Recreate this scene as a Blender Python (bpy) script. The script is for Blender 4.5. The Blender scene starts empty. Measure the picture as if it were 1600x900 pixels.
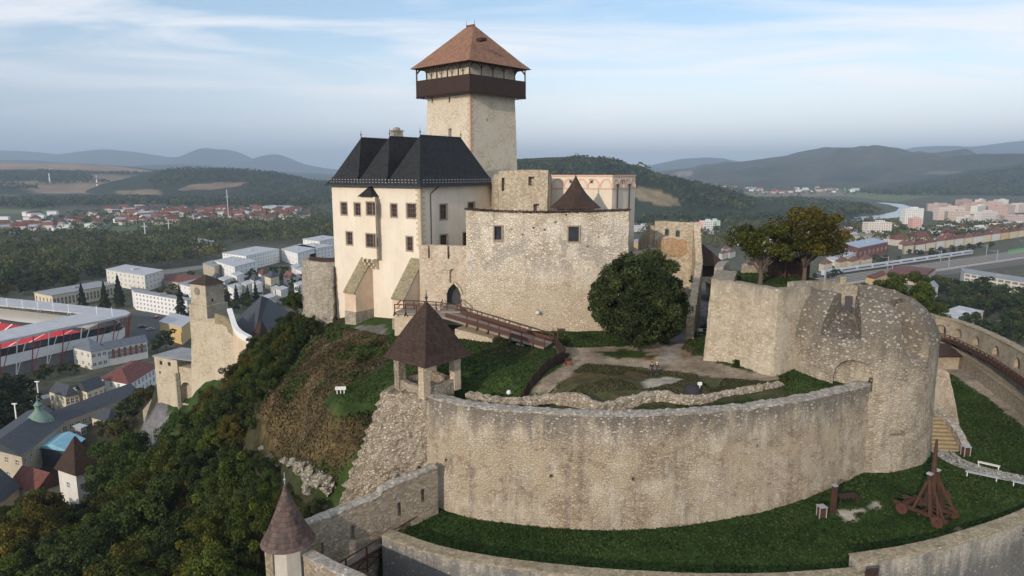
import bpy, bmesh, math, random
import numpy as np
from mathutils import Vector, noise
R = math.radians
random.seed(7)
rng = np.random.default_rng(7)
S = bpy.context.scene
COL = S.collection
# ---------------------------------------------------------------- camera
F = 1067.0; H = 88.0
PITCH = math.atan(180.0 / F); CP, SP = math.cos(PITCH), math.sin(PITCH)
cd = bpy.data.cameras.new('camera'); cam = bpy.data.objects.new('camera', cd); COL.objects.link(cam)
cam.location = (0, 0, H); cam.rotation_euler = (R(90) - PITCH, 0, 0)
cd.sensor_width = 36; cd.lens = 36 * F / 1600; cd.clip_end = 60000; cd.clip_start = 0.5
S.camera = cam
# ---------------------------------------------------------------- sky and sun
SUN_EL, SUN_AZ = R(18), math.atan2(-.52, -.855)      # direction TO the sun in the ground plane: (-.52, -.855)
w = bpy.data.worlds.new('World'); S.world = w; w.use_nodes = True
nt = w.node_tree; nt.nodes.clear()
def WN(t, **k):
    n = nt.nodes.new(t)
    for a, b in k.items(): setattr(n, a, b)
    return n
sky = WN('ShaderNodeTexSky', sky_type='NISHITA', sun_disc=False, sun_elevation=SUN_EL, sun_rotation=SUN_AZ,
         altitude=200, air_density=1.0, dust_density=1.2, ozone_density=1.0)
bg = WN('ShaderNodeBackground'); bg.inputs[1].default_value = 0.15
out = WN('ShaderNodeOutputWorld'); tc = WN('ShaderNodeTexCoord')
sep = WN('ShaderNodeSeparateXYZ'); nt.links.new(tc.outputs['Generated'], sep.inputs[0])
def wmath(op, a, b=None, c=None, clamp=False):
    n = WN('ShaderNodeMath', operation=op); n.use_clamp = clamp
    for i, v in enumerate((a, b, c)):
        if v is None: continue
        if isinstance(v, (int, float)): n.inputs[i].default_value = v
        else: nt.links.new(v, n.inputs[i])
    return n.outputs[0]
zc = wmath('MAXIMUM', sep.outputs[2], 0.0)
den = wmath('ADD', zc, 0.10)
cx = wmath('DIVIDE', sep.outputs[0], den); cy = wmath('DIVIDE', sep.outputs[1], den)
cmb = WN('ShaderNodeCombineXYZ'); nt.links.new(cx, cmb.inputs[0]); nt.links.new(cy, cmb.inputs[1])
mp = WN('ShaderNodeMapping'); mp.inputs['Scale'].default_value = (0.42, 1.0, 1); mp.inputs['Rotation'].default_value = (0, 0, 0.5)
mp.inputs['Location'].default_value = (3.1, 0.4, 0)
nt.links.new(cmb.outputs[0], mp.inputs[0])
n1 = WN('ShaderNodeTexNoise'); n1.inputs['Scale'].default_value = 1.35; n1.inputs['Detail'].default_value = 7; n1.inputs['Roughness'].default_value = .52; n1.inputs['Distortion'].default_value = 1.1
nt.links.new(mp.outputs[0], n1.inputs[0])
mr = WN('ShaderNodeMapRange'); mr.inputs[1].default_value = .42; mr.inputs[2].default_value = .64
nt.links.new(n1.outputs[0], mr.inputs[0])
fade = WN('ShaderNodeMapRange'); fade.inputs[1].default_value = 0.01; fade.inputs[2].default_value = 0.11
nt.links.new(sep.outputs[2], fade.inputs[0])
cl = wmath('MULTIPLY', mr.outputs[0], fade.outputs[0]); cl = wmath('MULTIPLY_ADD', cl, 0.72, 0.14)
tn = WN('ShaderNodeMix', data_type='RGBA', blend_type='MULTIPLY'); tn.inputs[0].default_value = 1; tn.inputs[7].default_value = (.74, .88, .97, 1); nt.links.new(sky.outputs[0], tn.inputs[6])
mx = WN('ShaderNodeMix', data_type='RGBA'); nt.links.new(cl, mx.inputs[0]); nt.links.new(tn.outputs[2], mx.inputs[6])
CLOUD = (5.9, 5.9, 6.05, 1)
mx.inputs[7].default_value = CLOUD
mx2 = WN('ShaderNodeMix', data_type='RGBA'); mx3 = WN('ShaderNodeMix', data_type='RGBA')      # hazy band above the horizon, bluer to the left
azi = WN('ShaderNodeMapRange'); azi.inputs[1].default_value = -.62; azi.inputs[2].default_value = .12; nt.links.new(sep.outputs[0], azi.inputs[0]); nt.links.new(azi.outputs[0], mx3.inputs[0])
mx3.inputs[6].default_value = (3.5, 3.9, 4.7, 1); mx3.inputs[7].default_value = (8.6, 8.5, 8.3, 1)
bnd = WN('ShaderNodeMapRange'); bnd.interpolation_type = 'SMOOTHSTEP'; bnd.inputs[1].default_value = .22; bnd.inputs[2].default_value = .02; nt.links.new(zc, bnd.inputs[0]); bnd2 = wmath('MULTIPLY', bnd.outputs[0], .84)
nt.links.new(bnd2, mx2.inputs[0]); nt.links.new(mx.outputs[2], mx2.inputs[6]); nt.links.new(mx3.outputs[2], mx2.inputs[7]); nt.links.new(mx2.outputs[2], bg.inputs[0]); nt.links.new(bg.outputs[0], out.inputs[0])
sd = bpy.data.lights.new('sun', 'SUN'); sd.energy = 2.85; sd.angle = R(0.6); sd.color = (1.0, .86, .71)
sun = bpy.data.objects.new('sun', sd); COL.objects.link(sun)
tosun = Vector((-.52 * math.cos(SUN_EL), -.855 * math.cos(SUN_EL), math.sin(SUN_EL)))
sun.rotation_euler = tosun.to_track_quat('Z', 'Y').to_euler()
sky.sun_rotation = math.atan2(tosun.x, tosun.y)
S.view_settings.view_transform = 'Standard'; S.view_settings.look = 'None'; S.view_settings.gamma = 1
S.view_settings.exposure = 0.38
S.cycles.max_bounces = 5; S.cycles.volume_bounces = 0; S.cycles.transparent_max_bounces = 4
S.cycles.diffuse_bounces = 3; S.cycles.glossy_bounces = 2
S.cycles.use_denoising = True

# ---------------------------------------------------------------- picture <-> place
def ray(px, py):
    v = (450 - py) / F
    return Vector(((px - 800) / F, CP + v * SP, -SP + v * CP))
def AY(px, py, Y):
    d = ray(px, py); return Vector((0, 0, H)) + d * (Y / d.y)
def AZ(px, py, z):
    d = ray(px, py); return Vector((0, 0, H)) + d * ((z - H) / d.z)
def proj(x, y, z):
    dz = z - H; dep = y * CP - dz * SP
    return 800 + F * x / dep, 450 - F * (y * SP + dz * CP) / dep
def on_face(p0, p1, px, py):
    """distance along the vertical wall p0->p1 and height where the ray meets it"""
    d = ray(px, py); e = Vector((p1[0] - p0[0], p1[1] - p0[1], 0)); L = e.length; e /= L
    n = Vector((e.y, -e.x, 0)); t = (n.x * p0[0] + n.y * p0[1]) / (n.x * d.x + n.y * d.y)
    q = d * t
    return (q.x - p0[0]) * e.x + (q.y - p0[1]) * e.y, H + q.z

# ---------------------------------------------------------------- mesh builder
class MB:
    def __init__(s): s.v = []; s.f = []; s.m = []
    def add(s, vs, fs, m=0):
        o = len(s.v); s.v += [tuple(p) for p in vs]
        for f in fs: s.f.append(tuple(i + o for i in f)); s.m.append(m)
        return s
    def box(s, c, d, rz=0, m=0, taper=1.0):
        cs, sn = math.cos(rz), math.sin(rz); vs = []
        for k in (-1, 1):
            t = taper if k > 0 else 1
            for i, j in ((-1, -1), (1, -1), (1, 1), (-1, 1)):
                x, y = i * d[0] / 2 * t, j * d[1] / 2 * t
                vs.append((c[0] + x * cs - y * sn, c[1] + x * sn + y * cs, c[2] + k * d[2] / 2))
        return s.add(vs, [(3, 2, 1, 0), (4, 5, 6, 7), (0, 1, 5, 4), (1, 2, 6, 5), (2, 3, 7, 6), (3, 0, 4, 7)], m)
    def bar(s, a, b, w, h=None, m=0):
        h = h or w; a = Vector(a); b = Vector(b); d = (b - a)
        if d.length < 1e-6: return s
        d.normalize(); up = Vector((0, 0, 1)) if abs(d.z) < .95 else Vector((1, 0, 0))
        r = d.cross(up).normalized() * w / 2; u = r.cross(d).normalized() * h / 2
        vs = [p + r * i + u * j for p in (a, b) for i, j in ((-1, -1), (1, -1), (1, 1), (-1, 1))]
        return s.add(vs, [(3, 2, 1, 0), (4, 5, 6, 7), (0, 1, 5, 4), (1, 2, 6, 5), (2, 3, 7, 6), (3, 0, 4, 7)], m)
    def prism(s, poly, z0, z1, m=0):
        n = len(poly); vs = [(p[0], p[1], z0) for p in poly] + [(p[0], p[1], z1) for p in poly]
        return s.add(vs, [tuple(range(n))[::-1], tuple(range(n, 2 * n))] + [(i, (i + 1) % n, n + (i + 1) % n, n + i) for i in range(n)], m)
    def tube(s, pts, rs, n=8, m=0, cap=True):
        pts = [Vector(p) for p in pts]
        if isinstance(rs, (int, float)): rs = [rs] * len(pts)
        rings = []
        for i, p in enumerate(pts):
            d = (pts[min(i + 1, len(pts) - 1)] - pts[max(i - 1, 0)]).normalized()
            a = Vector((1, 0, 0)) if abs(d.x) < .8 else Vector((0, 1, 0))
            u = d.cross(a).normalized(); v = d.cross(u)
            rings.append([p + (u * math.cos(t * math.tau / n) + v * math.sin(t * math.tau / n)) * rs[i] for t in range(n)])
        vs = [q for r in rings for q in r]
        fs = [(i * n + j, i * n + (j + 1) % n, (i + 1) * n + (j + 1) % n, (i + 1) * n + j) for i in range(len(pts) - 1) for j in range(n)]
        if cap: fs += [tuple(range(n))[::-1], tuple(range((len(pts) - 1) * n, len(pts) * n))]
        return s.add(vs, fs, m)
    def lathe(s, c, prof, n=24, m=0, a0=0):
        """prof: (r, z) bottom to top; r 0 closes"""
        vs = []
        for r, z in prof:
            for j in range(n):
                t = a0 + j * math.tau / n; vs.append((c[0] + r * math.cos(t), c[1] + r * math.sin(t), c[2] + z))
        fs = [(i * n + j, i * n + (j + 1) % n, (i + 1) * n + (j + 1) % n, (i + 1) * n + j) for i in range(len(prof) - 1) for j in range(n)]
        fs += [tuple(range(n))[::-1], tuple(range((len(prof) - 1) * n, len(prof) * n))]
        return s.add(vs, fs, m)
    def cover(s, base, top, m=0):
        """faces between two rings of the same length plus the top"""
        n = len(base); return s.add(list(base) + list(top), [(i, (i + 1) % n, n + (i + 1) % n, n + i) for i in range(n)] + [tuple(range(n, 2 * n))], m)
    def disp(s, amp, sc=.8, seed=0, only=None):
        o = Vector((seed * 17.3, seed * 5.1, seed * 3.7)); nv = []
        for p in s.v:
            q = Vector(p)
            if only and not only(q): nv.append(p); continue
            k = noise.noise_vector(q * sc + o) * amp + noise.noise_vector(q * sc * 3.1 + o) * amp * .5
            nv.append(tuple(q + k))
        s.v = nv; return s
    def mesh(s, name, mats, off=(0, 0, 0), smooth=False):
        me = bpy.data.meshes.new(name)
        me.from_pydata([(p[0] - off[0], p[1] - off[1], p[2] - off[2]) for p in s.v], [], s.f)
        for mt in (mats if isinstance(mats, (list, tuple)) else [mats]): me.materials.append(mt)
        me.polygons.foreach_set('material_index', s.m)
        if smooth: me.polygons.foreach_set('use_smooth', [True] * len(s.f))
        bm = bmesh.new(); bm.from_mesh(me); bmesh.ops.remove_doubles(bm, verts=bm.verts, dist=1e-4)
        bmesh.ops.recalc_face_normals(bm, faces=bm.faces); bm.to_mesh(me); bm.free()
        if smooth:
            try: me.set_sharp_from_angle(angle=R(42))
            except Exception: pass
        me.update(); return me
OFF = {}
LABELS = set()
def tag(o, label=None, cat=None, group=None, kind=None):
    if cat and not kind: kind = 'thing'
    if label: o['label'] = label
    if cat: o['category'] = cat
    if group: o['group'] = group
    if kind: o['kind'] = kind
    return o
def thing(name, label, cat, loc=(0, 0, 0), rz=0, group=None):
    o = bpy.data.objects.new(name, None); COL.objects.link(o); o.empty_display_size = .5
    o.location = loc; o.rotation_euler = (0, 0, rz); OFF[o.name] = Vector(loc)
    return tag(o, label, cat, group)
def part(name, mb, mats, parent, local=False, smooth=False, label=None):
    """a mesh under its thing; the builder holds world coordinates unless local"""
    off = (0, 0, 0) if local else OFF.get(parent.name, Vector((0, 0, 0)))
    me = mb if isinstance(mb, bpy.types.Mesh) else mb.mesh(name, mats, off, smooth)
    o = bpy.data.objects.new(name, me); COL.objects.link(o); o.parent = parent; OFF[o.name] = Vector(off)
    if label: o['label'] = label
    return o
def solo(name, mb, mats, label, cat, group=None, smooth=False, loc=None):
    loc = loc or (0, 0, 0)
    me = mb if isinstance(mb, bpy.types.Mesh) else mb.mesh(name, mats, loc, smooth)
    o = bpy.data.objects.new(name, me); COL.objects.link(o); o.location = loc; OFF[o.name] = Vector(loc)
    return tag(o, label, cat, group)
def struct(name, mb, mats, smooth=False, kind='structure', label=None):
    me = mb if isinstance(mb, bpy.types.Mesh) else mb.mesh(name, mats, (0, 0, 0), smooth)
    o = bpy.data.objects.new(name, me); COL.objects.link(o); o['kind'] = kind
    if label: o['label'] = label
    return o
def copy_tree(o, parent=None):
    c = o.copy(); COL.objects.link(c); c.parent = parent
    for ch in [x for x in KIDS.get(o.name, [])]: copy_tree(ch, c)
    return c
KIDS = {}
def learn(o):
    KIDS[o.name] = [x for x in COL.objects if x.parent == o]
    for x in KIDS[o.name]: learn(x)
    return o
def cut(obj, mbs):
    """subtract shapes (in the thing's own coordinates) from a mesh and keep only the result"""
    off = OFF.get(obj.name, Vector((0, 0, 0))); bpy.context.view_layer.update()
    for q in mbs:
        cm = q.mesh('cutter', obj.data.materials[0], off); co = bpy.data.objects.new('cutter', cm); COL.objects.link(co); co.matrix_world = obj.matrix_world
        old = obj.data; n0 = len(old.polygons); bpy.context.view_layer.update()
        for solver in ('EXACT', 'FAST'):
            md = obj.modifiers.new('b', 'BOOLEAN'); md.operation = 'DIFFERENCE'; md.object = co; md.solver = solver
            dg = bpy.context.evaluated_depsgraph_get(); dg.update(); ne = bpy.data.meshes.new_from_object(obj.evaluated_get(dg)); obj.modifiers.clear()
            if len(ne.polygons) > n0 * .6: obj.data = ne; ne.name = old.name; break
            print('cut failed', obj.name, solver, len(ne.polygons), n0)
        bpy.data.objects.remove(co); bpy.data.meshes.remove(cm)
    return obj

# ---------------------------------------------------------------- paths and lofted walls
def resample(pts, step, smooth=True):
    P = [np.array(p, float) for p in pts]
    if smooth and len(P) > 2:
        Q = []
        E = [2 * P[0] - P[1]] + P + [2 * P[-1] - P[-2]]
        for i in range(1, len(E) - 2):
            for k in range(12):
                t = k / 12; a, b, c, d = E[i - 1:i + 3]
                Q.append(.5 * ((2 * b) + (c - a) * t + (2 * a - 5 * b + 4 * c - d) * t * t + (3 * b - a - 3 * c + d) * t ** 3))
        Q.append(P[-1]); P = Q
    P = np.array(P); seg = np.linalg.norm(np.diff(P[:, :2], axis=0), axis=1); s = np.concatenate([[0], np.cumsum(seg)])
    n = max(2, int(round(s[-1] / step)) + 1); u = np.linspace(0, s[-1], n)
    return np.stack([np.interp(u, s, P[:, k]) for k in range(P.shape[1])], 1), u
def loft(pts, prof, step=1.0, smooth=True, amp=0, sc=.7, seed=0, side=1):
    """pts: (x, y, zbase, ztop) along the outer top edge; prof: list of (offset, t) with t 0..1 of the height,
    offset metres to the inside (negative: outward). Closed section."""
    P, u = resample(pts, step, smooth)
    T = np.gradient(P[:, :2], axis=0); T /= np.linalg.norm(T, axis=1)[:, None]
    N = np.stack([-T[:, 1], T[:, 0]], 1) * side
    mb = MB(); m = len(prof); vs = []
    for i in range(len(P)):
        for o_, t in prof:
            vs.append((P[i, 0] + N[i, 0] * o_, P[i, 1] + N[i, 1] * o_, P[i, 2] + (P[i, 3] - P[i, 2]) * t))
    fs = [(i * m + j, i * m + (j + 1) % m, (i + 1) * m + (j + 1) % m, (i + 1) * m + j) for i in range(len(P) - 1) for j in range(m)]
    fs += [tuple(range(m)), tuple(range((len(P) - 1) * m, len(P) * m))[::-1]]
    mb.add(vs, fs)
    if amp: mb.disp(amp, sc, seed)
    return mb
def wallprof(th, batter=0, rows=8, rough=False):
    p = [(-batter * (1 - k / rows) ** 1.3, k / rows) for k in range(rows + 1)]
    p += [(th * .33, 1.004), (th * .66, 1.004)] if rough else []
    return p + [(th, 1), (th, 0)]
# ---------------------------------------------------------------- materials
def newmat(name):
    m = bpy.data.materials.new(name); m.use_nodes = True; t = m.node_tree; t.nodes.clear()
    return m, t
class NT:
    def __init__(s, name):
        s.m, s.t = newmat(name); s.o = s.n('ShaderNodeOutputMaterial'); s.b = s.n('ShaderNodeBsdfPrincipled')
        s.t.links.new(s.b.outputs[0], s.o.inputs[0]); s.tc = s.n('ShaderNodeTexCoord')
        s.b.inputs['Roughness'].default_value = .9; s.b.inputs['Specular IOR Level'].default_value = .25
    def n(s, t, **k):
        x = s.t.nodes.new(t)
        for a, b in k.items(): setattr(x, a, b)
        return x
    def l(s, a, b): s.t.links.new(a, b)
    def set(s, sock, v):
        if hasattr(v, 'is_linked') or hasattr(v, 'links'): s.l(v, sock)
        elif isinstance(v, (tuple, list)) and len(v) == 3 and sock.type == 'RGBA': sock.default_value = (*v, 1)
        else: sock.default_value = v
    def co(s, scale=(1, 1, 1), kind='Object', rot=(0, 0, 0)):
        x = s.n('ShaderNodeMapping'); x.inputs['Scale'].default_value = scale; x.inputs['Rotation'].default_value = rot
        s.l(s.tc.outputs[kind], x.inputs[0]); return x.outputs[0]
    def noise(s, v, scale=1, det=4, rough=.55, dist=0):
        x = s.n('ShaderNodeTexNoise'); s.l(v, x.inputs[0]); x.inputs['Scale'].default_value = scale
        x.inputs['Detail'].default_value = det; x.inputs['Roughness'].default_value = rough; x.inputs['Distortion'].default_value = dist
        return x.outputs[0]
    def vor(s, v, scale=1, feat='F1', rnd=1):
        x = s.n('ShaderNodeTexVoronoi', feature=feat); s.l(v, x.inputs[0]); x.inputs['Scale'].default_value = scale
        x.inputs['Randomness'].default_value = rnd
        return x
    def rng(s, v, a, b, c=0, d=1):
        x = s.n('ShaderNodeMapRange'); s.set(x.inputs[0], v)
        for i, q in enumerate((a, b, c, d)): x.inputs[i + 1].default_value = q
        return x.outputs[0]
    def math(s, op, a, b=0.5, clamp=False):
        x = s.n('ShaderNodeMath', operation=op); x.use_clamp = clamp; s.set(x.inputs[0], a); s.set(x.inputs[1], b); return x.outputs[0]
    def mix(s, f, a, b, mode='MIX'):
        x = s.n('ShaderNodeMix', data_type='RGBA', blend_type=mode); s.set(x.inputs[0], f); s.set(x.inputs[6], a); s.set(x.inputs[7], b); return x.outputs[2]
    def bump(s, h, st=.5, d=.1, nrm=None):
        x = s.n('ShaderNodeBump'); x.inputs['Strength'].default_value = st; x.inputs['Distance'].default_value = d; s.l(h, x.inputs['Height'])
        s.l(x.outputs[0], s.b.inputs['Normal']); return x
    def col(s, c): s.set(s.b.inputs['Base Color'], c)
def stone(name, c1, c2, plaster=None, plam=.5, light=(.55, .5, .44), lden=.25, dark=.5, weather=None, wz=None, streak=.35, ssize=2.6, lz=None, stain=(.16, .15, .14), joint=.55, bump=.6, patch=None):
    """rubble masonry: stones of two tones in mortar, pale stones, plaster patches, rain streaks, a weathered zone under the coping"""
    s = NT(name); P = s.co()
    big = s.rng(s.noise(P, .16, 4, .6), .35, .65); mid = s.noise(P, .9, 5, .65)
    base = s.mix(big, c1, c2)
    Pd = s.co((1, 1, 1.55))
    wob = s.n('ShaderNodeVectorMath', operation='ADD'); nz = s.n('ShaderNodeTexNoise'); s.l(P, nz.inputs[0]); nz.inputs['Scale'].default_value = 1.7; nz.inputs['Detail'].default_value = 3
    scv = s.n('ShaderNodeVectorMath', operation='SCALE'); s.l(nz.outputs['Color'], scv.inputs[0]); scv.inputs['Scale'].default_value = .55
    s.l(Pd, wob.inputs[0]); s.l(scv.outputs[0], wob.inputs[1]); V = wob.outputs[0]
    vd = s.vor(V, ssize); cellv = s.n('ShaderNodeSeparateColor'); s.l(vd.outputs['Color'], cellv.inputs[0])
    rnd = cellv.outputs[0]; rnd2 = cellv.outputs[1]
    ve = s.vor(V, ssize, 'DISTANCE_TO_EDGE'); edge = s.rng(ve.outputs[0], .0, .11)       # 0 in the joints
    tone = s.rng(rnd, 0, 1, .72, 1.22)
    tm = s.n('ShaderNodeMix', data_type='RGBA', blend_type='MULTIPLY'); tm.inputs[0].default_value = 1
    s.l(base, tm.inputs[6]); g = s.n('ShaderNodeCombineColor'); [s.l(tone, g.inputs[k]) for k in range(3)]; s.l(g.outputs[0], tm.inputs[7])
    colr = tm.outputs[2]
    darkc = tuple(x * dark for x in c1)
    exposed = s.rng(s.noise(P, .55, 6, .7), .36, .62)                                   # where the stones are bare
    jf = s.math('MULTIPLY', s.math('SUBTRACT', 1.0, edge), exposed); jf = s.math('MULTIPLY', jf, joint)
    colr = s.mix(jf, colr, darkc)
    if plaster:
        pm = s.rng(s.noise(P, .33, 7, .68, .4), .5 - .12 * plam - .04, .5 + .16 - .16 * plam + .02)
        pm = s.math('SUBTRACT', 1.0, pm) if plam < 0 else pm
        colr = s.mix(s.math('MULTIPLY', pm, .85), colr, plaster)
    # holes and dark pits
    pit = s.rng(s.vor(s.co((1, 1, 1.3)), 1.9).outputs[0], .0, .15); pr = s.rng(s.noise(P, 3.3, 2), .56, .66)
    colr = s.mix(s.math('MULTIPLY', s.math('SUBTRACT', 1.0, pit), pr), colr, tuple(x * .35 for x in c1))
    # rain streaks
    st = s.noise(s.co((1.1, 1.1, .07)), 1.0, 6, .7); stm = s.rng(st, .47, .66); stm = s.math('MULTIPLY', stm, s.rng(mid, .25, .55)); 
    colr = s.mix(s.math('MULTIPLY', stm, streak), colr, stain)
    colr = s.mix(s.math('MULTIPLY', s.rng(s.noise(s.co((.9, .9, .09)), 1.3, 5, .7), .55, .75), streak * .8), colr, light)
    sx = s.n('ShaderNodeSeparateXYZ'); gp = s.n('ShaderNodeNewGeometry'); s.l(gp.outputs['Position'], sx.inputs[0])
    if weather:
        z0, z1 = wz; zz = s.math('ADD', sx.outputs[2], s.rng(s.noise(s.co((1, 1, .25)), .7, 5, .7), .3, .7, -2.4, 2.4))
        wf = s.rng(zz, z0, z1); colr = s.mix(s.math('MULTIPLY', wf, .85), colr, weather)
    if patch:
        pc, pz, pw = patch; band = s.math('SUBTRACT', 1.0, s.rng(s.math('ABSOLUTE', s.math('SUBTRACT', sx.outputs[2], pz)), pw * .4, pw)); pn = s.rng(s.noise(s.co((1, 1, 1.25)), .38, 6, .6, .8), .50, .57); colr = s.mix(s.math('MULTIPLY', s.math('MULTIPLY', pn, band), .85), colr, pc)
    lt = s.rng(rnd2, 1 - lden, 1 - lden + .04); lm = s.math('MULTIPLY', s.math('MULTIPLY', lt, s.rng(vd.outputs[0], .56, .40)), s.rng(cellv.outputs[2], 0, 1, .35, 1))
    if lz: lm = s.math('MULTIPLY', lm, s.rng(sx.outputs[2], lz[0], lz[1], lz[2] if len(lz) > 2 else .12, 1))
    colr = s.mix(s.math('MULTIPLY', lm, .85), colr, light)
    fine = s.noise(P, 9, 4, .7)
    fm = s.n('ShaderNodeMix', data_type='RGBA', blend_type='MULTIPLY'); fm.inputs[0].default_value = 1; s.l(colr, fm.inputs[6])
    g2 = s.n('ShaderNodeCombineColor'); fv = s.rng(fine, .3, .7, .78, 1.2); [s.l(fv, g2.inputs[k]) for k in range(3)]; s.l(g2.outputs[0], fm.inputs[7])
    s.col(fm.outputs[2])
    h = s.math('ADD', s.math('MULTIPLY', edge, .6), s.math('MULTIPLY', mid, 1.2)); h = s.math('ADD', h, s.math('MULTIPLY', fine, .35))
    s.bump(h, bump, .12); s.b.inputs['Specular IOR Level'].default_value = .12
    return s.m
def flat(name, c, rough=.8, var=.12, sc=1.2, spec=.25, metal=0, streak=0, bump=0, sc2=None, dirt=None):
    s = NT(name); P = s.co(); n = s.noise(P, sc, 5, .65); a = tuple(x * (1 - var) for x in c); b = tuple(min(1, x * (1 + var)) for x in c)
    col = s.mix(s.rng(n, .3, .7), a, b)
    if streak: col = s.mix(s.math('MULTIPLY', s.rng(s.noise(s.co((1.3, 1.3, .1)), 1, 5, .7), .5, .75), streak), col, dirt or tuple(x * .55 for x in c))
    s.col(col); s.b.inputs['Roughness'].default_value = rough; s.b.inputs['Specular IOR Level'].default_value = spec; s.b.inputs['Metallic'].default_value = metal
    if bump: s.bump(s.noise(P, sc2 or 12, 4, .6), bump, .05)
    return s.m
def shingle(name, c, row=.35, var=.35, edge=.5, rough=.75, stain=None):
    """courses of shingles: rows in height, random tone per shingle"""
    s = NT(name); sx = s.n('ShaderNodeSeparateXYZ'); s.l(s.tc.outputs['Object'], sx.inputs[0])
    rowf = s.math('DIVIDE', sx.outputs[2], row); fr = s.math('FRACT', rowf); fl = s.math('FLOOR', rowf)
    hx = s.math('ADD', s.math('MULTIPLY', sx.outputs[0], 1.9), s.math('MULTIPLY', sx.outputs[1], 1.9)); hy = s.math('SUBTRACT', s.math('MULTIPLY', sx.outputs[0], 1.9), s.math('MULTIPLY', sx.outputs[1], 1.9))
    cb = s.n('ShaderNodeCombineXYZ'); s.l(s.math('FLOOR', s.math('ADD', hx, s.math('MULTIPLY', fl, .37))), cb.inputs[0]); s.l(s.math('FLOOR', hy), cb.inputs[1]); s.l(fl, cb.inputs[2])
    wn = s.n('ShaderNodeTexWhiteNoise', noise_dimensions='3D'); s.l(cb.outputs[0], wn.inputs[0])
    a = tuple(x * (1 - var) for x in c); b = tuple(min(1, x * (1 + var)) for x in c)
    col = s.mix(wn.outputs[0], a, b); col = s.mix(s.math('MULTIPLY', s.rng(s.noise(s.co(), .6, 5, .7), .4, .7), .4), col, stain or tuple(x * 1.6 for x in c))
    col = s.mix(s.math('MULTIPLY', s.rng(fr, .22, 0), edge), col, tuple(x * .35 for x in c))
    s.col(col); s.b.inputs['Roughness'].default_value = rough; s.bump(s.math('ADD', fr, s.math('MULTIPLY', wn.outputs[0], .5)), .6, .06)
    return s.m
def attr_mat(name, noise_sc=1.0, amt=.35, rough=.95, bump=.4, fine=8, dist=.08, big=.08):
    """ground whose cover (grass, path, bare slope) is a vertex colour; the rest is noise"""
    s = NT(name); a = s.n('ShaderNodeVertexColor', layer_name='cover'); P = s.co()
    n1 = s.noise(P, noise_sc, 7, .75); n2 = s.noise(P, fine, 4, .7); n3 = s.noise(P, big, 4, .6)
    v = s.math('MULTIPLY', s.rng(n1, .3, .7, 1 - amt, 1 + amt), s.rng(n2, .3, .7, 1 - amt * .8, 1 + amt * .8)); v = s.math('MULTIPLY', v, s.rng(n3, .35, .65, 1 - amt * .7, 1 + amt * .7))
    g = s.n('ShaderNodeCombineColor'); [s.l(v, g.inputs[k]) for k in range(3)]
    col = s.mix(1.0, a.outputs[0], g.outputs[0], 'MULTIPLY')
    s.col(col); s.b.inputs['Roughness'].default_value = rough; s.b.inputs['Specular IOR Level'].default_value = .1
    s.bump(s.math('ADD', n1, n2), bump, dist); return s.m
def leafmat(name, dark, mid, lite):
    """leaf tone from the per-leaf attribute and the object's own colour"""
    s = NT(name); a = s.n('ShaderNodeAttribute', attribute_name='tint'); oi = s.n('ShaderNodeObjectInfo')
    r = s.n('ShaderNodeValToRGB'); e = r.color_ramp.elements; e[0].color = (*dark, 1); e[0].position = .05; e[1].color = (*lite, 1); e[1].position = 1; x = e.new(.55); x.color = (*mid, 1)
    s.l(a.outputs['Fac'], r.inputs[0]); col = s.mix(1.0, r.outputs[0], oi.outputs['Color'], 'MULTIPLY')
    s.col(col); s.b.inputs['Roughness'].default_value = .75; s.b.inputs['Specular IOR Level'].default_value = .2
    tr = s.n('ShaderNodeBsdfTranslucent'); s.l(col, tr.inputs[0]); ms = s.n('ShaderNodeMixShader'); ms.inputs[0].default_value = .22
    s.l(s.b.outputs[0], ms.inputs[1]); s.l(tr.outputs[0], ms.inputs[2]); s.l(ms.outputs[0], s.o.inputs[0]); return s.m
def storeys(name, wall, win, sx_=3.2, sz=2.9, fx=.45, fz=.5, band=None):
    """far blocks of flats: a grid of openings a few pixels wide"""
    s = NT(name); sp = s.n('ShaderNodeSeparateXYZ'); s.l(s.tc.outputs['Object'], sp.inputs[0])
    geo = s.n('ShaderNodeNewGeometry'); sn = s.n('ShaderNodeSeparateXYZ'); s.l(geo.outputs['Normal'], sn.inputs[0])
    u = s.math('ADD', sp.outputs[0], sp.outputs[1]); fu = s.math('FRACT', s.math('DIVIDE', u, sx_)); fv = s.math('FRACT', s.math('DIVIDE', sp.outputs[2], sz))
    m = s.math('MULTIPLY', s.math('MULTIPLY', s.math('GREATER_THAN', fu, 1 - fx), s.math('GREATER_THAN', fv, 1 - fz)), s.math('LESS_THAN', fv, .93))
    m = s.math('MULTIPLY', m, s.math('LESS_THAN', s.math('ABSOLUTE', sn.outputs[2]), .5))
    oi = s.n('ShaderNodeObjectInfo'); c = s.mix(1.0, wall, oi.outputs['Color'], 'MULTIPLY'); c = s.mix(s.rng(s.noise(s.co(), .15, 3), .3, .7, 0, .25), c, tuple(x * .75 for x in wall))
    s.col(s.mix(m, c, win)); s.b.inputs['Roughness'].default_value = .7; return s.m

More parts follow.
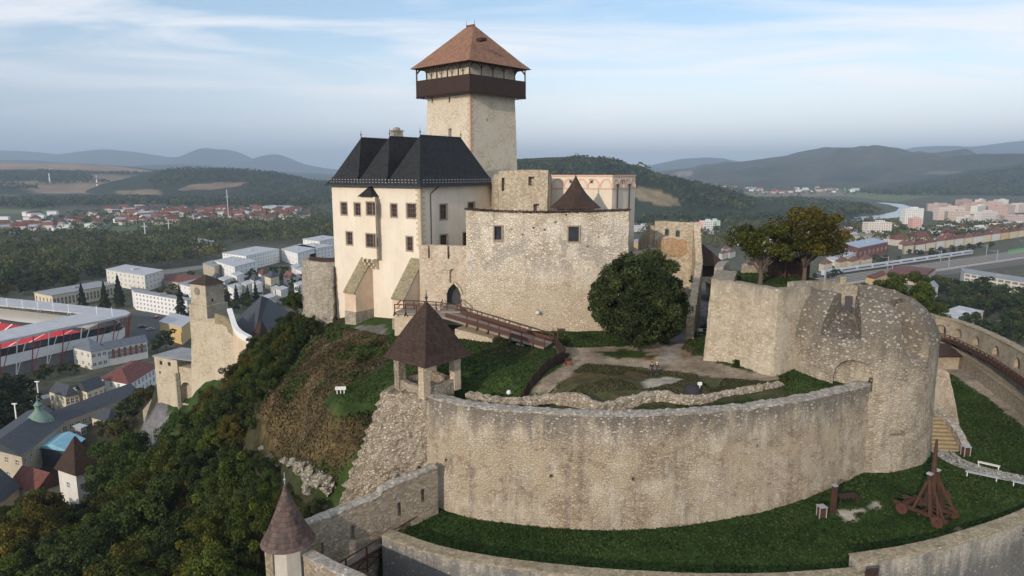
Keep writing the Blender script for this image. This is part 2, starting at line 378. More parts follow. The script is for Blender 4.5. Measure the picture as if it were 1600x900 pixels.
M = {}
M['curtain'] = stone('curtain stone', (.58, .475, .345), (.68, .585, .455), plaster=(.78, .70, .58), plam=.45, light=(.76, .71, .62), lden=.2, dark=.4, streak=.42, stain=(.34, .31, .27), ssize=2.4, joint=.95, weather=(.56, .445, .32), wz=(75, 66), bump=1.0, patch=((.43, .385, .33), 76.5, 4.5))
M['lowcurtain'] = stone('gate wall stone', (.46, .36, .26), (.56, .46, .35), plaster=(.62, .53, .42), plam=.3, light=(.66, .6, .5), lden=.12, streak=.3, stain=(.3, .26, .21))
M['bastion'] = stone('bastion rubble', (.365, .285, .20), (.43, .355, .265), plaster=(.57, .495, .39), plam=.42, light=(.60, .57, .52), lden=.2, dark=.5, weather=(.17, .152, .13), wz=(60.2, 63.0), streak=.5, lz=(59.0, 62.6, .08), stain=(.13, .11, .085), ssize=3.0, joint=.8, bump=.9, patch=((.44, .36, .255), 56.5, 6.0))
M['roundel'] = stone('roundel rubble', (.33, .275, .205), (.41, .345, .26), plaster=(.47, .41, .32), plam=.28, light=(.50, .465, .415), lden=.3, weather=(.155, .135, .11), wz=(64, 69), streak=.6, lz=(62, 68, .2), stain=(.15, .13, .1), ssize=2.25, joint=.8, bump=.9)
M['upper'] = stone('upper wall stone', (.42, .345, .25), (.47, .40, .30), plaster=(.5, .44, .345), plam=.3, light=(.6, .55, .47), lden=.14, weather=(.26, .225, .175), wz=(71.5, 74.5), streak=.35, stain=(.2, .17, .13))
M['rubble'] = stone('bare rubble', (.36, .295, .215), (.47, .395, .30), light=(.60, .55, .47), lden=.25, dark=.35, streak=.35, joint=.9, ssize=3.1, bump=1.0)
M['dark_wall'] = stone('stained wall', (.36, .325, .27), (.42, .38, .32), plaster=(.45, .42, .36), plam=.15, light=(.42, .40, .36), lden=.1, weather=(.13, .13, .13), wz=(53.2, 50.6), streak=.6, stain=(.09, .09, .095))
M['gallery'] = stone('gallery wall stone', (.34, .28, .205), (.41, .34, .25), plaster=(.44, .375, .29), plam=.35, light=(.5, .45, .37), lden=.1, streak=.45, stain=(.16, .13, .1))
M['gallery2'] = stone('low wall stone', (.30, .245, .18), (.36, .30, .225), light=(.5, .45, .38), lden=.16, streak=.35, stain=(.12, .1, .08))
M['tower'] = stone('keep masonry', (.60, .51, .39), (.66, .57, .45), plaster=(.66, .58, .465), plam=.55, light=(.7, .62, .5), lden=.06, dark=.8, streak=.14, stain=(.42, .35, .26), ssize=3.4, joint=.35)
M['ruin'] = stone('ruin stone', (.44, .36, .26), (.52, .44, .33), light=(.62, .55, .45), lden=.15, streak=.3, stain=(.22, .18, .14), joint=.8)
M['ruin_red'] = stone('ruin brick', (.42, .33, .2), (.47, .25, .14), light=(.55, .42, .28), lden=.12, streak=.25, stain=(.25, .17, .1), joint=.8, ssize=3.4)
M['dirtystone'] = stone('buttress stone', (.33, .29, .235), (.42, .37, .30), light=(.5, .46, .4), lden=.12, streak=.5, stain=(.15, .14, .12))
M['mossy'] = stone('mossy slabs', (.25, .22, .16), (.34, .28, .17), light=(.42, .36, .24), lden=.15, streak=.2, stain=(.12, .13, .07))
M['coping'] = stone('coping stone', (.30, .25, .17), (.36, .30, .2), light=(.42, .36, .27), lden=.1, streak=.2, stain=(.17, .15, .1))
M['coping_grey'] = stone('rubble coping', (.30, .27, .225), (.40, .36, .31), light=(.62, .58, .52), lden=.3, streak=.1, ssize=2.6)
M['townwall'] = stone('lower castle stone', (.47, .39, .28), (.55, .47, .36), plaster=(.56, .49, .38), plam=.4, light=(.6, .53, .42), lden=.1, weather=(.36, .29, .155), wz=(53, 57), streak=.25, stain=(.3, .25, .16))
M['gatetower'] = stone('gate tower stone', (.42, .355, .26), (.49, .425, .325), plaster=(.52, .465, .37), plam=.45, light=(.56, .5, .4), lden=.1, streak=.45, stain=(.3, .26, .15))
M['plaster'] = flat('cream plaster', (.70, .62, .515), .9, .07, .35, streak=.28, dirt=(.52, .42, .31), bump=.15, sc2=5)
M['plaster_low'] = flat('stained plaster', (.60, .47, .34), .9, .14, .5, streak=.4)
M['oriel'] = flat('bay plaster', (.70, .61, .48), .9, .06, .6, streak=.1)
M['frieze'] = flat('pink painted band', (.62, .38, .29), .9, .1, 2)
M['quoin'] = flat('sandstone', (.50, .42, .30), .9, .2, 2.5, bump=.3)
M['winstone'] = flat('window stone', (.33, .27, .21), .9, .15, 3)
M['glass'] = flat('window glass', (.035, .04, .05), .12, .3, 1.5, spec=.6)
M['reddish'] = flat('red brown window bars', (.17, .09, .06), .7, .15, 4)
M['black_roof'] = shingle('black slate roof', (.016, .0165, .018), .33, .45, .5, .6, stain=(.03, .031, .032))
M['brown_roof'] = shingle('brown shingle roof', (.055, .030, .024), .36, .4, .6, .6)
M['dkbrown_roof'] = shingle('dark brown shingles', (.044, .025, .017), .34, .35, .6, .6)
M['keep_roof'] = shingle('keep roof shingles', (.225, .12, .075), .36, .28, .45, .75, stain=(.30, .165, .10))
M['turret_roof'] = shingle('grey brown wood shingles', (.095, .062, .052), .42, .45, .7, .7, stain=(.16, .13, .12))
M['wood'] = flat('red brown stained wood', (.085, .038, .026), .75, .25, 3, streak=.3)
M['wood_dark'] = flat('dark brown wood', (.045, .027, .022), .75, .25, 3, streak=.3)
M['plank'] = flat('weathered planks', (.24, .21, .18), .8, .2, 3)
M['wood_treb'] = flat('trebuchet timber', (.066, .032, .021), .75, .3, 3, streak=.2)
M['metal'] = flat('grey steel', (.42, .43, .45), .45, .1, 3, metal=.3)
M['darkmetal'] = flat('dark metal', (.05, .05, .055), .5, .2, 3)
M['leadgreen'] = flat('green copper', (.17, .25, .2), .6, .2, 1.5, streak=.3)
M['white'] = flat('white paint', (.74, .74, .73), .8, .04, 2, streak=.08)
M['offwhite'] = flat('off white render', (.62, .60, .55), .85, .07, .5, streak=.12)
M['cream'] = flat('cream render', (.62, .54, .38), .85, .08, .5, streak=.12)
M['beige'] = flat('beige render', (.44, .38, .29), .85, .1, .5, streak=.2)
M['ochre'] = flat('ochre render', (.58, .42, .2), .85, .06, .5)
M['greyroof'] = flat('grey flat roof', (.27, .28, .29), .8, .15, .25)
M['lightroof'] = flat('pale roof sheeting', (.43, .44, .455), .6, .15, .3)
M['darkroof'] = flat('dark slate roof', (.055, .06, .07), .6, .2, .6, streak=.2)
M['blueroof'] = flat('blue grey slate', (.13, .15, .18), .6, .2, .6, streak=.3)
M['redroof'] = shingle('red tiles', (.14, .052, .042), .4, .3, .5, .8)
M['orangeroof'] = flat('orange red tiles', (.18, .08, .06), .8, .2, .8)
M['bluish'] = flat('blue grey sheeting', (.30, .36, .43), .45, .07, .2, streak=.15)
M['turquoise'] = flat('turquoise roof', (.22, .45, .55), .35, .15, .5)
M['conc'] = flat('concrete', (.36, .35, .33), .9, .15, .4, streak=.25)
M['asphalt'] = flat('asphalt', (.075, .078, .085), .9, .2, .15)
M['pave'] = flat('grey paving', (.20, .19, .18), .9, .15, .8)
M['cobble'] = stone('cobbles', (.36, .33, .29), (.44, .41, .36), light=(.6, .57, .52), lden=.3, dark=.3, joint=1.0, ssize=2.2, streak=0)
M['steps'] = flat('sandy steps', (.30, .23, .14), .9, .2, 2)
M['ballast'] = flat('rail ballast', (.13, .115, .10), .9, .2, 1)
M['brick'] = flat('brick panel', (.19, .075, .06), .85, .15, 2)
M['seatred'] = flat('red seats', (.42, .03, .035), .6, .1, 2)
M['steelred'] = flat('red steel', (.3, .07, .06), .6, .15, 2)
M['train'] = flat('train grey', (.45, .48, .52), .4, .1, 1)
M['bark'] = flat('bark', (.11, .085, .065), .95, .3, 4, bump=.6)
M['water'] = flat('river water', (.36, .40, .43), .25, .03, .02, spec=.5)
M['field_green'] = flat('green meadow', (.10, .14, .05), .95, .15, .02)
M['pink'] = storeys('pink flats', (.47, .39, .355), (.13, .125, .14))
M['flats'] = storeys('white flats', (.64, .63, .60), (.15, .16, .19), 3.4, 3.0, .4, .5)
M['house'] = flat('village house render', (.55, .51, .44), .85, .12, .1)
M['leaf'] = leafmat('leaves', (.012, .018, .006), (.044, .060, .018), (.10, .12, .036))
M['needle'] = leafmat('needles', (.007, .013, .010), (.020, .034, .022), (.040, .060, .035))
M['wood_far'] = leafmat('far wood leaves', (.014, .021, .011), (.046, .058, .024), (.125, .115, .045))
M['ground_near'] = attr_mat('castle ground', .8, .42, fine=5, big=.14)
M['ground_far'] = attr_mat('valley ground', .02, .30, fine=.12, dist=.3, big=.004)
M['blade'] = leafmat('grass blades', (.020, .038, .010), (.038, .064, .015), (.075, .098, .03)); M['blade_dull'] = leafmat('worn grass', (.028, .032, .014), (.055, .060, .026), (.12, .105, .055)); M['dryblade'] = leafmat('dry grass', (.035, .028, .012), (.10, .075, .038), (.21, .165, .09))
M['skin'] = flat('skin', (.42, .26, .19), .6, .03)
M['cloth_dark'] = flat('dark jacket', (.03, .03, .036), .8, .1, 5)
M['cloth_jean'] = flat('dark trousers', (.035, .045, .07), .8, .1, 5)
M['hair'] = flat('brown hair', (.05, .03, .02), .7, .1, 5)
# ---------------------------------------------------------------- terrain
def rbf(ctrl):
    C = np.array(ctrl, float); P, z = C[:, :2], C[:, 2]
    D = np.linalg.norm(P[:, None] - P[None], axis=2); n = len(P)
    A = np.zeros((n + 1, n + 1)); A[:n, :n] = D; A[:n, n] = 1; A[n, :n] = 1
    wts = np.linalg.solve(A, np.concatenate([z, [0]]))
    def f(X, Y):
        q = np.stack([X.ravel(), Y.ravel()], 1); o = np.full(len(q), wts[n])
        for i in range(n): o += wts[i] * np.hypot(q[:, 0] - P[i, 0], q[:, 1] - P[i, 1])
        return o.reshape(X.shape)
    return f
def zz(px, py, z): p = AZ(px, py, z); return (p.x, p.y, z)
hill_c = [zz(*a) for a in [
    (870, 560, 63.5), (1020, 590, 63), (900, 615, 63), (760, 600, 62.6), (1080, 560, 63.4), (1180, 590, 63), (1270, 610, 62.8), (1000, 640, 62.8), (1150, 632, 62.8), (1300, 610, 62.8),
    (1095, 475, 65), (1060, 520, 64), (950, 525, 63.6), (870, 525, 63.7), (700, 600, 62.6), (640, 600, 62.6), (1340, 620, 62.8),
    (560, 610, 61.2), (531, 622, 61), (480, 625, 58), (505, 725, 54), (450, 720, 50), (410, 690, 49), (430, 620, 55), (590, 520, 63), (600, 560, 62.8), (560, 520, 62.5), (690, 560, 63),
    (500, 520, 61.5), (470, 560, 58), (430, 580, 54.5), (400, 650, 50), (400, 580, 50), (370, 620, 46), (340, 640, 40), (300, 620, 34), (330, 585, 39), (250, 660, 16), (215, 640, 12), (270, 700, 20), (300, 760, 24), (350, 700, 34),
    (480, 480, 61), (455, 500, 58), (430, 520, 52), (390, 560, 46), (290, 590, 31), (243, 604, 29), (262, 600, 31), (232, 622, 18), (225, 650, 11), (250, 690, 12), (230, 690, 10), (200, 700, 7), (130, 800, 8), (60, 780, 3), (100, 880, 10), (200, 850, 17), (300, 880, 26), (250, 780, 16),
    (400, 850, 36), (400, 780, 38), (470, 780, 44), (520, 790, 49.5), (420, 900, 42), (540, 760, 52)]]
hill_c += [(-14, 70.3, 46.5), (-10.6, 70.9, 47), (-18, 67.5, 44.5), (-12, 45, 38), (10, 40, 36), (30, 40, 36), (60, 45, 38), (90, 60, 38), (-30, 40, 33), (-60, 40, 18), (0, 0, 12), (60, 0, 12), (-40, 0, 8), (120, 0, 8), (100, 100, 40), (110, 130, 30), (90, 140, 40), (125, 90, 25),
    (0, 110, 64), (10, 125, 66), (-10, 130, 66), (20, 140, 64), (-30, 140, 58), (-20, 170, 40), (10, 180, 40), (40, 160, 50), (60, 150, 55), (40, 130, 66), (70, 180, 25), (0, 230, 8), (40, 230, 8), (80, 230, 5), (-40, 210, 10), (-55, 165, 40), (-70, 200, 14), (140, 160, 5), (160, 100, 4), (180, 40, 2),
    (-60, 180, 30), (-100, 170, 8), (-120, 190, 2), (-130, 120, 2), (-100, 80, 4), (-90, 40, 3), (-90, 230, 1), (50, 106, 62), (40, 95, 66), (45, 115, 60), (60, 120, 62), (-20, 118, 64)]
for a in np.linspace(0, 2 * np.pi, 24, endpoint=False): hill_c.append((10 + 270 * math.cos(a), 130 + 240 * math.sin(a), 0))
hillf = rbf(hill_c)
def inside(X, Y, poly):
    r = np.zeros(X.shape, bool); n = len(poly)
    for i in range(n):
        x1, y1 = poly[i][:2]; x2, y2 = poly[(i + 1) % n][:2]
        if y1 == y2: continue
        r ^= ((Y < y1) != (Y < y2)) & (X < (x2 - x1) * (Y - y1) / (y2 - y1) + x1)
    return r
# plan of the big curved wall, at its top edge
WT = 63.4
CURV = [AZ(x, y, WT) for x, y in [(664, 618), (690, 627), (740, 637), (800, 643), (870, 648), (950, 651), (1030, 650), (1110, 645), (1180, 638), (1250, 628), (1310, 615), (1366, 600)]]
BC = (44.3, 86.8); BR = 9.85
curv2 = [(p.x, p.y) for p in CURV]
FRONT = [AZ(x, y, z) for x, y, z in [(600, 828, 52), (680, 855, 52.1), (780, 874, 52.2), (900, 888, 52.3), (1000, 895, 52.4), (1100, 899, 52.5), (1220, 898, 52.6), (1345, 889, 52.7)]]
for p in FRONT: p.y -= 1.2
FRONT2 = [AZ(x, y, z) for x, y, z in [(1332, 868, 53.6), (1400, 858, 53.7), (1470, 843, 53.8), (1540, 822, 53.9), (1600, 800, 54.0), (1680, 760, 54.2)]]
for p in FRONT2: p.y -= 1.2
LWALL = [(-8.9, 69.2), (-19.7, 60.6)]
GAL = [(AZ(x, y, 61).x, AZ(x, y, 61).y) for x, y in [(1440, 490), (1466, 497), (1500, 505), (1550, 526), (1600, 553), (1660, 592), (1740, 650)]]
ring = [(-13.6, 65.4), (-8.9, 70)] + [(x, y + .8) for x, y in curv2] + [(BC[0] + 6 * math.cos(t), BC[1] + 6 * math.sin(t)) for t in np.radians([170, 120, 90])] + [(48, 93), (56, 104), (66, 122), (78, 136)] + [(x + .6, y) for x, y in GAL] + [(78, 50), (60, 60)] \
    + [(p.x, p.y + .85) for p in reversed(FRONT2)] + [(p.x, p.y + .85) for p in reversed(FRONT)]
ringf = rbf([zz(670, 800, 51), zz(720, 812, 51), zz(800, 822, 51), zz(1000, 830, 51.2), zz(1200, 810, 51.6), zz(1300, 780, 52.2), zz(1360, 755, 52.6), zz(1420, 742, 52.9), zz(1450, 715, 53.1), zz(1550, 750, 53.2), zz(1600, 660, 53.5), zz(1480, 590, 53.6), zz(1550, 790, 53), zz(1350, 850, 51.9), zz(1000, 885, 51), zz(700, 850, 50.8), zz(640, 815, 50.8), (60, 115, 53.6), (75, 130, 53.6), (70, 50, 53.5)])
terr = [(28.4, 87.6), (31, 85), (34.2, 83.6), (39, 88), (46, 92), (54, 93), (59, 95.5), (59, 98), (53, 101), (40, 105), (33, 104)]
def height(X, Y):
    z = hillf(X, Y); fr = np.interp(X, [p.x for p in FRONT + FRONT2[1:]], [p.y for p in FRONT + FRONT2[1:]]); z = np.where((X > -13) & (X < 75) & (Y < fr + 1.2), np.minimum(z, 39.5), z); z = np.where(z > 2.5, z, np.where(z > -2.5, (z + 2.5) ** 2 / 10, 0)); far = (np.hypot(X - 10, Y - 130) > 300); z = np.where(far, 0, z)
    rr = ringf(X, Y); z = np.where(inside(X, Y, ring), rr, z)
    t = inside(X, Y, terr); z = np.where(t, 73.2 - .3 * np.clip(X - 42, 0, 99), z)
    return z
def hz(x, y): return float(height(np.array([[x]], float), np.array([[y]], float))[0, 0])
G_ = (.034, .058, .014); GL = (.038, .062, .017); DRY = (.098, .064, .036); DRY2 = (.105, .078, .036); PATH = (.29, .235, .175); PAVE = (.145, .14, .145); SCRUB = (.045, .043, .022); EARTH = (.22, .15, .10); PALE = (.36, .32, .26)
paint_near = [
    (SCRUB, [(-200, 540), (480, 480), (540, 500), (430, 620), (440, 720), (520, 800), (480, 900), (-300, 1000)]),
    (DRY, [(515, 510), (600, 525), (615, 545), (600, 575), (560, 592), (500, 620), (440, 640), (400, 650), (455, 570)]),
    (DRY2, [(405, 640), (500, 615), (500, 645), (560, 650), (600, 640), (560, 700), (530, 740), (500, 745), (440, 715), (410, 690)]),
    (GL, [(496, 606), (545, 592), (606, 572), (615, 548), (640, 540), (1000, 545), (830, 615), (660, 616), (596, 612), (578, 640), (545, 652), (505, 640)]),
    (SCRUB, [(540, 545), (590, 540), (612, 552), (600, 575), (560, 590), (535, 570)]),
    ((.13, .12, .11), [(545, 512), (600, 508), (608, 520), (592, 530), (560, 527)]),
    (DRY, [(740, 525), (830, 535), (835, 552), (800, 562), (760, 552)]),
    (GL, [(850, 520), (1000, 522), (990, 540), (870, 536)]),
    ((.062, .062, .030), [(840, 615), (890, 572), (920, 568), (1030, 580), (1180, 592), (1225, 596), (1225, 620), (930, 660), (800, 625)]),
    (DRY2, [(900, 572), (1000, 577), (1010, 588), (930, 590), (880, 598)]),
    (PATH, [(862, 540), (900, 544), (985, 540), (1010, 530), (1060, 545), (1110, 562), (1145, 575), (1205, 584), (1225, 592), (1200, 596), (1120, 590), (1030, 578), (960, 571), (915, 569), (885, 588), (858, 614), (822, 614), (848, 592), (885, 565), (890, 553), (865, 548)]),
    (G_, [(935, 550), (985, 546), (1030, 556), (1015, 562), (965, 560)]),
    ((.24, .11, .06), [(997, 560), (1008, 555), (1022, 563), (1000, 564)]),
    (PALE, [(1000, 596), (1040, 588), (1072, 592), (1050, 600), (1010, 606)]),
    (G_, [(1058, 545), (1092, 500), (1140, 560), (1205, 575), (1205, 583), (1145, 574), (1110, 561)]),
    (EARTH, [(1062, 552), (1075, 535), (1085, 540), (1080, 560), (1062, 562)]),
    (PAVE, [(1093, 440), (1112, 440), (1108, 500), (1074, 532), (1066, 542), (1040, 540), (1052, 528), (1084, 503), (1093, 485)]),
    ((.27, .25, .22), [(1043, 538), (1068, 538), (1057, 565), (1028, 562)]),
    ((.034, .060, .014), [(252, 680), (268, 628), (298, 590), (330, 565), (352, 572), (345, 600), (318, 640), (285, 690), (262, 720)]),
    (PAVE, [(205, 700), (238, 640), (262, 600), (283, 575), (300, 575), (292, 595), (268, 628), (250, 680), (225, 720)]),
]
paint_ring = [
    (PATH, [(1462, 563), (1500, 577), (1560, 610), (1660, 680), (1660, 705), (1600, 668), (1540, 620), (1480, 581), (1464, 578)]),
    ((.30, .27, .25), [(1464, 566), (1500, 581), (1560, 615), (1660, 690), (1660, 684), (1560, 608), (1500, 574)]),
    (PALE, [(1309, 797), (1322, 795), (1337, 811), (1325, 816), (1310, 806)]), (PALE, [(1352, 789), (1374, 784), (1375, 792), (1356, 796)]), (PALE, [(1328, 797), (1350, 794), (1352, 800), (1330, 800)]), (PALE, [(1379, 783), (1391, 786), (1388, 791), (1379, 788)]),
    ((.25, .24, .23), [(632, 812), (650, 806), (662, 815), (650, 822)]), (EARTH, [(1486, 824), (1500, 822), (1502, 828), (1488, 829)]),
]
xs = np.concatenate([-np.geomspace(21000, 600, 26), np.arange(-560, -125, 14), np.arange(-120, 90, .75), np.arange(92, 500, 12), np.geomspace(540, 21000, 26)])
ys = np.concatenate([[-3000, -1000, -300, -100, 0, 15, 28], np.arange(36, 136, .75), np.arange(136.5, 196, 1.2), np.arange(198, 260, 4), np.arange(264, 700, 12), np.geomspace(740, 26000, 34)])
X, Y = np.meshgrid(xs, ys); Z = height(X, Y)
near = (X > -125) & (X < 100) & (Y > 36) & (Y < 200)
nz = np.array([[noise.noise((x * .35, y * .35, 3)) * .28 + noise.noise((x * 1.1, y * 1.1, 9)) * .09 if ok else 0 for x, y, ok in zip(rx, ry, rn)] for rx, ry, rn in zip(X, Y, near)])
rm = inside(X, Y, ring); steep = np.clip((62.5 - Z) / 8, 0, 1) * (~rm)
Z = Z + nz * (.35 + 2.2 * steep) * (Z > .5)
dep = Y * CP - (Z - H) * SP; okp = dep > 5; dq = np.where(okp, dep, 1)
PX = 800 + F * X / dq; PY = 450 - F * (Y * SP + (Z - H) * CP) / dq
wob = np.array([[noise.noise((x * .55, y * .55, 20)) if ok else 0 for x, y, ok in zip(rx, ry, rn)] for rx, ry, rn in zip(X, Y, near)])
wob2 = np.array([[noise.noise((x * .55, y * .55, 40)) if ok else 0 for x, y, ok in zip(rx, ry, rn)] for rx, ry, rn in zip(X, Y, near)])
C = np.zeros(X.shape + (3,)); C[:] = (.095, .096, .066)
C[(Z > 1.0)] = SCRUB
C[near & (Z > 45)] = G_
PXw, PYw = PX + wob * 9, PY + wob2 * 5
for c, poly in paint_near: C[okp & ~rm & near & inside(PXw, PYw, poly)] = c
C[rm] = (.026, .052, .011)
for c, poly in paint_ring: C[okp & rm & inside(PX + wob * 3, PY + wob2 * 2, poly)] = c
C[inside(X, Y, terr)] = (.04, .055, .018)
ny, nx = X.shape
me = bpy.data.meshes.new('ground')
idx = np.arange(nx * ny).reshape(ny, nx); fc = np.stack([idx[:-1, :-1], idx[:-1, 1:], idx[1:, 1:], idx[1:, :-1]], -1).reshape(-1, 4)
me.from_pydata(np.stack([X, Y, Z], -1).reshape(-1, 3).tolist(), [], fc.tolist())
ca = me.color_attributes.new('cover', 'FLOAT_COLOR', 'POINT'); ca.data.foreach_set('color', np.concatenate([C, np.ones(C.shape[:2] + (1,))], -1).ravel())
me.materials.append(M['ground_near']); me.polygons.foreach_set('use_smooth', [True] * len(me.polygons))
struct('ground', me, None)
TER = (xs, ys, Z)
def gz(x, y):
    i = min(max(np.searchsorted(xs, x) - 1, 0), nx - 2); j = min(max(np.searchsorted(ys, y) - 1, 0), ny - 2)
    a = (x - xs[i]) / (xs[i + 1] - xs[i]); b = (y - ys[j]) / (ys[j + 1] - ys[j])
    return float((Z[j, i] * (1 - a) + Z[j, i + 1] * a) * (1 - b) + (Z[j + 1, i] * (1 - a) + Z[j + 1, i + 1] * a) * b)
def ground_hit(px, py):
    """the point where the ray first meets the ground"""
    d = ray(px, py); t = 30.0
    while t < 900:
        p = Vector((0, 0, H)) + d * t
        if p.z < gz(p.x, p.y): return p
        t += .4 if t < 250 else 2
    return Vector((0, 0, H)) + d * (-H / d.z)
# ---------------------------------------------------------------- castle: walls of the outer ward
def W4(P, zb, zt=None): return [(p[0], p[1], zb if not callable(zb) else zb(p), (p[2] if zt is None else zt)) for p in P]
def arch_cut(c, w, h, dirv, d0, d1):
    """a round-headed opening: c = bottom centre, dirv = direction it is pushed"""
    dv = Vector((dirv[0], dirv[1], 0)).normalized(); r = Vector((dv.y, -dv.x, 0)); ring_ = [(-w / 2, 0), (w / 2, 0)] + [(w / 2 * math.cos(t), h - w / 2 + w / 2 * math.sin(t)) for t in np.linspace(0, math.pi, 9)]
    vs = [Vector(c) + r * a + Vector((0, 0, b)) + dv * d for d in (d0, d1) for a, b in ring_]; n = len(ring_)
    return MB().add(vs, [tuple(range(n))[::-1], tuple(range(n, 2 * n))] + [(i, (i + 1) % n, n + (i + 1) % n, n + i) for i in range(n)])
def box_cut(c, w, h, dirv, d0, d1, w2=None):
    dv = Vector((dirv[0], dirv[1], 0)).normalized(); r = Vector((dv.y, -dv.x, 0)); w2 = w2 or w
    vs = [Vector(c) + r * a * ww + Vector((0, 0, b)) + dv * d for d, ww in ((d0, w), (d1, w2)) for a, b in ((-.5, 0), (.5, 0), (.5, h), (-.5, h))]
    return MB().add(vs, [(3, 2, 1, 0), (4, 5, 6, 7), (0, 1, 5, 4), (1, 2, 6, 5), (2, 3, 7, 6), (3, 0, 4, 7)])
# big curved wall
t = thing('bastion_wall', 'big curved rubble retaining wall with pale stones under its rim above the lower lawn', 'wall', (15, 72, 51))
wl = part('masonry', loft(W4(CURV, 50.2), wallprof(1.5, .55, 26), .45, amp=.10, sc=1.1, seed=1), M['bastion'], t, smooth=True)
pts, _ = resample([(p.x, p.y, 0) for p in CURV], .5)
nrm = lambda i: Vector((-(pts[i + 1][1] - pts[i][1]), pts[i + 1][0] - pts[i][0], 0)).normalized()
cs = []
for px, py in [(700, 722), (858, 747), (990, 752), (1180, 700)]:
    q = AZ(px, py, 55.5); i = int(np.argmin([abs(proj(a[0], a[1], 56)[0] - px) for a in pts[:-1]])); b = pts[i]; d = ray(px, py); zc_ = H + d.z * (b[1] - .3) / d.y
    cs.append(box_cut((b[0], b[1], zc_), .35, .35, nrm(i), -1.2, .5))
cut(wl, cs)
mb = loft([(p.x, p.y, WT - .02, WT + .16) for p in CURV], [(-.06, 0), (-.06, 1), (.5, 1.2), (1.1, 1.2), (1.6, 1), (1.6, 0)], .35, amp=.13, sc=1.6, seed=3)
part('coping', mb, M['coping_grey'], t, smooth=False)
# left battered end of bare rubble
def patch(mb, A, B, Cc, D, nu, nv, bulge=0, amp=.2, sc=.9, seed=0, edge=0, thick=3.0, back=(0, 1, 0)):
    """A-B top edge, D-C bottom edge; a rough slab with a back side"""
    A, B, Cc, D = map(Vector, (A, B, Cc, D)); vs = []; bk = Vector(back) * thick; o = Vector((seed * 3.3, seed * 1.7, 0))
    for j in range(nv + 1):
        for i in range(nu + 1):
            u, v = i / nu, j / nv; p = A.lerp(B, u).lerp(D.lerp(Cc, u), v)
            nn = noise.noise_vector(p * sc + o) * amp + noise.noise_vector(p * sc * 2.7 + o) * amp * .6
            p = p + nn - bk.normalized() * bulge * math.sin(math.pi * u) * math.sin(math.pi * v)
            if edge and i == nu: p += (B - A).normalized() * noise.noise((0, j * .9, seed)) * edge
            vs.append(p)
    n = nu + 1; N = len(vs); vs += [p + bk for p in vs[:]]
    fs = [(j * n + i, j * n + i + 1, (j + 1) * n + i + 1, (j + 1) * n + i) for j in range(nv) for i in range(nu)]
    fs += [tuple(a + N for a in f[::-1]) for f in fs]
    bd = [i for i in range(nu)] + [j * n + nu for j in range(nv)] + [nv * n + i for i in range(nu, 0, -1)] + [j * n for j in range(nv, 0, -1)]
    fs += [(bd[k], bd[(k + 1) % len(bd)], bd[(k + 1) % len(bd)] + N, bd[k] + N) for k in range(len(bd))]
    return mb.add(vs, fs)
c0 = CURV[0]
mb = patch(MB(), (c0.x + .4, c0.y - .15, 63.6), AZ(596, 614, 63.2), AZ(524, 800, 50.5), (c0.x + .5, c0.y - .8, 49.8), 34, 44, .5, .32, 1.0, 4, .9, 4.5, (.35, 1, 0))
solo('rubble_buttress', mb, M['rubble'], 'steep sloping face of bare broken rubble below the small roofed pavilion', 'ruined wall', loc=(-14, 74, 51))
# inner rubble parapet
def pathz(lst, z): return [(AZ(a, b, z).x, AZ(a, b, z).y) for a, b in lst]
ip = pathz([(728, 621), (770, 627), (820, 629), (862, 628), (900, 634), (935, 641), (985, 636), (1030, 630), (1070, 631), (1105, 629), (1160, 617), (1226, 603)], 62.9)
ih = [.5, .35, .35, .75, 1.25, .65, .95, 1.2, .85, .65, .55, .35]
mb = loft([(x, y, 62.6, 62.9 + h) for (x, y), h in zip(ip, ih)], [(0, 0), (0, .5), (.05, .9), (.45, 1.0), (.9, 1.0), (1.15, .8), (1.2, 0)], .3, amp=.22, sc=1.5, seed=5)
solo('rubble_parapet', mb, M['rubble'], 'low wavy ruined parapet of pale rubble winding along the courtyard edge', 'ruined wall', loc=(15, 76, 63))
# front outer walls with their copings
def coped(name, P, zb, th, wallmat, copmat, label, cat, over=.12, ch=.22, amp=.05, batter=.1, side=1, smooth=True, ext=None, lz=0, rows=8, endblock=False):
    t = thing(name, label, cat, (P[0][0], P[0][1], zb if not callable(zb) else zb(P[0])))
    b = part('masonry', loft(W4(P, zb), wallprof(th, batter, rows), .6, smooth, amp, .9, 7, side), wallmat, t, smooth=True)
    part('coping', loft([(p[0], p[1], p[2] - .01, p[2] + ch) for p in P], [(-over, 0), (-over, .7), (-over + .1, 1), (th + over - .1, 1), (th + over, .7), (th + over, 0)], .5, smooth, .03, 1.8, 8, side), copmat, t)
    return t, b
t, b = coped('outer_wall', FRONT, 40, 1.3, M['dark_wall'], M['coping'], 'black stained outer wall with flat brown coping along the front edge of the lower lawn', 'wall', ch=.14)
t, b = coped('outer_wall', FRONT2, 40, 1.3, M['dark_wall'], M['coping'], 'stained outer wall with flat brown coping curving up below the trebuchet', 'wall', ch=.14)
s0 = AZ(1338, 884, 52.6); s1 = FRONT2[0]
mb = MB().box((s1.x - 1.2, s1.y - .1, 52.0), (2.6, 1.8, .9), .2); mb.disp(.05, 1)
solo('stone_step', mb, M['conc'], 'low grey stone step beside the wooden hatch between the two outer walls', 'step', loc=(s1.x, s1.y, 52))
mb = MB().box((s1.x + .7, s1.y - .9, 53.05), (1.2, .1, 1.1), .1)
solo('wooden_hatch', mb, M['wood_dark'], 'small dark wooden hatch where the two outer walls overlap', 'hatch', loc=(s1.x, s1.y, 52))
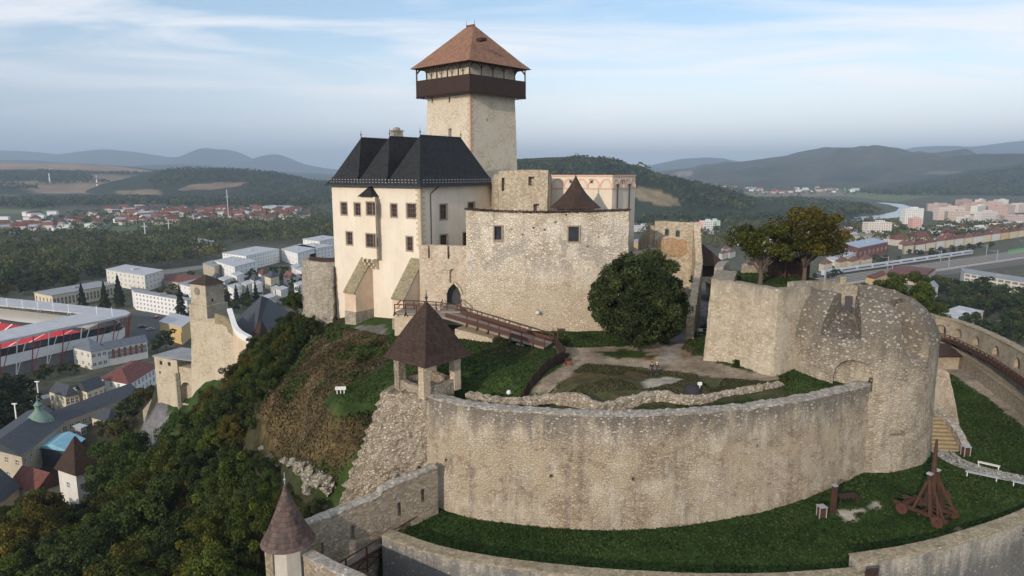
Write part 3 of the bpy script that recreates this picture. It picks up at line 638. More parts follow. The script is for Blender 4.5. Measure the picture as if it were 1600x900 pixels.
# left lower wall with loop windows
A_, B_ = LWALL; mid = (A_[0] + (B_[0] - A_[0]) * .42, A_[1] + (B_[1] - A_[1]) * .42)
t = thing('loophole_wall', 'grey wall with loophole windows running down from the curved wall to the turret', 'wall', (A_[0], A_[1], 50))
P = [(A_[0] + .8, A_[1] + .7, 48, 56.4), (mid[0], mid[1], 46, 55.7), (mid[0] - .02, mid[1] - .02, 46, 55.2), (B_[0], B_[1], 40, 54.6), (B_[0] - 2.2, B_[1] - 3.2, 40, 54.3)]
b = part('masonry', loft(P, wallprof(1.1, .05, 10), .5, False, .07, .9, 9, side=-1), M['gallery2'], t, smooth=True)
dl = Vector((B_[0] - A_[0], B_[1] - A_[1], 0)).normalized(); nn = Vector((dl.y, -dl.x, 0))
cs = []
for f_, zb_ in ((.06, 53.0), (.27, 52.4), (.66, 51.6), (.9, 51.0)):
    c = Vector((A_[0], A_[1], 0)).lerp(Vector((B_[0], B_[1], 0)), f_); cs.append(box_cut((c.x, c.y, zb_), .75, 1.5, (-nn.x, -nn.y) if nn.y > 0 else (nn.x, nn.y), -1.3, .45, .4))
    cs.append(box_cut((c.x, c.y, zb_), .75, 1.5, (nn.x, nn.y), -.45, .75))
cut(b, cs[::2])
part('coping', loft([(p[0], p[1], p[3] - .02, p[3] + .22) for p in P], [(-.08, 0), (-.08, .8), (.5, 1.3), (1.15, .8), (1.15, 0)], .35, False, .12, 1.7, 10, side=-1), M['coping_grey'], t)
# walkway at its foot
t = thing('wall_walk', 'dark red timber walkway with cross braces at the foot of the loophole wall', 'walkway', (-12, 64, 47))
wa, wb = AZ(655, 812, 50.7), AZ(500, 905, 49.4)
mb = MB(); mb.bar(wa, wb, 1.0, .12); part('deck', mb, M['plank'], t)
off = Vector((.5, -.35, 0))
for k in range(6):
    p = wa.lerp(wb, k / 5) + off; q = wa.lerp(wb, min(1, (k + 1) / 5)) + off
    part('post', MB().bar(p + Vector((0, 0, -1.8)), p + Vector((0, 0, 1.0)), .16), M['wood'], t)
    if k < 5:
        part('brace', MB().bar(p + Vector((0, 0, -1.5)), q + Vector((0, 0, -.2)), .1).bar(p + Vector((0, 0, -.2)), q + Vector((0, 0, -1.5)), .1), M['wood'], t)
part('rail', MB().bar(wa + off + Vector((0, 0, 1)), wb + off + Vector((0, 0, 1)), .1).bar(wa + off + Vector((0, 0, -.1)), wb + off + Vector((0, 0, -.1)), .16), M['wood'], t)
# corner turret
TU = AZ(439, 862, 54.2)
t = thing('turret', 'slim whitewashed corner turret under a tall pointed shingle roof', 'turret', (TU.x, TU.y + 2, 44))
part('shaft', MB().lathe((TU.x, TU.y + 2, 0), [(1.85, 40), (1.72, 47), (1.62, 54.3)], 8, a0=.2), flat('turret render', (.47, .44, .38), .9, .1, .8, streak=.35), t)
prof = []
for k in range(15):
    v = k / 14; r = 2.28 * (1 - v) ** 1.15 + .05 + .12 * (1 - v) * (k < 3) * (3 - k) / 3; prof.append((r, 54.2 + 5.6 * v))
mb = MB(); vs = []
for k in range(14):
    r0, z0 = prof[k]; r1, z1 = prof[k + 1]; mb.lathe((TU.x, TU.y + 2, 0), [(r0 + .05, z0 - .04), (r1 + .02, z1)], 18)
rf = part('roof', mb, M['turret_roof'], t)
part('finial', MB().tube([(TU.x, TU.y + 2, 59.6), (TU.x, TU.y + 2, 60.9)], [.05, .03], 6).lathe((TU.x, TU.y + 2, 60.2), [(.02, -.14), (.14, 0), (.02, .14)], 8), M['metal'], t)
P = [AZ(x, y, z) for x, y, z in [(474, 868, 53.2), (510, 888, 53.1), (560, 912, 53.0), (600, 950, 53)]]
coped('outer_wall', P, 40, 1.0, M['gallery2'], M['coping_grey'], 'short grey wall leaving the white turret towards the bottom edge', 'wall', ch=.15, smooth=True)

# ---------------------------------------------------------------- the round bastion
t = thing('round_bastion', 'massive round stone bastion with a domed parapet cut by gun embrasures', 'bastion', (BC[0], BC[1], 52))
n = 110; prof = [(1.04, 50.5), (1.03, 53), (1.015, 56), (1.005, 59), (1.0, 62), (1.0, 64.5), (1.0, 66.8), (.995, 68.2), (.965, 69.6), (.91, 70.9), (.83, 72.1), (.745, 73.0), (.68, 73.45), (.60, 73.5), (.56, 73.2), (.56, 70.9), (.3, 70.9), (.001, 70.9)]
pts_ = []
for r, z in prof: pts_.append((r * BR, z))
fine = []
for (r0, z0), (r1, z1) in zip(pts_, pts_[1:]):
    k_ = max(1, int(math.hypot(r1 - r0, z1 - z0) / .55)); fine += [(r0 + (r1 - r0) * i / k_, z0 + (z1 - z0) * i / k_) for i in range(k_)]
fine.append(pts_[-1]); mb = MB(); vs = []
for r, z in fine:
    for j in range(n):
        a = j * math.tau / n; d = math.degrees(a)
        drop = 0
        if z > 66:                                             # the crest sinks towards the right-hand side
            s_ = max(0, math.cos(math.radians(d - 330))) ; drop = (1.2 * s_ + 2.8 * max(0, math.sin(a + .15))) * (z - 66) / 7.5
        rr = r * (1 + .012 * math.sin(3 * a + 1)); q = Vector((BC[0] + rr * math.cos(a), BC[1] + rr * math.sin(a), z - drop))
        vs.append(q + noise.noise_vector(q * .8) * .17 + noise.noise_vector(q * 2.3) * (.06 + .09 * (z > 67)))
mb.add(vs, [(i * n + j, i * n + (j + 1) % n, (i + 1) * n + (j + 1) % n, (i + 1) * n + j) for i in range(len(fine) - 1) for j in range(n)] + [tuple(range(n))[::-1], tuple(range((len(fine) - 1) * n, len(fine) * n))])
rb = part('masonry', mb, M['roundel'], t, smooth=True)
def emb(ang, w0, w1, zf0, zf1, r0=4.5, r1=12.5, ztop=76):
    a = math.radians(ang); d = Vector((math.cos(a), math.sin(a), 0)); s = Vector((-d.y, d.x, 0)); c = Vector((BC[0], BC[1], 0)); vs = []
    for r, w_, zf in ((r0, w0, zf0), (r1, w1, zf1)):
        for k, z in ((-1, zf), (1, zf), (1, ztop), (-1, ztop)): vs.append(c + d * r + s * (k * w_ / 2) + Vector((0, 0, z)))
    return MB().add(vs, [(3, 2, 1, 0), (4, 5, 6, 7), (0, 1, 5, 4), (1, 2, 6, 5), (2, 3, 7, 6), (3, 0, 4, 7)])
cuts = [emb(236, .8, 6.6, 71.6, 66.9), emb(289, 1.4, 5.6, 68.2, 64.9), emb(170, .8, 5, 71.2, 68.6), emb(30, .8, 5, 70.4, 67)]
p = AZ(1329, 607, 60.6); aa = Vector((p.x - BC[0], 0, 0)); ang = math.radians(246)
q = Vector((BC[0] + BR * math.cos(ang), BC[1] + BR * math.sin(ang), 62.6)); cuts.append(arch_cut(q, 4.2, 3.7, (BC[0] - q.x, BC[1] - q.y), -.8, 1.1))
ang = math.radians(278); q = Vector((BC[0] + BR * math.cos(ang), BC[1] + BR * math.sin(ang), 57.2)); cuts.append(box_cut(q, 2.0, .8, (-math.cos(ang), -math.sin(ang)), -.8, .7))
cut(rb, cuts)
_a = math.radians(236); _d = Vector((math.cos(_a), math.sin(_a), 0)); _s = Vector((-_d.y, _d.x, 0)); _c = Vector((BC[0], BC[1], 0)); _f = lambda r: 71.6 + (r - 4.5) * (66.9 - 71.6) / 8
_p = [_c + _d * 5.6 + Vector((0, 0, _f(5.6) + .55)), _c + _d * 9.3 - _s * 2.35 + Vector((0, 0, _f(9.3) + .08)), _c + _d * 9.7 + Vector((0, 0, _f(9.7) + .12)), _c + _d * 9.3 + _s * 2.35 + Vector((0, 0, _f(9.3) + .08))]
_mb = MB().add([tuple(v) for v in _p] + [tuple(v - Vector((0, 0, .5))) for v in _p], [(0, 1, 2, 3), (7, 6, 5, 4), (0, 4, 5, 1), (1, 5, 6, 2), (2, 6, 7, 3), (3, 7, 4, 0)])
part('embrasure_floor', _mb, stone('dark splay stones', (.10, .085, .07), (.15, .125, .10), light=(.5, .47, .42), lden=.3, joint=1, ssize=3.0), t)
_q = _c + _d * 5.25; part('slot_shade_slab', MB().box((_q.x, _q.y, 72.0), (.25, .85, 2.2), _a), M['darkmetal'], t)  # solid dark slab stands in for the shade of a narrow slot
for _p in rb.data.polygons: _p.use_smooth = True
rb.data.set_sharp_from_angle(angle=R(38))
# ---------------------------------------------------------------- upper terrace walls
a0 = AZ(1139, 573, 63.0); a1 = AZ(1211, 592, 63.0)
t = thing('terrace_wall', 'tall plastered retaining wall with a thick corner buttress left of the round bastion', 'wall', (a0.x, a0.y, 63))
P = [(a0.x - .3, a0.y + .4, 61, 74.2), (a0.x + (a1.x - a0.x) * 1.0, a1.y + .5, 61, 74.0), (37.5, 84.5, 61, 73.9)]
b = part('masonry', loft(P, wallprof(1.4, .5, 14), .6, False, .07, .9, 11), M['upper'], t, smooth=True)
p = AZ(1157, 572, 63.2); cut(b, [box_cut((p.x, p.y, 63.1), 1.9, 1.2, (.1, 1), -1.2, .5)])
b0 = AZ(1097, 569, 63.0); bt = AZ(1112, 438, 74.2)
mb = MB(); L0 = Vector((b0.x, b0.y, 61)); R0 = Vector((a0.x + .1, a0.y - .5, 61)); q_ = AY(1112, 438, b0.y + .6); L1 = Vector((q_.x, q_.y, 74.3)); R1 = Vector((a0.x + .0, a0.y + .15, 74.3)); vs = []
nv = 22; nu = 7
back = Vector((3.5, 14, 0))
mb = patch(MB(), L1, R1, R0, L0, nu, nv, 0, .10, .9, 12, 0, 9.0, (.38, 1, 0))
part('buttress', mb, M['upper'], t, smooth=True)
P = [(36.0, 86.0, 66, 74.2), (39.5, 88.2, 66, 74.0), (44, 90.5, 66, 73.5), (47, 91.5, 66, 72.9)]
t = thing('terrace_wall', 'weathered parapet wall rising behind the domed bastion on the tree terrace', 'wall', (42, 89, 66))
part('masonry', loft([(a, b_ + 0, c, d) for a, b_, c, d in P], wallprof(1.0, .1, 8), .6, True, .06, .9, 13), M['upper'], t, smooth=True)
part('pier', MB().box((44.4, 90.9, 73.7), (.8, .8, 1.1)), M['upper'], t)
P = [(47.2, 91.6, 60, 73.1), (50.5, 92.2, 60, 72.6), (53.5, 92.6, 60, 71.8), (56, 93.2, 60, 70.7), (58, 94.4, 60, 69.0), (59, 97, 60, 66)]
t = thing('terrace_wall', 'rounded weathered wall falling away behind the bastion towards the gallery', 'wall', (55, 92, 60))
part('masonry', loft(P, [(-1.6, 0), (-1.4, .4), (-1.0, .7), (-.5, .88), (0, .97), (.5, 1), (1, .98), (1, 0)], .6, True, .12, .8, 14), M['roundel'], t, smooth=True)
# leaning wall and stair behind the bastion
t = thing('stair_wall', 'sloping stone wing wall leaning down beside the wooden stair', 'wall', (52, 85, 53))
q0, q1, q2, q3 = AZ(1462, 567, 61.2), AZ(1483, 583, 60.2), AZ(1508, 662, 53.6), AZ(1466, 590, 59)
mb = patch(MB(), (q0.x - 2, q0.y + .2, 62), q1, AZ(1500, 665, 53.3), (AZ(1450, 680, 53).x - 1, AZ(1450, 680, 53).y, 53), 14, 18, 0, .08, 1, 15, 0, 1.2, (.3, 1, 0))
part('masonry', mb, M['gallery'], t, smooth=True)
c_ = [AZ(x, y, z) for x, y, z in [(1458, 640, 56.6), (1478, 655, 56), (1494, 676, 55.2), (1504, 696, 54.3)]]
t = thing('stair_parapet', 'low rubble parapet curving down beside the wooden stair', 'wall', (c_[0].x, c_[0].y, 53))
part('masonry', loft([(p.x, p.y, 52.6, p.z) for p in c_], wallprof(.9, .0, 5, True), .35, True, .12, 1.5, 16), M['coping_grey'], t)
s0 = AZ(1466, 700, 53.4); s1 = AZ(1462, 655, 55.8)
for k in range(1):
    t = thing('stair', 'broad sandy timber stair climbing between the bastion and the low parapet', 'stairs', (s0.x, s0.y, 53))
    for i in range(9):
        p = s0.lerp(Vector((s1.x + .6, s1.y + 1, s1.z)), i / 8); part('step', MB().box((p.x, p.y, p.z - .4), (4.4, 1.1, .9), -.12), M['steps'], t)
# gallery wall with arches
t = thing('gallery_wall', 'long curving rampart wall pierced by small arched windows above a wooden walkway', 'wall', (75, 110, 53))
GP = [(x, y, 52.5, 61.0) for x, y in GAL]
gb = part('masonry', loft(GP, wallprof(1.3, .25, 14), .6, True, .07, .8, 17), M['gallery'], t, smooth=True)
gpts, gu = resample([(x, y, 0) for x, y in GAL], .25)
def gal_at(px, off=0, ztest=59):
    i = int(np.argmin([abs(proj(a[0], a[1], ztest)[0] - px) for a in gpts[:-1]])); d = gpts[i + 1] - gpts[i]; d = d / np.hypot(d[0], d[1]); nrm_ = (-d[1], d[0])
    return Vector((gpts[i][0] - nrm_[0] * off, gpts[i][1] - nrm_[1] * off, 0)), Vector((nrm_[0], nrm_[1], 0)), Vector((d[0], d[1], 0))
cs = []
for px in (1471, 1497, 1525, 1556, 1590):
    p, nv_, _ = gal_at(px); cs.append(arch_cut((p.x, p.y, 58.15), 2.1, 1.75, nv_, -1.2, .9))
cut(gb, cs)
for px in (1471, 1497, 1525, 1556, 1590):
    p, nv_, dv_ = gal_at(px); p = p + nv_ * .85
    part('opening', MB().box((p.x + dv_.x * .4, p.y + dv_.y * .4, 58.85), (.7, .1, 1.4), math.atan2(dv_.y, dv_.x)), M['darkmetal'], t)  # dark plate in each arch recess imitates the shade of a window opening
part('coping', loft([(a, b_, 60.98, 61.25) for a, b_, c, d in GP], [(-.12, 0), (-.12, .7), (.1, 1), (1.2, 1), (1.42, .7), (1.42, 0)], .6, True, .05, 1.5, 18), M['coping'], t)
t = thing('gallery_walkway', 'red brown timber walkway with crossed railing hung along the rampart wall', 'walkway', (74, 105, 57))
GW = [(p[0], p[1], 57.35, 57.5) for p in GP]
part('deck', loft(GW, [(-1.7, 0), (-1.7, 1), (-.25, 1), (-.25, 0)], 1.2, True), M['wood_dark'], t)
seg, _ = resample([(x, y, 0) for x, y in GAL], 1.5)
prev = None
for i in range(len(seg) - 1):
    d = seg[i + 1] - seg[i]; d = d / np.hypot(d[0], d[1]); o = Vector((seg[i][0] + d[1] * 1.65, seg[i][1] - d[0] * 1.65, 57.5))
    part('post', MB().bar(o, o + Vector((0, 0, 1.15)), .12), M['wood'], t)
    if prev is not None:
        part('rail_panel', MB().bar(prev + Vector((0, 0, 1.1)), o + Vector((0, 0, 1.1)), .11).bar(prev + Vector((0, 0, .25)), o + Vector((0, 0, 1.0)), .08).bar(prev + Vector((0, 0, 1.0)), o + Vector((0, 0, .25)), .08).bar(prev + Vector((0, 0, .1)), o + Vector((0, 0, .1)), .12), M['wood'], t)
    if i % 3 == 0:
        w0_ = Vector((seg[i][0] + d[1] * .2, seg[i][1] - d[0] * .2, 56.5)); part('bracket', MB().bar(w0_, o + Vector((0, 0, -.1)), .2), M['wood_dark'], t)
    prev = o
t = thing('low_rampart', 'low rampart wall with brown coping running inside the arched gallery wall', 'wall', (70, 105, 53))
LP = [(AZ(x, y, 55.6).x, AZ(x, y, 55.6).y) for x, y in [(1440, 536), (1468, 547), (1505, 560), (1550, 592), (1600, 628), (1660, 680)]]
part('masonry', loft([(a, b_, 53, 55.5) for a, b_ in LP], wallprof(.6, .1, 5), .6, True, .05, .9, 19), M['gallery2'], t, smooth=True)
part('coping', loft([(a, b_, 55.5, 55.7) for a, b_ in LP], [(-.1, 0), (-.1, 1), (.75, 1), (.75, 0)], .8, True, .03), M['coping'], t)
p = AZ(1475, 545, 57); t = thing('lean_to', 'small shingled lean-to roof tucked under the gallery walkway', 'shelter', (p.x, p.y, 54))
part('roof', MB().cover([(p.x - 3, p.y - 2, 56.0), (p.x + 2.2, p.y - 2, 56.0), (p.x + 2.2, p.y + 2.5, 57.2), (p.x - 3, p.y + 2.5, 57.2)], [(p.x - 3, p.y - 2, 56.2), (p.x + 2.2, p.y - 2, 56.2), (p.x + 2.2, p.y + 2.5, 57.4), (p.x - 3, p.y + 2.5, 57.4)]), M['dkbrown_roof'], t)
part('wall', MB().box((p.x - .4, p.y + .4, 54.8), (4.8, 3.6, 2.4)), M['gallery'], t)
# cobbled path on the lower lawn
cp_ = [AZ(x, y, 53.25) for x, y in [(1466, 700), (1486, 716), (1512, 728), (1550, 740), (1600, 751), (1680, 765)]]
rows = []
Pm, _ = resample([(p.x, p.y, 0) for p in cp_], .8)
vs = []
for i in range(len(Pm)):
    d = Pm[min(i + 1, len(Pm) - 1)] - Pm[max(i - 1, 0)]; d = d / np.hypot(d[0], d[1])
    for k in range(4): o = (k / 3 - .5) * 2.6; x_, y_ = Pm[i][0] - d[1] * o, Pm[i][1] + d[0] * o; vs.append((x_, y_, gz(x_, y_) + .10))
struct('path', MB().add(vs, [(i * 4 + j, i * 4 + j + 1, (i + 1) * 4 + j + 1, (i + 1) * 4 + j) for i in range(len(Pm) - 1) for j in range(3)]), M['cobble'])
# ---------------------------------------------------------------- palace, keep and inner castle
def facade(mb, P0, P1, z0, z1, holes, depth=.35, m=0, mr=None, top=None):
    """vertical wall with rectangular holes (u0,u1,v0,v1) and their reveals; outside is right of P0->P1"""
    e = Vector((P1[0] - P0[0], P1[1] - P0[1], 0)); L = e.length; e /= L; n = Vector((e.y, -e.x, 0)); o = Vector((P0[0], P0[1], 0))
    us = sorted({0, L} | {u for h in holes for u in h[:2]}); zs = sorted({z0, z1} | {z for h in holes for z in h[2:]})
    W = lambda u, z, d=0: o + e * u - n * d + Vector((0, 0, z))
    for a, b in zip(us, us[1:]):
        for c, d in zip(zs, zs[1:]):
            cu, cz = (a + b) / 2, (c + d) / 2
            if any(h[0] < cu < h[1] and h[2] < cz < h[3] for h in holes): continue
            mb.add([W(a, c), W(b, c), W(b, d), W(a, d)], [(0, 1, 2, 3)], m)
    for h in holes:
        a, b, c, d = h; r = [(a, c), (b, c), (b, d), (a, d)]
        for k in range(4):
            p, q = r[k], r[(k + 1) % 4]; mb.add([W(*p), W(*q), W(*q, depth), W(*p, depth)], [(0, 1, 2, 3)], m if mr is None else mr)
    return mb
def window(parent, P0, P1, h, depth=.3, nv=1, nh=1, sur=.22, bars='reddish', stone_='winstone', proud=.03):
    e = Vector((P1[0] - P0[0], P1[1] - P0[1], 0)).normalized(); n = Vector((e.y, -e.x, 0)); o = Vector((P0[0], P0[1], 0))
    W = lambda u, z, d=0: o + e * u + n * d + Vector((0, 0, z)); a, b, c, d = h; mb = MB()
    if sur:
        for q, r in (((a - sur, c - sur), (b + sur, c)), ((a - sur, d), (b + sur, d + sur)), ((a - sur, c), (a, d)), ((b, c), (b + sur, d))):
            cs_ = [W(x, z, k) for k in (-.1, proud) for x, z in ((q[0], q[1]), (r[0], q[1]), (r[0], r[1]), (q[0], r[1]))]
            mb.add(cs_, [(3, 2, 1, 0), (4, 5, 6, 7), (0, 1, 5, 4), (1, 2, 6, 5), (2, 3, 7, 6), (3, 0, 4, 7)])
        w_ = part('window', mb, M[stone_], parent)
    pane = MB().add([W(x, z, -depth) for x, z in ((a, c), (b, c), (b, d), (a, d))] + [W(x, z, -depth - .05) for x, z in ((a, c), (b, c), (b, d), (a, d))], [(0, 1, 2, 3), (7, 6, 5, 4), (0, 4, 5, 1), (1, 5, 6, 2), (2, 6, 7, 3), (3, 7, 4, 0)])
    if not sur: w_ = part('window', pane, M['glass'], parent); 
    else: part('pane', pane, M['glass'], w_)
    bm_ = MB(); t_ = .09
    for i in range(nv + 2): u = a + (b - a) * i / (nv + 1); bm_.bar(W(u, c, -depth + .06), W(u, d, -depth + .06), t_, t_)
    for i in range(nh + 2): z = c + (d - c) * i / (nh + 1); bm_.bar(W(a, z, -depth + .07), W(b, z, -depth + .07), t_, t_)
    part('frame', bm_, M[bars], w_); return w_
def px_holes(P0, P1, lst):
    hs = []
    for (px, py, w_, h_) in lst:
        u, z = on_face(P0, P1, px, py); u1, z1 = on_face(P0, P1, px + w_ / 2, py + h_ / 2); u0, z0 = on_face(P0, P1, px - w_ / 2, py - h_ / 2)
        hs.append((min(u0, u1), max(u0, u1), min(z0, z1), max(z0, z1)))
    return hs
ld, rd = Vector((-.809, .588, 0)), Vector((.588, .809, 0))
PA = Vector((-14.4, 108, 0)); PB = PA + ld * 21.1; PC = PA + rd * 18.2; PD = PB + rd * 18.2
EZ = 86.0
T = thing('palace', 'cream plastered palace with steep black triple hipped roof beside the keep', 'palace', (PA.x, PA.y, 60))
hl = px_holes(PB, PA, [(537.5, 326, 10, 19), (558.5, 327, 10, 19), (615.5, 329, 10, 20), (643, 329.5, 15, 22), (546, 372.5, 10, 20), (640, 381, 10, 22)])
hr = px_holes(PA, PC, [(693, 331, 11, 22), (736.5, 322, 10, 10), (693.5, 375, 11, 14), (727, 374, 7, 20)])
mb = MB(); facade(mb, PB, PA, 57, EZ, hl, .45); facade(mb, PA, PC, 57, EZ, hr, .45); facade(mb, PC, PD, 57, EZ, []); facade(mb, PD, PB, 57, EZ, [])
part('wall', mb, M['plaster'], T)
for h, nv in zip(hl, (1, 1, 1, 3, 1, 1)): window(T, PB, PA, h, .35, nv, 2)
for h in hr: window(T, PA, PC, h, .35, 1, 2)
# roof: three parallel hipped roofs on one flared eave
mb = MB(); ov = .9
for k in range(3):
    c0_, c1_ = 21.1 * k / 3 - (ov if k == 0 else 0), 21.1 * (k + 1) / 3 + (ov if k == 2 else 0); cm_ = 21.1 * (k + .5) / 3; W_ = lambda u, v, z: PA + ld * u + rd * v + Vector((0, 0, z))
    rz_ = 94.0; zi = EZ + 1.5; e0, e1 = -ov, 18.2 + ov
    A1, B1, C1, D1 = W_(c0_, e0, EZ - .15), W_(c1_, e0, EZ - .15), W_(c1_, e1, EZ - .15), W_(c0_, e1, EZ - .15)
    i0 = c0_ + (1.25 if k == 0 else .45); i1 = c1_ - (1.25 if k == 2 else .45)
    A2, B2, C2, D2 = W_(i0, e0 + 1.25, zi), W_(i1, e0 + 1.25, zi), W_(i1, e1 - 1.25, zi), W_(i0, e1 - 1.25, zi)
    R0_, R1_ = W_(cm_, 4.0, rz_), W_(cm_, 14.2, rz_)
    mb.add([A1, B1, C1, D1, A2, B2, C2, D2, R0_, R1_], [(0, 1, 5, 4), (1, 2, 6, 5), (2, 3, 7, 6), (3, 0, 4, 7), (4, 5, 8), (5, 6, 9, 8), (6, 7, 9), (7, 4, 8, 9), (3, 2, 1, 0)])
sg = MB()
for d_, L_, o_ in ((ld, 21.1, -rd), (rd, 18.2, -ld)):
    for k in range(int(L_ / .75)):
        for r_ in (0, 1):
            c = PA + d_ * (k * .75 + .4 + .35 * r_) + o_ * (.42 - .3 * r_) + Vector((0, 0, EZ + .42 + .42 * r_)); mb.box((c.x, c.y, c.z), (.3, .12, .22), math.atan2(d_.y, d_.x), 1)
rf = part('roof', mb, [M['black_roof'], M['greyroof']], T)
gm = MB()
for a, b in ((W_(-ov, -ov, EZ - .1), W_(21.1 + ov, -ov, EZ - .1)), (W_(-ov, -ov, EZ - .1), W_(-ov, 18.2 + ov, EZ - .1))): gm.bar(a, b, .22, .2)
part('gutter', gm, M['darkmetal'], T)
rg = MB()
for k in range(3): cm_ = 21.1 * (k + .5) / 3; rg.bar(W_(cm_, 4, 94.05), W_(cm_, 14.2, 94.05), .2, .15)
part('ridge_cap', rg, M['darkmetal'], rf)
for k in range(3):
    for v in (4.0, 14.2):
        p = W_(21.1 * (k + .5) / 3, v, 94); part('finial', MB().tube([p, p + Vector((0, 0, 1.3))], [.07, .02], 6).lathe((p.x, p.y, p.z + .55), [(.03, -.18), (.17, 0), (.03, .18)], 8), M['darkmetal'], rf)
p = AY(620, 214, 121); mb = MB().box((p.x, p.y, 94.0), (1.7, 1.3, 2.2), .6).box((p.x, p.y, 95.15), (2.0, 1.6, .25), .6).lathe((p.x, p.y, 95.3), [(.65, 0), (.6, .3), (.2, .5)], 8)
part('chimney', mb, M['dirtystone'], T)
# quoins, downpipe, oriel, corbels
mb = MB()
for k in range(22):
    z = 76.2 + k * .44; l_ = .95 if k % 2 else .55
    for d_, ll in ((ld, l_), (rd, 1.5 - l_)):
        n_ = Vector((d_.y, -d_.x, 0)) * (1 if d_ is rd else -1); c = PA + d_ * ll / 2 + n_ * .02; mb.box((c.x, c.y, z), (ll, .10, .40), math.atan2(d_.y, d_.x))
part('quoin', mb, M['quoin'], T)
dp = [PA + rd * 3.6 + Vector((.5, -.4, EZ - .2)), PA + rd * 2.2 + Vector((.15, -.12, EZ - 1.3)), PA + rd * 2.2 + Vector((.15, -.12, 72))]
part('downpipe', MB().tube(dp, .1, 6), M['darkmetal'], T)
u0, _ = on_face(PB, PA, 574, 350); u1, _ = on_face(PB, PA, 591, 350); dL = (PA - PB).normalized(); nL = Vector((dL.y, -dL.x, 0))
OB = [PB + dL * u0, PB + dL * u0 + nL * 1.25, PB + dL * u1 + nL * 1.25, PB + dL * u1]
oz0, oz1 = on_face(PB, PA, 580, 402)[1], on_face(PB, PA, 580, 307)[1]
f0, f1 = OB[1], OB[2]
ho = px_holes(f0, f1, [(579.5, 326, 14, 20), (579.5, 376, 15, 21)]); w1 = (OB[3] - OB[2]).length
hs_ = [(.25, .95, ho[0][2] + .2, ho[0][2] + 1.5), (.25, .95, ho[1][2] + .1, ho[1][2] + 1.4)]
mb = MB(); facade(mb, OB[0], f0, oz0, oz1, []); facade(mb, f0, f1, oz0, oz1, ho, .3); facade(mb, f1, OB[3], oz0, oz1, hs_, .3)
mb.add([(q.x, q.y, oz0) for q in OB] + [(q.x, q.y, oz0 - .12) for q in OB], [(0, 1, 2, 3), (4, 5, 6, 7), (0, 4, 5, 1), (1, 5, 6, 2), (2, 6, 7, 3)])
orl = part('oriel', mb, M['oriel'], T)
for h in ho: window(T, f0, f1, h, .25, 2, 2)
for h in hs_: window(T, f1, OB[3], h, .25, 1, 1, sur=.15)
cen = (OB[0] + OB[3]) / 2; q = [OB[0] - dL * .4, OB[1] - dL * .4 + nL * .4, OB[2] + dL * .4 + nL * .4, OB[3] + dL * .4]
mb = MB().add([(v.x, v.y, oz1) for v in q] + [(cen.x + nL.x * .1, cen.y + nL.y * .1, oz1 + 1.9)], [(0, 1, 4), (1, 2, 4), (2, 3, 4), (3, 2, 1, 0)])
part('oriel_roof', mb, M['black_roof'], T)
for k in range(3):
    c = PB + dL * (u0 + .3 + k * (u1 - u0 - .6) / 2); mb = MB()
    for d_, zt in ((1.5, .0), (1.1, .55), (.65, 1.1)): mb.box((c.x + nL.x * d_ / 2, c.y + nL.y * d_ / 2, oz0 - .4 - zt), (.38, d_, .55), math.atan2(dL.y, dL.x))
    part('corbel', mb, M['quoin'], T)
# palace buttresses
def buttress(pl, pr, ptop, pbot, out, lab, z0):
    """pl, pr: pixels of its left and right foot; out: how far it stands out at the foot"""
    ua, _ = on_face(PB, PA, pl, ptop + 40); ub, _ = on_face(PB, PA, pr, ptop + 40); zt = on_face(PB, PA, (pl + pr) / 2, ptop)[1]
    a, b = PB + dL * ua, PB + dL * ub; zs = zt - out * 1.25
    def Q(base, d, z): return (base.x + nL.x * d, base.y + nL.y * d, z)
    lo = MB().add([Q(a, -.3, z0), Q(a, out, z0), Q(b, out, z0), Q(b, -.3, z0), Q(a, -.3, zs - 3.4), Q(a, out - .12, zs - 3.4), Q(b, out - .12, zs - 3.4), Q(b, -.3, zs - 3.4)], [(0, 1, 5, 4), (1, 2, 6, 5), (2, 3, 7, 6), (4, 5, 6, 7), (0, 3, 2, 1), (3, 0, 4, 7)])
    tb = thing('buttress', lab, 'buttress', (a.x, a.y, z0)); part('base', lo, M['dirtystone'], tb)
    up = MB().add([Q(a, -.3, zs - 3.4), Q(a, out - .25, zs - 3.4), Q(b, out - .25, zs - 3.4), Q(b, -.3, zs - 3.4), Q(a, -.3, zt), Q(a, out - .25, zs), Q(b, out - .25, zs), Q(b, -.3, zt)], [(0, 1, 5, 4), (1, 2, 6, 5), (2, 3, 7, 6), (4, 5, 6, 7), (0, 3, 2, 1), (3, 0, 4, 7)])
    part('upper_block', up, M['offwhite'] if 0 else M['plaster_low'], tb)
    sl = MB().add([Q(a, -.1, zt + .15), Q(a, out + .05, zs - .1), Q(b, out + .05, zs - .1), Q(b, -.1, zt + .15), Q(a, -.1, zt - .05), Q(a, out + .05, zs - .35), Q(b, out + .05, zs - .35), Q(b, -.1, zt - .05)], [(0, 1, 2, 3), (7, 6, 5, 4), (0, 4, 5, 1), (1, 5, 6, 2), (2, 6, 7, 3), (3, 7, 4, 0)])
    part('sloped_cap', sl, M['mossy'], tb)
buttress(566, 583, 403, 515, 4.2, 'left sloped stone buttress propping the cream palace, narrower with ochre top', 57)
buttress(643, 663, 404, 525, 4.6, 'right sloped stone buttress propping the palace corner by the bridge', 59)
c = AY(517, 470, 121); mb = MB(); ww = [AY(512, 512, 119.5), AY(523, 512, 119.5)]
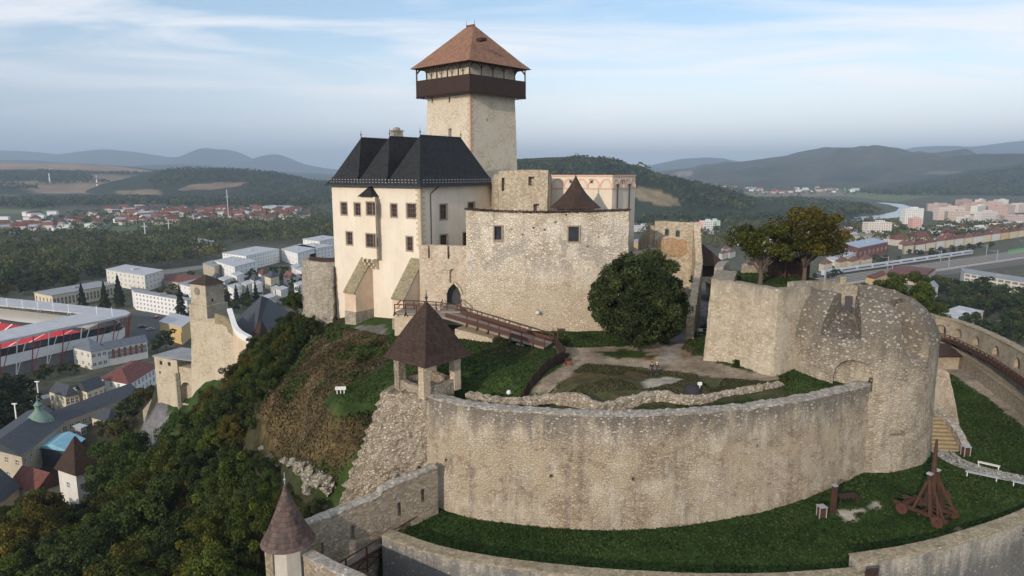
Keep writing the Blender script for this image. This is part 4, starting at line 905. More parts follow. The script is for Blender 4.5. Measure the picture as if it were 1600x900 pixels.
tb = solo('thin_buttress', patch(MB(), (ww[0].x + .3, 119.5, 71.5), (ww[1].x + .1, 119.5, 71.5), (ww[1].x, 118.4, 59), (ww[0].x - .4, 118.4, 59), 3, 20, 0, .18, 1.2, 30, .2, 3, (0, 1, 0)), M['dirtystone'], 'thin crumbling stone pier at the far left corner of the palace', 'buttress', loc=(c.x, c.y, 60))
# round battery on the left
cx_, cy_ = -33.3, 131.0
arc = [(cx_ + 7.0 * math.cos(a) , cy_ + 7.0 * math.sin(a)) for a in np.radians(np.linspace(160, 330, 14))]
t = thing('round_battery', 'grey plastered half round battery with a dark wooden palisade left of the palace', 'bastion', (cx_, cy_, 60))
bb = part('masonry', loft([(x, y, 54, 71.8) for x, y in arc], wallprof(1.2, 1.0, 8), .7, True, .07, .8, 31, side=1), M['dirtystone'], t, smooth=True)
p = AY(505, 463, 119); 
part('palisade', loft([(cx_ + (x - cx_) * .8, cy_ + (y - cy_) * .8, 71.0, 72.5) for x, y in arc], [(0, 0), (0, 1), (.12, 1), (.12, 0)], .8, True), M['wood_dark'], t)
part('deck', MB().prism([(cx_ + (x - cx_) * .93, cy_ + (y - cy_) * .93) for x, y in arc], 70.6, 71), M['wood_dark'], t)
# ---- keep
ka = R(43); kl, kr = Vector((-math.cos(ka), math.sin(ka), 0)), Vector((math.sin(ka), math.cos(ka), 0)); KS = 12.25
K0 = AY(735, 200, 128); K0.z = 0
t = thing('keep', 'tall pale square keep with a timber gallery and brown pyramid roof', 'tower', (K0.x, K0.y, 60))
kc = K0 + (kl + kr) * KS / 2
def ksq(s, z): return [kc + (-kl - kr) * s / 2 + Vector((0, 0, z)), kc + (kl - kr) * s / 2 + Vector((0, 0, z)), kc + (kl + kr) * s / 2 + Vector((0, 0, z)), kc + (-kl + kr) * s / 2 + Vector((0, 0, z))]
mb = MB(); lv = [(KS + 2.2, 60), (KS + 1.2, 72), (KS + .55, 84), (KS + .1, 96), (KS - .35, 103), (KS - .35, 107.6)]
allv = [v for s_, z in lv for v in ksq(s_, z)]; mb.add(allv, [(i * 4 + j, i * 4 + (j + 1) % 4, i * 4 + 4 + (j + 1) % 4, i * 4 + 4 + j) for i in range(len(lv) - 1) for j in range(4)] + [(20, 21, 22, 23)])
kb = part('shaft', mb, M['tower'], t)
f0, f1 = ksq(KS, 0)[1], ksq(KS, 0)[0]; g0, g1 = ksq(KS, 0)[0], ksq(KS, 0)[3]
cs = []
for (a, b, px, py, w_, h_) in [(f0, f1, 674.5, 157, .42, 1.0), (f0, f1, 701.5, 155, .5, 1.2), (f0, f1, 703.5, 210, .9, 2.2), (g0, g1, 742, 153, .3, .4), (g0, g1, 761, 187, .3, .5)]:
    u, z = on_face(a, b, px, py); e = (b - a).normalized(); n_ = Vector((e.y, -e.x, 0)); q = a + e * u; cs.append(box_cut((q.x, q.y, z - h_ / 2), w_, h_, (-n_.x, -n_.y), -2, .9))
u, z = on_face(g0, g1, 762, 160)
cut(kb, cs)
mb = MB()
for s_ in (1,):
    for d_, e_ in ((kl, kr), ):
        for k in range(60):
            z = 73 + k * .5; s2 = np.interp(z, [p_[1] for p_ in lv], [p_[0] for p_ in lv]); c = ksq(s2, z)[0]
            l1 = .7 if k % 2 else .4
            mb.box((c.x + kl.x * l1 / 2, c.y + kl.y * l1 / 2, z), (l1, .08, .44), math.atan2(kl.y, kl.x)); mb.box((c.x + kr.x * (1.1 - l1) / 2, c.y + kr.y * (1.1 - l1) / 2, z), (1.1 - l1, .08, .44), math.atan2(kr.y, kr.x))
part('quoin', mb, flat('pinkish quoin', (.52, .36, .27), .9, .15, 2), t)
GS = KS + 2.75; GZ0, GZ1 = 102.5, 105.4
o_ = ksq(GS, GZ0); o2 = ksq(GS, GZ1); i_ = ksq(GS - .35, GZ0); i2 = ksq(GS - .35, GZ1)
mb = MB()
for k in range(4):
    a, b = k, (k + 1) % 4; mb.add([o_[a], o_[b], o2[b], o2[a], i_[a], i_[b], i2[b], i2[a]], [(0, 1, 2, 3), (7, 6, 5, 4), (3, 2, 6, 7), (0, 4, 5, 1)])
fl0 = ksq(GS - .4, GZ0 + .2); fl1 = ksq(GS - .4, GZ0 + .5); mb.add(fl0 + fl1, [(0, 1, 2, 3), (7, 6, 5, 4)])
ti = []
for k in range(4):
    a, b = o_[k], o_[(k + 1) % 4]; nn_ = 46
    for j in range(nn_): q = a.lerp(b, (j + .5) / nn_); mb.box((q.x, q.y, GZ0 - .12 - .12 * (j % 2)), (.22, .22, .3), ka)
gal_ = part('gallery', mb, M['wood_dark'], t)
po = ksq(GS - .25, GZ1); EVZ = 107.7
for k in range(4):
    a, b = po[k], po[(k + 1) % 4]
    for j in range(5):
        q = a.lerp(b, j / 5); mb = MB().bar(q, q + Vector((0, 0, EVZ - GZ1)), .26)
        for s_ in (-1, 1):
            e = (b - a).normalized() * s_
            if j == 0 and s_ < 0: e = (po[k - 1] - a).normalized()
            mb.bar(q + Vector((0, 0, EVZ - GZ1 - 1.1)), q + e * 1.0 + Vector((0, 0, EVZ - GZ1 - .1)), .14)
        part('post', mb, M['wood_dark'], t)
mb = MB()
for k in range(4): mb.bar(po[k] + Vector((0, 0, EVZ - GZ1)), po[(k + 1) % 4] + Vector((0, 0, EVZ - GZ1)), .3)
part('wall_plate', mb, M['wood_dark'], t)
RS = KS + 4.3; base = ksq(RS, EVZ - .1); m1 = ksq(RS - 3.0, EVZ + 1.35); rz1, rz2 = kc + kl * .9 - kr * .2 + Vector((0, 0, 115.5)), kc - kl * .9 + kr * .2 + Vector((0, 0, 115.6))
mb = MB()
mb.add(base + m1 + [rz1, rz2], [(0, 1, 5, 4), (1, 2, 6, 5), (2, 3, 7, 6), (3, 0, 4, 7), (3, 2, 1, 0), (4, 5, 8, 9), (5, 6, 8), (6, 7, 9, 8), (7, 4, 9)])
kr_ = part('roof', mb, M['keep_roof'], t)
mb = MB().bar(rz1 + Vector((0, 0, .12)), rz2 + Vector((0, 0, .12)), .35, .25); part('ridge_cap', mb, M['orangeroof'], kr_)
for q in (rz1, rz2): part('finial', MB().tube([q, q + Vector((0, 0, 1.0))], [.06, .03], 5), M['wood'], kr_)
q = AY(752, 61, 128.5); part('dormer', MB().box((q.x, q.y + .6, q.z), (1.2, 1.6, .5), .78), M['wood_dark'], kr_)
# ---- block right of the keep
C1 = AY(957, 273, 118); C0 = AY(862, 273, 121); C2 = AY(993, 273, 124); C0.z = C1.z = C2.z = 0; TZ = 87.6
t = thing('residence', 'pale residence block with a pink painted arcade frieze under its flat top', 'building', (C1.x, C1.y, 62))
h1 = px_holes(C0, C1, [(892.5, 283, 4, 5), (924, 283, 4, 5)]); h2 = px_holes(C1, C2, [(974, 284, 4, 5)])
mb = MB(); facade(mb, C0, C1, 60, TZ, h1, .3); facade(mb, C1, C2, 60, TZ, h2, .3); C3 = C0 + (C2 - C1); facade(mb, C2, C3, 60, TZ, []); facade(mb, C3, C0, 60, TZ, [])
mb.add([(c.x, c.y, TZ) for c in (C0, C1, C2, C3)], [(0, 1, 2, 3)])
part('wall', mb, flat('pale residence render', (.64, .56, .45), .9, .06, .4, streak=.15), t)
for h in h1: window(t, C0, C1, h, .2, 0, 0, sur=.12)
for h in h2: window(t, C1, C2, h, .2, 0, 0, sur=.12)
for a, b, nn_ in ((C0, C1, 5), (C1, C2, 4)):
    e = (b - a); L = e.length; e.normalize(); n_ = Vector((e.y, -e.x, 0)); mb = MB(); ang = math.atan2(e.y, e.x)
    for z, h_ in ((TZ - .1, .28), (TZ - 2.25, .2)): c = (a + b) / 2 + n_ * .05; mb.box((c.x, c.y, z), (L + .1, .12, h_), ang)
    for k in range(nn_ * (1 if nn_ == 5 else 1)):
        u = L * (k + .5) / nn_; w_ = L / nn_ * .46
        for i in range(8):
            t0, t1 = math.pi * i / 8, math.pi * (i + 1) / 8; p0 = a + e * (u + w_ * math.cos(t0)) + n_ * .04 + Vector((0, 0, TZ - 2.15 + 1.5 * math.sin(t0))); p1 = a + e * (u + w_ * math.cos(t1)) + n_ * .04 + Vector((0, 0, TZ - 2.15 + 1.5 * math.sin(t1))); mb.bar(p0, p1, .1, .2)
    part('frieze', mb, M['frieze'], t)
for px in (963.5, 982):
    u, _ = on_face(C1, C2, px, 300); e = (C2 - C1).normalized(); q = C1 + e * u + Vector((e.y, -e.x, 0)) * .2; part('downpipe', MB().tube([(q.x, q.y, TZ - 1.8), (q.x, q.y, 62)], .13, 6).box((q.x, q.y, TZ - 1.7), (.5, .5, .4)), M['darkmetal'], t)
# ---- ruined inner wall by the keep
D0, D1 = AY(779, 262, 117), AY(856, 262, 115.5); D0.z = D1.z = 0
mb = loft([(D0.x, D0.y, 66, 88.3), ((D0.x + D1.x) / 2, (D0.y + D1.y) / 2, 66, 88.5), (D1.x, D1.y, 66, 88.4)], wallprof(1.6, .5, 16), .7, False, .12, .9, 33)
t = thing('ruined_hall', 'ruined stone hall wall with small dark windows in front of the keep', 'ruin', (D0.x, D0.y, 66))
b = part('masonry', mb, M['ruin'], t, smooth=True)
cs = []
for px, py, w_, h_ in [(786, 288, .5, 2.2), (830, 283, 1.0, 1.5), (838, 326, 1.0, 1.6)]:
    u, z = on_face(D0, D1, px, py); e = (D1 - D0).normalized(); q = D0 + e * u; cs.append(box_cut((q.x, q.y, z - h_ / 2), w_, h_, (e.y * -1, e.x), -1.2, 1.0))
cut(b, cs)
part('side_wall', loft([(D0.x + .3, D0.y + .5, 66, 87.8), (D0.x - .6, D0.y + 7, 66, 86.5)], wallprof(1.0, 0, 6), .7, False, .1, .9, 34), M['ruin'], t, smooth=True)
part('side_wall', loft([(D1.x + .2, D1.y + .6, 66, 88.0), (D1.x + 1.0, D1.y + 6, 66, 86.5)], wallprof(1.2, .3, 6), .7, False, .1, .9, 35, side=1), M['ruin'], t, smooth=True)
# ---- curtain wall with gate
KW = [AY(728, 330, 105.0), AY(780, 333, 104.2), AY(833, 334, 103.6), AY(905, 332, 103.7), AY(983, 330, 104.2)]
t = thing('curtain_wall', 'high pale rubble curtain wall with two square windows facing the courtyard', 'wall', (KW[0].x, KW[0].y, 62))
kz = [82.4, 82.1, 82.0, 82.1, 82.3]
b = part('masonry', loft([(p.x, p.y, 59.5, z) for p, z in zip(KW, kz)], wallprof(1.8, .9, 24), .55, True, .12, .9, 36), M['curtain'], t, smooth=True)
cs = []
for px, py, w_, h_ in [(778, 364, 1.1, 2.1), (896, 365.5, 1.6, 2.3)]:
    a = KW[1] if px < 800 else KW[3]; q = AY(px, py, a.y); cs.append(box_cut((q.x, q.y, q.z - h_ / 2), w_, h_, (0, 1), -1.5, .9))
for k in range(9):
    q = AY(800 + 17 * k, 360 + 55 * noise.noise((k * 3.1, 0, 0)), 103.6); cs.append(box_cut((q.x, q.y, q.z), .3, .3, (0, 1), -1.5, .5))
cut(b, cs)
for px, py, w_, h_ in [(778, 364, 1.1, 2.1), (896, 365.5, 1.6, 2.3)]:
    a = KW[1] if px < 800 else KW[3]; q = AY(px, py, a.y); dy_ = .35 if px < 800 else .3; P0, P1 = (q.x - w_ / 2, q.y - dy_), (q.x + w_ / 2, q.y - dy_); window(t, P0, P1, (0, w_, q.z - h_ / 2, q.z + h_ / 2), .5 if px < 800 else .1, 0 if px < 800 else 0, 0, sur=.2, proud=.05)
mb = MB()
P_, _ = resample([(p.x, p.y, 0) for p in KW], .55)
for i, p_ in enumerate(P_): mb.box((p_[0], p_[1] + .9, np.interp(p_[0], [q.x for q in KW], kz) + .14 + .05 * (i % 2)), (.5, 2.6, .16))
part('coping', mb, M['dkbrown_roof'], t)
e_ = KW[4]; part('return_wall', loft([(e_.x + .1, e_.y + .6, 59.5, 82.2), (e_.x + 1.3, e_.y + 12, 59.5, 82.0)], wallprof(1.2, .6, 14), .8, False, .1, .9, 37), M['curtain'], t, smooth=True)
GWp = [AY(655, 386, 106.5), AY(690, 387, 105.7), AY(729, 388, 105.1)]
t = thing('gate_wall', 'brownish lower curtain wall holding the pointed castle gate at the bridge end', 'wall', (GWp[0].x, GWp[0].y, 60))
b = part('masonry', loft([(p.x, p.y, 59.5, 76.8) for p in GWp], wallprof(1.5, .5, 20), .5, False, .1, .9, 38), M['lowcurtain'], t, smooth=True)
q = AY(709.5, 486, 105.2); n_ = 9; w_ = 1.05
def pointed(cx, cy, z0, w, h, d0, d1):
    pts2 = [(-w, 0), (w, 0), (w, h * .55), (w * .72, h * .8), (0, h), (-w * .72, h * .8), (-w, h * .55)]; vs = [(cx + a, cy + d, z0 + b_) for d in (d0, d1) for a, b_ in pts2]; n = len(pts2)
    return MB().add(vs, [tuple(range(n)), tuple(range(n, 2 * n))[::-1]] + [(i, (i + 1) % n, n + (i + 1) % n, n + i) for i in range(n)])
sl = [pointed(q.x, q.y, 67.45, 1.1, 3.6, -1.2, 1.1)]
qn = AY(707, 430, 105.5); sl.append(arch_cut((qn.x, qn.y, qn.z - 1.2), .95, 2.2, (0, 1), -1.2, .35))
for px in (670, 701):
    qs = AY(px, 395, 105.8); sl.append(box_cut((qs.x, qs.y, 74.8), .35, 3, (0, 1), -1.2, .8))
cut(b, sl)
part('gate', pointed(q.x, q.y, 67.45, 1.15, 3.65, .8, 1.0), M['darkmetal'], t)
part('gate_frame', loft([(q.x - 1.2, q.y - .45, 67.45, 67.46), (q.x - 1.18, q.y - .45, 69.4, 69.41)], [(0, 0), (0, 1), (.1, 1)], 1, False) if 0 else MB().bar((q.x - 1.25, q.y - .3, 67.5), (q.x - 1.25, q.y - .3, 69.5), .3).bar((q.x - 1.25, q.y - .3, 69.4), (q.x - .8, q.y - .3, 70.5), .3).bar((q.x - .8, q.y - .3, 70.4), (q.x, q.y - .3, 71.25), .3).bar((q.x, q.y - .3, 71.25), (q.x + .8, q.y - .3, 70.4), .3).bar((q.x + .8, q.y - .3, 70.5), (q.x + 1.25, q.y - .3, 69.4), .3), M['quoin'], t)
lp = AY(840, 487, 102.6); t = thing('wall_lamp', 'small round lamp fixed to the pale curtain wall', 'lamp', (lp.x, lp.y, lp.z)); part('shade', MB().lathe((lp.x, lp.y - .4, lp.z - .1), [(.02, -.3), (.3, -.1), (.3, .15), (.02, .35)], 10), M['offwhite'], t); part('arm', MB().bar((lp.x, lp.y + .5, lp.z + .2), (lp.x, lp.y - .4, lp.z + .2), .08), M['darkmetal'], t)
# ---- small spire roof behind the curtain
sp = AY(899, 322, 111); t = thing('stair_turret', 'small turret with a concave dark brown spire roof behind the curtain wall', 'turret', (sp.x, sp.y, 74))
part('wall', MB().box((sp.x, sp.y, 78.2), (4.8, 4.8, 9.2), .2), M['ruin'], t)
mb = MB(); pf = [(4.2, 82.4), (3.4, 83.1), (2.55, 83.9), (1.7, 84.8), (1.0, 85.8), (.42, 86.8), (.05, 87.6)]
mb.lathe((sp.x, sp.y, 0), pf, 8, a0=.2 + math.pi / 8); part('roof', mb, M['dkbrown_roof'], t)
part('finial', MB().tube([(sp.x, sp.y, 87.5), (sp.x, sp.y, 88.5)], [.08, .03], 6).lathe((sp.x, sp.y, 87.8), [(.03, -.15), (.15, 0), (.03, .15)], 8), M['darkmetal'], t)
# ---- pavilion on the rubble end
pcx, pcy = -9.75, 76.4; hd = 3.15; t = thing('pavilion', 'open stone lookout pavilion with four pillars under a steep brown shingle roof', 'pavilion', (pcx, pcy, 63))
cn = [(pcx - hd - .1, pcy), (pcx, pcy - hd), (pcx + hd, pcy), (pcx, pcy + hd)]
for i, c in enumerate(cn):
    mb = MB()
    for k in range(7): mb.box((c[0] , c[1], 63.2 + .3 + .62 * k), (.95 + .02 * (k % 2), .95, .62), math.pi / 4)
    part('pillar', mb.disp(.05, 2, i), M['curtain'] if i else M['rubble'], t)
for i, (a, b) in enumerate(((0, 1), (1, 2), (2, 3), (3, 0))):
    A, B = Vector((*cn[a], 0)), Vector((*cn[b], 0)); e = (B - A).normalized(); A += e * .45; B -= e * .45; c = (A + B) / 2
    mb = loft([(A.x, A.y, 62.0 if i < 2 else 63, 64.5), (c.x, c.y, 62.0 if i < 2 else 63, 64.35), (B.x, B.y, 62.0 if i < 2 else 63, 64.5)], [(-.32, 0), (-.32, 1), (.32, 1), (.32, 0)], .4, False, .04, 2, i)
    part('parapet', mb, M['rubble'], t)
part('floor', MB().box((pcx, pcy, 63.3), (4.4, 4.4, .2), math.pi / 4), M['pave'], t)
mb = MB(); pf = [(5.2, 67.15), (4.3, 68.05), (3.5, 69.3), (2.4, 70.75), (1.25, 72.2), (.12, 73.5)]
for (r0, z0), (r1, z1) in zip(pf, pf[1:]): mb.lathe((pcx, pcy, 0), [(r0, z0), (r1, z1)], 4, a0=0)
vs = [(pcx + r * math.cos(a), pcy + r * math.sin(a), z) for r, z in pf for a in np.radians([-90 + 4, 0 + 4, 90 + 4, 180 + 4])]
mb = MB().add(vs, [(i * 4 + j, i * 4 + (j + 1) % 4, i * 4 + 4 + (j + 1) % 4, i * 4 + 4 + j) for i in range(len(pf) - 1) for j in range(4)] + [(3, 2, 1, 0), (20, 21, 22, 23)])
part('roof', mb, M['dkbrown_roof'], t)
part('finial', MB().tube([(pcx, pcy, 73.3), (pcx, pcy, 74.9)], [.12, .03], 6).lathe((pcx, pcy, 74.0), [(.05, -.2), (.24, 0), (.05, .2)], 8), M['darkmetal'], t)
# ---- bridge to the gate
Dk = [Vector((5.2, 93.6, 64.1)), Vector((1.0, 95.4, 64.9)), Vector((-4.0, 97.6, 66.0)), Vector((-9.2, 99.8, 67.1)), Vector((-12.0, 101.0, 67.3)), Vector((-17.2, 102.2, 67.35))]
t = thing('timber_bridge', 'red brown timber bridge ramp with railings climbing to the castle gate', 'bridge', (-6, 98, 63))
part('deck', loft([(p.x, p.y, p.z - .3, p.z) for p in Dk], [(-1.7, 0), (-1.7, 1), (1.7, 1), (1.7, 0)], 1.0, False), M['plank'], t)
part('deck', MB().box((-9.3, 103.2, 67.25), (3.0, 4.6, .3)), M['plank'], t)
part('kick_board', MB().bar(Dk[0] + Vector((-.6, -1.65, .35)), Dk[3] + Vector((-.6, -1.65, .35)), .1, .55), M['wood'], t)
part('kick_board', MB().bar(Dk[0] + Vector((.6, 1.65, .35)), Dk[3] + Vector((.6, 1.65, .35)), .1, .6), M['wood'], t)
for sgn in (-1, 1):
    P_, _ = resample([tuple(p) for p in Dk], 1.75, False); prev = None
    for i, p in enumerate(P_):
        d = Vector(P_[min(i + 1, len(P_) - 1)] - P_[max(i - 1, 0)]); d.z = 0; d.normalize(); s_ = Vector((d.y, -d.x, 0)) * (-sgn) * 1.75; q = Vector(p) + s_
        if sgn > 0 and -11.3 < q.x < -7.3: prev = None; continue
        o = s_.normalized()
        mb = MB().bar(q + Vector((0, 0, -.5)), q + Vector((0, 0, 1.25)), .14)
        if sgn < 0: mb.bar(q + Vector((0, 0, -.45)), q + o * .7 + Vector((0, 0, -.75)), .14).bar(q + Vector((0, 0, .4)), q + o * .7 + Vector((0, 0, -.75)), .11)
        else: mb.bar(q + Vector((0, 0, .3)), q + o * .5 + Vector((0, 0, -.5)), .11)
        part('post', mb, M['wood'], t)
        if prev is not None: part('rail', MB().bar(prev + Vector((0, 0, 1.2)), q + Vector((0, 0, 1.2)), .13).bar(prev + Vector((0, 0, .65)), q + Vector((0, 0, .65)), .09), M['wood'], t)
        prev = q
P0 = Dk[5] + Vector((0, -1.7, 0)); P1 = Dk[5] + Vector((0, 1.7, 0)); part('rail', MB().bar(P0 + Vector((0, 0, 1.2)), P1 + Vector((0, 0, 1.2)), .13).bar(P0 + Vector((0, 0, .6)), P1 + Vector((0, 0, .6)), .09), M['wood'], t)
for x, lab in ((-10.8, 0), (-7.8, 1)): part('rail', MB().bar((x, 101.6, 68.5), (x, 104.6, 68.5), .13).bar((x, 101.6, 67.9), (x, 104.6, 67.9), .09).bar((x, 101.7, 67.2), (x, 101.7, 68.6), .14), M['wood'], t)
for (x, y, z, sx_, sy_, lab) in [(-5.6, 98.3, 65.4, 5.6, 3.2, 'broad masonry pier under the middle of the timber bridge'), (2.2, 94.9, 64.2, 3.2, 3.0, 'low masonry pier under the foot of the timber bridge'), (-14.6, 101.6, 66.9, 6.4, 3.4, 'tall masonry pier under the bridge platform behind the pavilion')]:
    mb = loft([(x - sx_ / 2, y - sy_ / 2 + sx_ * .21, 59, z), (x + sx_ / 2, y - sy_ / 2 - sx_ * .21, 59, z - (.9 if x > -10 else 0))], wallprof(sy_, .15, 8), .5, False, .07, 1, 40)
    solo('bridge_pier', mb, M['curtain'], lab, 'pier', smooth=True, loc=(x, y, 60))
# ---- wooden fence beside the path
fp = pathz([(864, 541), (876, 556), (886, 566), (850, 586), (820, 603), (790, 618)], 63.3)
t = thing('board_fence', 'dark brown board fence beside the path from bridge foot to rubble parapet', 'fence', (fp[2][0], fp[2][1], 63)); P_, _ = resample([(x, y, 0) for x, y in fp], 1.9, False); prev = None
for i, p in enumerate(P_):
    q = Vector((p[0], p[1], gz(p[0], p[1]))); part('post', MB().bar(q, q + Vector((0, 0, 1.55)), .14), M['wood_dark'], t)
    if prev is not None:
        mb = MB(); nb = 11
        for k in range(nb): a = prev.lerp(q, (k + .5) / nb); mb.box((a.x, a.y, a.z + .72), ((q - prev).length / nb * .93, .05, 1.4), math.atan2(q.y - prev.y, q.x - prev.x))
        part('board_panel', mb, M['wood_dark'], t)
    prev = q
# ---- ruined tower and gatehouse on the right
E0, E1 = AY(1024, 347, 118), AY(1084, 347, 117); E0.z = E1.z = 0
t = thing('ruined_tower', 'ruined square tower of yellowish stone and orange brick with two sky-lit windows', 'ruin', (E0.x, E0.y, 64))
b = part('masonry', loft([(E0.x, E0.y, 62, 79.8), (E1.x, E1.y, 62, 79.6)], wallprof(1.0, .3, 18), .4, False, .12, 1.1, 41), M['ruin'], t, smooth=True)
cs = []; e = (E1 - E0).normalized()
for px, py, w_, h_ in [(1042, 363, .75, 1.3), (1059, 365, .75, 1.2), (1051, 391, .9, 1.1)]:
    u, z = on_face(E0, E1, px, py); q = E0 + e * u; cs.append(arch_cut((q.x, q.y, z - h_ / 2), w_, h_, (-e.y, e.x), -1, 1.6 if py < 380 else .7))
cut(b, cs)
cr = [(AY(a, c_, 117.3).x, AY(a, c_, 117.3).z) for a, c_ in [(1026, 376), (1050, 372), (1070, 375), (1082, 386), (1078, 396), (1060, 401), (1048, 399), (1028, 392)]]
mbp = MB(); nn_ = len(cr); mbp.add([(x, 117.1 + (117 - 118) * 0 - .02 + .3 * 0, z) for x, z in cr] + [(x, 117.7, z) for x, z in cr], [tuple(range(nn_)), tuple(range(nn_, 2 * nn_))[::-1]] + [(i, (i + 1) % nn_, nn_ + (i + 1) % nn_, nn_ + i) for i in range(nn_)])
part('brick_patch', mbp.disp(.06, 1.3), M['ruin_red'], t)
part('side_wall', loft([(E1.x, E1.y + .2, 62, 79.4), (AY(1087, 420, 113).x, 113, 62, 73.4), (AY(1080, 445, 104).x, 104, 62, 70.0), (AY(1074, 470, 97).x, 97, 62, 67.5)], wallprof(1.1, .2, 12), .6, False, .14, 1, 42), M['ruin'], t, smooth=True)
part('back_wall', loft([(E0.x + .4, E0.y + .8, 62, 79.0), (E0.x - .6, E0.y + 7, 62, 76)], wallprof(1, 0, 8), .6, False, .12, 1, 43), M['ruin'], t, smooth=True)
p0, p1 = AY(985, 422, 114), AY(1026, 415, 117)
solo('ward_wall', loft([(p0.x, p0.y, 62, 74.6), (p1.x, p1.y, 62, 75.2)], wallprof(1, .1, 8), .6, False, .12, 1, 44), M['ruin'], 'low ruined wall behind the chestnut crown joining the ruined tower', 'wall', smooth=True, loc=(p0.x, p0.y, 63))
g0_, g1_ = AY(1088, 415, 121), AY(1131, 415, 121); z_e = AY(1110, 414, 121).z; z_r = AY(1100, 380, 124).z
t = thing('gatehouse', 'small gatehouse over an arched passage under a dark red brown gable roof', 'gatehouse', (g0_.x, 121, 63))
gb_ = part('wall', MB().box(((g0_.x + g1_.x) / 2, 123.6, (z_e - 2.2 + 60) / 2), (g1_.x - g0_.x - .3, 4.6, z_e - 2.2 - 60)), M['ruin'], t)
q = AY(1102, 462, 121); cut(gb_, [arch_cut((q.x, 121.3, 64.0), 2.8, 4.6, (0, 1), -1, 6)])
part('loft_room', MB().box(((g0_.x + g1_.x) / 2 - .3, 123.6, z_e - 1.1), (g1_.x - g0_.x - 1.0, 3.6, 2.2)), M['wood_dark'], t)
xm = AY(1100, 380, 124).x; part('roof', MB().add([(g0_.x - .2, 120.4, z_e - .1), (g1_.x + .5, 120.4, z_e - .1), (g1_.x + .5, 126.8, z_e - .1), (g0_.x - .2, 126.8, z_e - .1), (xm - .6, 122.6, z_r), (xm, 125, z_r)], [(0, 1, 4), (1, 2, 5, 4), (2, 3, 5), (3, 0, 4, 5), (3, 2, 1, 0)]), M['dkbrown_roof'], t)
q0, q1 = AY(1119, 437, 104), AY(1140, 420, 112)
solo('ramp_wall', loft([(AY(1129, 437, 100).x, 100, 62, 74.2), (AY(1134, 430, 107).x, 107, 62, 74.0), (AY(1140, 415, 112).x, 112, 62, 73.6)], wallprof(1.3, .1, 8), .7, False, .12, 1, 45), M['dirtystone'], 'dark stone wall flanking the gatehouse passage beside the terrace', 'wall', smooth=True, loc=(33, 108, 63))
# ---- terrace ruins and shed
p = AY(1190, 430, 101); t = thing('terrace_ruin', 'pale ruined wall stub with a broken gable behind the terrace trees', 'ruin', (p.x, 101, 73))
pw = [(AY(a, b_, 101).x, AY(a, b_, 101).z) for a, b_ in [(1157, 432), (1160, 415), (1172, 408), (1186, 398), (1200, 398), (1214, 405), (1232, 412), (1238, 432)]]
nn_ = len(pw); part('masonry', MB().add([(x, 101, z) for x, z in pw] + [(x + .2, 102, z) for x, z in pw], [tuple(range(nn_)), tuple(range(nn_, 2 * nn_))[::-1]] + [(i, (i + 1) % nn_, nn_ + (i + 1) % nn_, nn_ + i) for i in range(nn_)]).disp(.1, 1), M['upper'], t)
p = AY(1225, 425, 96); t = thing('wooden_shed', 'dark wooden lean-to shed with flat boarded roof under the terrace trees', 'shed', (p.x, 96, 73.4))
zt_ = AY(1225, 412, 96).z
part('wall', MB().box((p.x + 1.2, 97.4, 74.9), (5.0, 2.6, 2.9)), M['wood_dark'], t)
for dx in (-2.4, -.3): part('post', MB().bar((p.x + dx, 94.9, 73.4), (p.x + dx, 94.9, 76.4), .2), M['wood'], t)
part('roof', MB().box((p.x + .4, 96.5, 76.5), (6.8, 4.6, .2)), M['plank'], t)
# ---- lower castle on the left: tower, battered wall, church roof, gatehouse
Z0 = 39.0
def P4(px0, px1, Yc, depth, a=.12):
    pass
ta0, ta1, ta2 = AY(295, 440, 168), AY(320, 440, 165), AY(350, 440, 170)
for v in (ta0, ta1, ta2): v.z = 0
ta3 = ta0 + (ta2 - ta1)
t = thing('lower_gate_tower', 'square lower castle tower with clock face roundel and dark pyramid roof', 'tower', (ta1.x, ta1.y, 40))
zt1 = AY(320, 496, 165).z; zt2 = AY(320, 446, 165).z
mb = MB(); h1 = px_holes(ta1, ta2, [(332, 468, 3, 4)])
sc_ = lambda p, c, k: c + (p - c) * k
cc = (ta0 + ta1 + ta2 + ta3) / 4
lo = [sc_(p, cc, 1.12) for p in (ta0, ta1, ta2, ta3)]; up = [sc_(p, cc, .95) for p in (ta0, ta1, ta2, ta3)]
zl = AY(320, 478, 165).z
mbl = MB().cover([(p.x, p.y, 30) for p in lo], [(p.x, p.y, zl) for p in lo]); lob = part('lower_storey', mbl, M['gatetower'], t)
mb = MB(); hu = px_holes(up[1], up[2], [(332, 469, 3.2, 4.5)]); facade(mb, up[0], up[1], zl, zt2, []); facade(mb, up[1], up[2], zl, zt2, hu, .3); facade(mb, up[2], up[3], zl, zt2, []); facade(mb, up[3], up[0], zl, zt2, [])
part('upper_storey', mb, M['gatetower'], t); window(t, up[1], up[2], hu[0], .2, 0, 0, sur=0)
uc, zc_ = on_face(up[0], up[1], 308, 455); e = (up[1] - up[0]).normalized(); n_ = Vector((e.y, -e.x, 0)); q = up[0] + e * uc
mb = MB(); ri = [(q + e * (1.0 * math.cos(a)) + n_ * d + Vector((0, 0, zc_ + 1.0 * math.sin(a)))) for d in (.0, .12) for a in np.linspace(0, math.tau, 20, endpoint=False)]
mb.add(ri, [tuple(range(20, 40)), tuple(range(20))[::-1]] + [(i, (i + 1) % 20, 20 + (i + 1) % 20, 20 + i) for i in range(20)]); part('clock_face', mb, M['mossy'], t)
rb_ = [sc_(p, cc, 1.12) for p in (ta0, ta1, ta2, ta3)]; zr = AY(320, 430, 168).z
part('roof', MB().add([(p.x, p.y, zt2) for p in rb_] + [(cc.x, cc.y, zr)], [(0, 1, 4), (1, 2, 4), (2, 3, 4), (3, 0, 4), (3, 2, 1, 0)]), M['dkbrown_roof'], t)
